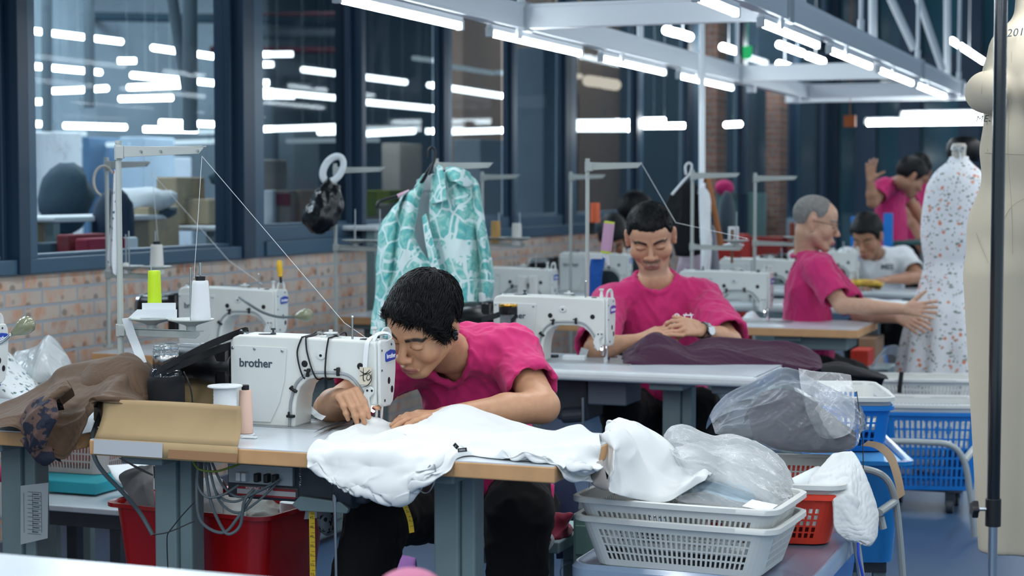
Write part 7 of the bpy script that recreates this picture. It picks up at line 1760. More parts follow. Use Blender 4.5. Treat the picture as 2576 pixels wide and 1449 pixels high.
c = PY(1306, 925, 6.27); cone('dusty pink thread cone with a dark blue top before the second machine', c[0] - .005, 6.235, TOP, M['rose'], .027, .022, .118)
for i, (px, lab) in enumerate(((1314, 'left of two white thread cones behind the second machine'), (1342, 'right of two white thread cones behind the second machine'))):
    c = PY(px, 740, 8.6); cone(lab, c[0], 8.6, c[2], M['thread'], .024, .022, .095, cap=None)
for px, py, yy, m_, lab in ((1247, 612, 9.6, 'tan_thread', 'tan thread cone on the stand right of the green shirt'), (1300, 618, 9.6, 'thread', 'white thread cone next to the tan one')):
    c = PY(px, py, yy); cone(lab, c[0], yy, c[2], M[m_], .029, .026, .13, cap=None)
c = PY(1497, 560, 10.2); cone('orange thread cone beside the tall white stand', c[0], 10.2, c[2], mat('orange thread', 'd0603a', .7), .03, .028, .12, cap=None)
c = PY(1480, 590, 10.2); cone('black and lime thread cone beside the orange one', c[0], 10.25, c[2], mat('black lime thread', '141c1a', .7), .028, .028, .2, cap=None)
c = PY(1528, 640, 7.6); t = thing('thread_tape_reel', 'pink reel with lime ends standing on a peg left of the crew-cut man', 'reel', c)
q = np.array([PY(1533, 562, 7.6), PY(1524, 632, 7.6)]); MB().box(lerp(q[0], q[1], .5), (.045, .03, np.linalg.norm(q[0] - q[1])), (0, .12, 0)).build('pink_band', mat('pale pink band', 'c39ab4', .6), t, bevel=.004, smooth=0)
MB().box(q[0] + [0, 0, .004], (.042, .028, .008), (0, .12, 0)).box(q[1], (.04, .028, .018), (0, .12, 0)).build('lime_end', mat('lime', 'c2cf3a', .5), t, smooth=0)
MB().cyl(q[1], PY(1524, 668, 7.6), .012, .02, n=12).build('peg', M['white'], t)
heap('blue_cloth', 'bright blue cloth hanging beside the tall white stand', 'cloth', [(1486, 650), (1505, 638), (1522, 645)], [(1472, 840), (1495, 832), (1512, 700)], 7.9, 7.9, mat('bright blue cloth', '0d4f9e', .8), bulge=.02, freq=9, amp=.03, seed=44, fold=(0, 0, 1), nu=24, nv=50)
tag(MB().box(PD(1498, 646, 7.85), (.06, .02, .018)).build('white_tag', M['white']), 'white strip over the top of the blue cloth', 'strip')
t = thing('tissue_pack', 'small packets and tools lying under the arch of the second machine', 'packets', PZ(1420, 900, TOP))
MB().box(PZ(1445, 900, TOP + .01), (.09, .04, .018), (0, 0, .1)).build('packet', M['paper'], t, bevel=.002, smooth=0); MB().box(PZ(1385, 895, TOP + .008), (.06, .03, .012), (0, 0, -.3)).build('packet', M['darkgrey'], t, bevel=.002, smooth=0); MB().box(PZ(1468, 888, TOP + .02), (.03, .03, .035), (0, .3, .3)).build('packet', M['white'], t, smooth=0)
# print on the pink shirt, control box under the second table
t = thing('control_box', 'grey control box hanging under the second table', 'control box', PD(1535, 1000, 6.75)); a = PY(1478, 966, 6.3); b = PY(1575, 1022, 6.3); MB().bb((a[0], 6.3, b[2]), (b[0], 6.5, TOP - .045)).build('box_body', mat('mid grey box', '59616b', .5), t, bevel=.006, smooth=0)
t = thing('motor_unit', 'dark machine motor under the left part of the second table', 'motor', PD(1440, 1000, 6.75)); a = PY(1400, 966, 6.35); b = PY(1478, 1060, 6.35); MB().bb((a[0], 6.35, b[2]), (b[0], 6.55, TOP - .045)).cyl((a[0] + .03, 6.33, b[2] + .02), (a[0] + .12, 6.33, b[2] + .03), .03, n=16).build('casting', M['darkgrey'], t, bevel=.01, smooth=0)
tag(MB().cyl(PY(1466, 1000, 6.3), PY(1467, 1120, 6.3), .006, n=10).build('pedal_rod', M['steel']), 'thin steel pedal rod under the second table', 'rod')
t = thing('table_drawer', 'shallow pale drawer under the right end of the second table', 'drawer', PD(1850, 980, 6.6)); a = PY(1790, 974, 6.25); b = PY(1905, 988, 6.25); MB().bb((a[0], 6.25, b[2] - .01), (b[0], 6.55, TOP - .045)).build('drawer_body', M['leg'], t, bevel=.004, smooth=0)
t = thing('table_drawer', 'shallow pale drawer under the beech-edged table of the grey-haired man', 'drawer', PD(2050, 865, 8.9)); a = PY(1990, 860, 8.5); b = PY(2130, 872, 8.5); MB().bb((a[0], 8.5, b[2] - .02), (b[0], 8.8, TOP - .045)).build('drawer_body', M['leg'], t, bevel=.004, smooth=0)
t = thing('table_drawer', 'shallow pale drawer under the right end of the nearest table', 'drawer', PD(1300, 1215, 4.5)); a = PY(1252, 1208, 4.15); b = PY(1362, 1216, 4.15); MB().bb((a[0], 4.15, TOP - .06), (b[0], 4.4, TOP - .043)).build('drawer_body', M['leg'], t, bevel=.004, smooth=0)
def shirt_print(parent, px, py, d, s_, R):
    o = np.array(PD(px, py, d)) - np.array(parent.location); k = MB()
    def bx(x, z, w_, h_): k.box(R @ np.array([x * s_, 0, z * s_]) + o, (w_ * s_, .0012, h_ * s_), R)
    for q in ((.55, .95, 1.1, .14), (1.0, .7, .14, .6), (.2, .8, .14, .35), (.2, .62, .3, .1), (.6, .42, 1.2, .14), (.35, 1.1, .1, .2), (.9, 1.12, .1, .2), (1.15, 1.0, .2, .1)): bx(*q)
    k.tube([R @ np.array([(-.75 + .3 * math.cos(a)) * s_, 0, (.78 + .3 * math.sin(a)) * s_]) + o for a in np.linspace(0, 2 * PI, 20)[:-1]], .0022, 6, closed=True)
    for a in (.8, 2.4): k.tube([R @ np.array([(-.75 + .25 * math.cos(a + b_)) * s_, 0, (.78 + .25 * math.sin(a + b_)) * s_]) + o for b_ in (0, PI)], .002, 5)
    k.build('shirt_print', M['whiteprint'], SHIRT[parent.name], world=False, smooth=0)
    text_mesh('shirt_lettering', 'MESH', s_ * 1.0, M['whiteprint'], SHIRT[parent.name], R @ np.array([0, 0, -.15 * s_]) + o, np.stack([R[:, 0], R[:, 2], -R[:, 1]], 1), .0006, bold=.001)
RP = _euler((-.25, 0, .2))
shirt_print(p2, 1718, 812, 7.20, .034, RP)
q = PD(165, 1200, 6.2); basket('pale slotted basket with red cloth showing through, low behind the left table leg', (q[0], q[1] + .1, .422), .34, .24, .16, mat('pinkish white plastic', 'b9aca8', .5), rows=4, pitch=.014, taper=.86)
tag(MB().bb((q[0] - .12, q[1] + .03, .44), (q[0] + .12, q[1] + .17, .55)).build('red_cloth', mat('muted red cloth', 'b0524e', .8), bevel=.02), 'muted red cloth folded inside the low pale basket at the left', 'cloth')
heap('shirt_tail', None, None, [(1285, 1216), (1345, 1208), (1394, 1214)], [(1335, 1296), (1362, 1330), (1388, 1290)], 5.42, 5.40, M['pink'], bulge=.03, nu=30, nv=24, seed=97, fold=(.2, 0, 1), parent=p1, tagit=False)
# ---------------------------------------------------------------- dress forms and the rack pole
D = 4.95
M['form'] = mat('cream canvas dress form', 'b5ab98', .8, noise=.06, nscale=5, bump=.2, bscale=700)
lo = PD(2400, 1500, D); S = SDF([lo[0] - .15, lo[1] - .5, .33], [lo[0] + .75, lo[1] + .45, 2.08], .007)
def fz(y): return CAMZ - (y - 476) / 4420 * D
tz = np.array([0, 0, 1.]); left = -RT; toward = -FW * [1, 1, 0]; toward /= np.linalg.norm(toward)
def F_(px, y, dd=0): return PD(px, y, D + dd)
RF = np.stack([RT, -toward, tz], 1)
S.ell(F_(2580, 215), (.125, .105, .16), .05, RF); S.ell(F_(2575, 380), (.122, .1, .13), .06, RF); S.ell(F_(2574, 590, .02), (.158, .125, .19), .07, RF)
S.ell(F_(2484, 232, -.07), (.062, .062, .06), .03, RF); S.ell(F_(2625, 235, -.10), (.06, .065, .06), .03, RF)
S.cap(F_(2565, 110), F_(2680, 110), .055, k=.05); S.cap(F_(2532, 118), F_(2600, 80), .04, .05, .03); S.cap(F_(2600, 60), F_(2605, -40), .055, .052, .03)
S.cap(F_(2515, 700), F_(2511, 1460, -.02), .100, .050, .05); S.cap(F_(2635, 700, -.02), F_(2622, 1460, -.06), .105, .066, .05)
S.v = np.maximum(S.v, (fz(1385) - (np.arange(S.n[2]) * S.h + S.lo[2]))[None, None, :].astype(np.float32))
V, Fc = S.mesh(); V = relax(V, Fc, 2)
t = thing('dress_form', 'large cream canvas dress form with legs standing at the right picture edge', 'dress form', (F_(2600, 900)[0], F_(2600, 900)[1], 0))
put_mesh('form_body', V, Fc, M['form'], t)
seam = MB()
def on_form(px, py):
    """first point of the form along the line of sight"""
    r = PD(px, py, 1) - CP
    for s_ in np.arange(4.3, 5.4, .004):
        p = CP + r * s_; i = np.round((p - S.lo) / S.h).astype(int)
        if (i >= 0).all() and (i < S.v.shape).all() and S.v[tuple(i)] < .003: return p - r / np.linalg.norm(r) * .002
    return CP + r * 4.9
for pts in ([(2478, 385), (2500, 386), (2550, 388), (2576, 389)], [(2545, 130), (2540, 260), (2536, 380), (2545, 520), (2548, 640)], [(2476, 180), (2470, 235), (2482, 300), (2484, 380)], [(2450, 570), (2466, 615), (2486, 660)], [(2520, 560), (2545, 520), (2576, 500)]):
    seam.tube(catmull([on_form(*p) for p in pts], 16), .0006, 5)
seam.build('seam', mat('seam line', '9c917e', .9), t)
Rw = np.stack([RT, UP, -FW], 1)
for txt, px, py, sz, sh, a in (('MESH', 2481, 300, .026, .3, .06), ('201512', 2572, 82, .030, .3, .10)):
    p = on_form(px, py); ca, sa = math.cos(a), math.sin(a); Rr = np.stack([RT * ca + UP * sa, -RT * sa + UP * ca, -FW], 1)
    text_mesh('handwriting', txt, sz, M['slate'], t, p - FW * .012 - np.array(t.location), Rr, .0002, shear=sh, spacing=1.1)
MB().cyl((F_(2600, 900)[0], F_(2600, 900)[1] - .0, .03), (F_(2600, 900)[0], F_(2600, 900)[1], 1.0), .016).build('stand_pole', M['steel'], t)
MB().lathe([(.2, 0), (.2, .015), (.03, .035), (0, .035)], (F_(2600, 900)[0], F_(2600, 900)[1], 0), 32).build('stand_base', M['darkgrey'], t)

rx = PD(2499, 1250, 4.05)
t = thing('garment_rack', 'black upright tube of a garment rack in front of the cream dress form', 'garment rack', (rx[0], rx[1], 0))
z1 = PD(2499, 1322, 4.05)[2]
MB().cyl((rx[0], rx[1], z1), (rx[0], rx[1], 2.2), .0148, n=24).build('upper_tube', mat('glossy black tube', '0a0f15', .12, coat=.5), t)
MB().cyl((rx[0], rx[1], .05), (rx[0], rx[1], z1 + .02), .0105, n=20).build('chrome_tube', M['chrome'], t)
MB().cyl((rx[0], rx[1], z1 - .002), (rx[0], rx[1], z1 + .062), .0178, n=24).build('collar', M['black'], t, bevel=.001)
kc = np.array([rx[0], rx[1], z1 + .038]); kd = -RT
MB().cyl(kc, kc + kd * .04, .005, n=10).build('knob_bolt', M['steel'], t)
k = MB()
pr = [(.018 * (1 + .16 * math.cos(5 * a)) * math.cos(a), .018 * (1 + .16 * math.cos(5 * a)) * math.sin(a)) for a in np.linspace(0, 2 * PI, 41)[:-1]]
Rk = frame_to(kd); V0 = np.concatenate([[Rk @ np.array([x, y, h_]) + kc + kd * .036 for x, y in pr] for h_ in (0, .014)]); k.add(V0, [(i, (i + 1) % 40, 40 + (i + 1) % 40, 40 + i) for i in range(40)] + [tuple(range(39, -1, -1)), tuple(range(40, 80))]).build('knob', M['black'], t, bevel=.002)
MB().bb((rx[0] - .02, rx[1] - .35, .03), (rx[0] + .02, rx[1] + .35, .06)).build('foot', M['black'], t, bevel=.004)

# floral dress on its form
D2 = 8.8
t = thing('floral_dress', 'white sleeveless dress with orange flowers on a dress form', 'dress', (PD(2400, 900, D2)[0], PD(2400, 900, D2)[1], .4))
secs = [(394, .040), (408, .055), (432, .105), (462, .138), (500, .152), (540, .158), (590, .158), (630, .147), (662, .136), (700, .150), (740, .168), (790, .200), (850, .225), (900, .236), (950, .245), (1000, .25)]
cx = {394: 2412, 662: 2398, 1000: 2392}
rows_ = []
for y, a in secs:
    a = a * 1.06; c = PD(np.interp(y, sorted(cx), [cx[k_] for k_ in sorted(cx)]), y, D2); th = np.linspace(0, 2 * PI, 73)[:-1]
    fl = np.clip((y - 700) / 250, 0, 1); w_ = 1 + .10 * fl * np.cos(th * 11 + 1) + .01 * np.cos(th * 5)
    rows_.append(np.stack([c[0] + a * w_ * np.cos(th), c[1] + a * .72 * w_ * np.sin(th), 0 * th + c[2]], 1))
G = catmull(np.array(rows_), 80); G = G + .004 * fbm(G * 9, 2)[..., None]
MB().grid(np.concatenate([G, G[:, :1]], 1)).build('dress_body', M['floral_dress'], t, smooth=180, solid=.002, fixn=False)
c = PD(2412, 392, D2)
MB().lathe([(.036, -.02), (.034, .02), (.038, .05), (.03, .062), (0, .064)], c, 24).build('form_neck', mat('pale canvas neck', 'a8a49c', .8), t)
MB().tube(catmull([c + RT * x * .035 + UP * y * .035 + [0, -.04, .03] for x, y in ((0, 0), (.6, .5), (.9, 0), (.2, .0), (-.6, .5), (-.9, 0), (0, 0), (.3, -.9), (.2, -1.6))], 40), .006, 6, flat=(1.5, .5)).build('ribbon_bow', mat('silver ribbon', 'c9cfd2', .3), t)
z0_ = PD(2392, 1000, D2)
MB().cyl((z0_[0], z0_[1], .02), (z0_[0], z0_[1], 1.2), .018).lathe([(.18, 0), (.18, .02), (0, .03)], (z0_[0], z0_[1], 0), 24).build('form_stand', M['darkgrey'], t)
t = thing('black_hat', 'black rounded head or hat just behind the neck of the floral dress', 'hat', PD(2424, 375, 8.9)); MB().lathe([(.075, -.07), (.088, -.02), (.085, .02), (.06, .05), (0, .062)], PD(2424, 372, 8.9), 24).build('dome', M['hair_black'], t, smooth=180)
t2 = thing('hat_stand', 'plain dark post carrying the black hat behind the floral dress', 'post', (PD(2424, 372, 8.9)[0], PD(2424, 372, 8.9)[1], 0)); q = PD(2424, 372, 8.9); MB().cyl((q[0], q[1], 0), (q[0], q[1], q[2] - .06), .02).build('post', M['darkgrey'], t2)

# ---------------------------------------------------------------- green patterned shirt on its hanger
def pattern_shirt():
    m = bpy.data.materials.new('teal watercolour print'); m.use_nodes = True; nt = m.node_tree; b = nt.nodes['Principled BSDF']; b.inputs['Roughness'].default_value = .85
    tc = nt.nodes.new('ShaderNodeTexCoord'); src = tc.outputs['Object']
    n = nt.nodes.new('ShaderNodeTexNoise'); n.inputs['Scale'].default_value = 22; n.inputs['Detail'].default_value = 6; n.inputs['Distortion'].default_value = 1.2; nt.links.new(src, n.inputs['Vector'])
    r = nt.nodes.new('ShaderNodeValToRGB'); e = r.color_ramp.elements; e[0].position = .3; e[0].color = lin('3f9ea3'); e[1].position = .72; e[1].color = lin('bfd9d2'); q = e.new(.5); q.color = lin('74b8b2'); nt.links.new(n.outputs['Fac'], r.inputs[0])
    nz = nt.nodes.new('ShaderNodeTexNoise'); nz.inputs['Scale'].default_value = 7; nt.links.new(src, nz.inputs['Vector'])
    ad = nt.nodes.new('ShaderNodeMixRGB'); ad.blend_type = 'ADD'; ad.inputs[0].default_value = .07; nt.links.new(src, ad.inputs[1]); nt.links.new(nz.outputs['Color'], ad.inputs[2])
    prev = r.outputs[0]
    for sc, th, st in ((11, .045, (1.3, .2, 1)), (20, .06, (1, .2, .8))):
        mp = nt.nodes.new('ShaderNodeMapping'); mp.inputs['Scale'].default_value = tuple(sc * s_ for s_ in st); mp.inputs['Rotation'].default_value = (0, .15, 0); nt.links.new(ad.outputs[0], mp.inputs[0])
        v = nt.nodes.new('ShaderNodeTexVoronoi'); v.feature = 'DISTANCE_TO_EDGE'; v.distance = 'EUCLIDEAN'; v.inputs['Scale'].default_value = 1; v.inputs['Randomness'].default_value = .75; nt.links.new(mp.outputs[0], v.inputs['Vector'])
        lt = nt.nodes.new('ShaderNodeMath'); lt.operation = 'LESS_THAN'; lt.inputs[1].default_value = th; nt.links.new(v.outputs['Distance'], lt.inputs[0])
        if sc == 20:
            n3 = nt.nodes.new('ShaderNodeTexNoise'); n3.inputs['Scale'].default_value = 5; nt.links.new(src, n3.inputs['Vector']); g = nt.nodes.new('ShaderNodeMath'); g.operation = 'GREATER_THAN'; g.inputs[1].default_value = .55; nt.links.new(n3.outputs['Fac'], g.inputs[0])
            mu = nt.nodes.new('ShaderNodeMath'); mu.operation = 'MULTIPLY'; nt.links.new(lt.outputs[0], mu.inputs[0]); nt.links.new(g.outputs[0], mu.inputs[1]); lt = mu
        mx = nt.nodes.new('ShaderNodeMixRGB'); nt.links.new(lt.outputs[0], mx.inputs[0]); nt.links.new(prev, mx.inputs[1]); mx.inputs[2].default_value = lin('c9dcdc'); prev = mx.outputs[0]
    nt.links.new(prev, b.inputs['Base Color']); return m


M['print'] = pattern_shirt(); M['lining'] = mat('pale grey lining', 'b4bcc0', .85)
t = thing('patterned_shirt', 'teal and white patterned shirt hanging open on a black hanger', 'shirt', PD(1100, 640, 7.15))
def panel(name, rows, d, m, seed=0, amp=.03, fold=(0, 0, 1), freq=7, solid=.002, n=(50, 30)):
    G = loft([row([(x, y, d + (o if isinstance(o, float) else 0)) for x, y, o in r]) for r in rows], *n)
    P = drape(G, 1.01, 1.02, iters=20, hold=.1, grav=.0002, seed=seed, jitter=amp, fold=fold, freq=freq)
    return sheet(name, P, m, t, solid=solid)


panel('lining', [[(1048, 452, .04), (1075, 440, .06), (1100, 436, .06), (1120, 440, .05)], [(1045, 520, .05), (1068, 520, .07), (1090, 520, .07), (1125, 520, .05)], [(1040, 640, .06), (1075, 640, .08), (1110, 640, .08), (1150, 640, .05)], [(1040, 760, .06), (1085, 760, .08), (1130, 760, .08), (1180, 760, .05)], [(1030, 850, .06), (1090, 850, .08), (1140, 850, .08), (1190, 850, .05)]], 7.15, M['lining'], 1, .02)
panel('right_front', [[(1086, 440, .0), (1118, 432, -.03), (1160, 432, -.02), (1192, 455, .03)], [(1080, 530, -.02), (1118, 530, -.06), (1165, 520, -.06), (1202, 500, .02)], [(1088, 600, -.03), (1125, 600, -.08), (1165, 590, -.08), (1204, 580, .0)], [(1098, 680, -.03), (1135, 680, -.09), (1172, 680, -.09), (1205, 680, .0)], [(1122, 770, -.03), (1150, 770, -.09), (1180, 770, -.09), (1208, 770, .0)], [(1150, 850, -.03), (1170, 850, -.08), (1192, 850, -.08), (1212, 848, .0)]], 7.15, M['print'], 2)
panel('left_front', [[(1036, 478, .03), (1050, 455, .0), (1062, 440, -.01), (1074, 432, -.0)], [(1002, 520, .03), (1022, 515, -.03), (1040, 515, -.04), (1052, 520, .0)], [(990, 600, .02), (1010, 600, -.06), (1030, 600, -.07), (1048, 600, -.02)], [(978, 680, .02), (1005, 680, -.07), (1050, 665, -.08), (1090, 680, -.04)], [(968, 770, .02), (1000, 770, -.08), (1045, 770, -.09), (1090, 770, -.04)], [(958, 850, .02), (1000, 850, -.08), (1040, 850, -.09), (1090, 850, -.04)]], 7.15, M['print'], 3)
panel('left_sleeve', [[(1040, 474, .02), (1020, 486, -.02), (1005, 500, -.02), (1000, 520, .05)], [(960, 558, .06), (978, 560, -.02), (995, 560, -.02), (1008, 565, .05)], [(948, 640, .06), (965, 640, -.04), (985, 640, -.04), (1000, 640, .04)], [(943, 740, .06), (958, 740, -.04), (975, 740, -.04), (990, 740, .04)], [(932, 838, .06), (945, 842, -.03), (960, 842, -.03), (975, 838, .04)]], 7.15, M['print'], 4, n=(46, 20))
panel('right_sleeve', [[(1182, 440, .02), (1190, 445, -.02), (1198, 452, -.02), (1204, 465, .05)], [(1190, 540, -.0), (1200, 540, -.05), (1210, 540, -.04), (1219, 545, .05)], [(1198, 620, -.0), (1210, 620, -.06), (1222, 625, -.05), (1233, 630, .05)], [(1204, 700, -.0), (1218, 705, -.06), (1232, 708, -.05), (1243, 705, .05)], [(1206, 770, .0), (1215, 768, -.05), (1226, 758, -.04), (1240, 745, .05)]], 7.15, M['print'], 5, n=(46, 20))
panel('right_cuff', [[(1204, 735, -.04), (1212, 735, -.05), (1220, 738, -.05)], [(1206, 768, -.04), (1216, 768, -.06), (1226, 765, -.05)], [(1212, 802, -.02), (1216, 803, -.04), (1222, 795, -.03)]], 7.13, M['lining'], 6, n=(16, 12), amp=.01)
panel('collar', [[(1094, 418, .02), (1104, 414, -.03), (1114, 420, -.05)], [(1092, 460, .01), (1104, 455, -.06), (1120, 455, -.07)], [(1086, 512, .0), (1102, 508, -.08), (1124, 502, -.09)]], 7.12, M['print'], 7, n=(22, 14), amp=.006)
panel('collar', [[(1122, 420, .02), (1140, 418, -.03), (1165, 424, -.03), (1182, 432, .02)], [(1120, 438, .0), (1140, 442, -.07), (1160, 448, -.07), (1190, 455, .0)], [(1122, 455, -.0), (1145, 456, -.09), (1162, 466, -.09), (1184, 468, .0)]], 7.12, M['print'], 8, n=(16, 22), amp=.006)
panel('placket', [[(1062, 545, -.06), (1072, 535, -.07)], [(1072, 620, -.10), (1088, 600, -.11)], [(1090, 690, -.12), (1106, 680, -.13)], [(1125, 790, -.12), (1142, 780, -.13)]], 7.12, M['print'], 9, n=(40, 8), amp=.006)
p = on = PD(1072, 482, 7.16); text_mesh('neck_lettering', 'LEMAR', .018, M['slate'], t, PD(1074, 482, 7.12) - np.array(t.location), np.stack([RT * .98 + UP * .1, UP, -FW], 1), .0002)
t = thing('coat_hanger', 'black plastic hanger hooked over the thread stand, holding the teal shirt', 'hanger', PD(1085, 400, 7.2))
MB().tube(catmull([PD(*p) for p in ((1076, 396, 7.12), (1078, 378, 7.12), (1086, 371, 7.12), (1094, 378, 7.12), (1093, 400, 7.12), (1084, 425, 7.12), (1078, 440, 7.12))], 30), .006, 8).build('hook', M['black'], t)
MB().tube(catmull([PD(*p) for p in ((1088, 412, 7.13), (1074, 436, 7.14), (1058, 462, 7.15), (1040, 480, 7.16))], 20), np.linspace(.013, .02, 20), 10, flat=(1, .4)).build('shoulder', M['black'], t)
MB().tube(catmull([PD(*p) for p in ((1000, 494, 7.15), (975, 500, 7.13), (955, 507, 7.12), (948, 518, 7.12), (952, 522, 7.12))], 20), .0075, 8).build('arm_tip', M['black'], t)
MB().tube([PD(1030, 482, 7.16), PD(1000, 494, 7.15)], .009, 8).build('pink_grip', mat('pink grip', 'c59fb2', .6), t)

# black garment, white and brown ones on the stand behind the crew-cut man
for nm, lab, A, B, m_, d_, sd in (('black_blouse', 'black blouse hanging behind the crew-cut man', [(1672, 520), (1690, 480), (1720, 458), (1745, 455), (1762, 480)], [(1700, 640), (1715, 642), (1730, 642), (1748, 640), (1764, 635)], mat('black top cloth', '080c12', .9), 9.6, 1),
                                  ('white_sleeve', 'crumpled white sleeve hanging beside the black top', [(1758, 470), (1770, 465), (1784, 480), (1788, 500)], [(1765, 690), (1772, 692), (1780, 690), (1786, 680)], M['white_cotton'], 9.5, 2),
                                  ('lilac_skirt', 'pale lilac cloth below the black top', [(1712, 632), (1730, 628), (1750, 632), (1766, 636)], [(1700, 690), (1725, 695), (1745, 695), (1768, 690)], mat('pale lilac cloth', '9d8f9c', .85), 9.65, 3),
                                  ('grey_skirt', 'grey striped cloth right of the white sleeve', [(1786, 560), (1795, 565), (1800, 580)], [(1784, 700), (1798, 700), (1812, 690)], mat('grey striped cloth', '767a84', .85), 9.7, 4),
                                  ('brown_belt', 'long tan strap hanging from the stand arm', [(1774, 432), (1779, 432), (1784, 432)], [(1808, 620), (1816, 622), (1822, 618)], mat('tan strap', '9c6238', .7), 9.8, 5)):
    heap(nm, lab, nm.split('_')[1], A, B, d_, d_ - .05, m_, bulge=.04 if sd != 5 else .01, freq=7, amp=.04 if sd != 5 else .005, seed=sd + 200, fold=(0, 0, 1), nu=40, nv=50)
t = thing('coat_hanger', 'white hook of the hanger above the black top', 'hanger', PD(1735, 430, 9.4)); MB().tube(catmull([PD(*p) for p in ((1726, 440, 9.4), (1724, 420, 9.4), (1732, 410, 9.4), (1740, 416, 9.4), (1736, 436, 9.4), (1720, 455, 9.4), (1690, 490, 9.4))], 30), .007, 8).build('hook', M['white'], t)

# ---------------------------------------------------------------- things behind and between the far benches
def fbox(px0, py0, px1, py1, d, m, name, label, cat, dep=.3, base=False, **kw):
    a = PD(px0, py0, d); b = PD(px1, py1, d); lo = (min(a[0], b[0]), a[1], 0 if base else b[2]); hi = (max(a[0], b[0]), a[1] + dep, a[2])
    t = thing(name, label, cat, ((lo[0] + hi[0]) / 2, lo[1], lo[2])); MB().bb(lo, hi).build('shell', m, t, bevel=.006, smooth=0); return t, lo, hi


M['teal_screen'] = mat('teal frosted screen', '5e8586', .5, noise=.2, nscale=3)
t, lo, hi = fbox(1802, 486, 1932, 640, 15.5, M['teal_screen'], 'teal_screen', 'pale teal screen standing at the far end of the window wall', 'screen', dep=.05, base=True)
for u in (.45, .55): MB().bb((lo[0] + (hi[0] - lo[0]) * u, lo[1] - .02, 0), (lo[0] + (hi[0] - lo[0]) * u + .04, lo[1], hi[2])).build('dark_bar', M['frame_dark'], t, smooth=0)
fbox(1800, 590, 1870, 660, 14.4, mat('red crate plastic', 'b02a22', .5), 'crate', 'bright red crate on the far floor left of the teal screen', 'crate', base=True)
fbox(1880, 596, 1975, 640, 15.2, mat('dull red crate', '9a3430', .5), 'crate', 'long dull red crate before the teal screen', 'crate', base=True)
fbox(1985, 560, 2010, 640, 15, mat('orange cloth bale', '8f4a34', .8), 'bale', 'orange-brown bale beside the brick pillar', 'bale', base=True)
fbox(2222, 536, 2244, 640, 12.6, M['blue_plastic'], 'blue_chair_back', 'bright blue chair back behind the man in the white t-shirt', 'chair back', dep=.05, base=True)
fbox(2140, 545, 2150, 640, 12.6, M['blue_plastic'], 'blue_post', 'thin blue post left of the white t-shirt', 'post', dep=.05, base=True)
t, lo, hi = fbox(2235, 606, 2345, 616, 12.9, mat('dark green table top', '2c5554', .5), 'far_table', 'dark green table behind the man in the white t-shirt', 'table', dep=.5)
for x in (lo[0] + .05, hi[0] - .05): MB().bb((x - .03, lo[1] + .1, 0), (x + .03, lo[1] + .16, lo[2])).build('leg', M['leg'], t, smooth=0)
S = SDF(PD(1845, 565, 13.5) - .35, PD(1845, 565, 13.5) + .35, .012); S.ell(PD(1828, 545, 13.5), (.06, .1, .2), .03)
t = thing('black_bag', 'dark bulky bag hanging beside the tan strap', 'bag', PD(1828, 600, 13.5)); V, F = S.mesh(); put_mesh('bag', V, F, M['dark_cotton'], t)
t = thing('pink_ball', 'pink round shape above the teal screen', 'cushion', PD(1822, 480, 15.4)); MB().ell(PD(1822, 472, 15.42), (.085, .085, .07), 18).build('ball', M['pink'], t, smooth=180)
for px, py, d, lab in ((1845, 618, 9.2, 'white cone holder with a brown handle on a stand, right of the tan strap'),):
    c = PD(px, py, d); t = thing('cone_holder', lab, 'cone holder', c); MB().lathe([(.055, 0), (.057, .006), (.022, .014), (.0, .014)], c, 24).bb(c + [-.025, -.02, .012], c + [.025, .02, .10]).build('holder', M['white'], t, bevel=.003, smooth=0); MB().cyl(c + [0, -.03, -.09], c + [0, -.03, .085], .007, n=10).build('handle', mat('brown handle', '6e4b3a', .6), t)
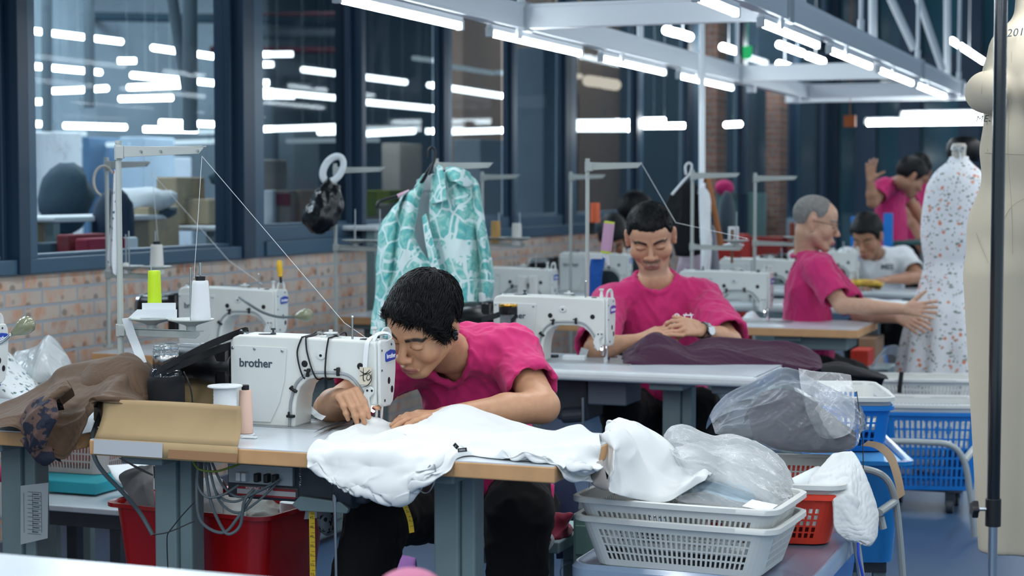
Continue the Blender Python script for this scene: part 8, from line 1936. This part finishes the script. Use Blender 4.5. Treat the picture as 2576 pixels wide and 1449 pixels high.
heap('brown_lace', 'brown and yellow trim under the hands of the man in the white t-shirt', 'trim', [(2132, 706), (2160, 700), (2190, 700), (2222, 708)], [(2134, 716), (2160, 718), (2190, 718), (2222, 716)], 11.35, 11.3, mat('brown yellow trim', '8a4f26', .6, col2='c9ad2c', nscale=30), bulge=.03, nu=30, nv=14, seed=300)
heap('white_hat', 'white rounded hat on the beech-edged table behind the crew-cut man', 'cap', [(1868, 800), (1880, 784), (1895, 780), (1912, 800)], [(1866, 812), (1880, 814), (1898, 814), (1914, 812)], 9.2, 9.1, M['white_cotton'], bulge=.04, nu=30, nv=14, seed=301)
t, lo, hi = fbox(2140, 880, 2186, 925, 9.6, mat('red tub plastic', 'b5301f', .5), 'red_tub', 'small red tub below the table of the grey-haired man', 'tub', dep=.2)
fbox(2120, 925, 2240, 935, 9.5, M['leg'], 'floor_shelf', 'low shelf under the small red tub', 'shelf', dep=.35, base=True)
fbox(2160, 850, 2205, 886, 9.9, mat('tan carton', '95745c', .7), 'carton', 'tan carton behind the small red tub', 'carton', dep=.3, base=True)
heap('clear_packs', 'clear packs heaped between the red tub and the floral dress', 'packs', [(2200, 905), (2230, 870), (2262, 870), (2280, 910)], [(2195, 945), (2225, 950), (2255, 950), (2285, 945)], 9.3, 9.2, M['clear_plastic_dark'], bulge=.08, nu=40, nv=30, seed=302, solid=0)
heap('white_pile', 'white cloth scraps between the two pale-edged tables', 'scraps', [(2140, 758), (2180, 748), (2230, 752), (2290, 756)], [(2140, 766), (2180, 768), (2230, 768), (2290, 766)], 10.25, 10.2, M['white_cotton'], bulge=.03, nu=40, nv=12, seed=303, freq=14)
t = thing('tool_tray', 'dark machine parts along the far red crate', 'tray', PD(1930, 650, 13)); k = MB()
for i in range(9): k.box(PD(1925 + i * 8, 655 - (i % 3) * 4, 13.0), (.04, .04, .05 + .02 * (i % 2)), (0, 0, i))
k.build('parts', M['darkgrey'], t, smooth=0)['kind'] = 'stuff'
MB().bb((PD(1915, 0, 13)[0], PD(1930, 660, 13)[1] - .05, 0), (PD(2000, 0, 13)[0], PD(1930, 660, 13)[1] + .3, PD(1930, 664, 13)[2])).build('counter', M['leg'], t, smooth=0)
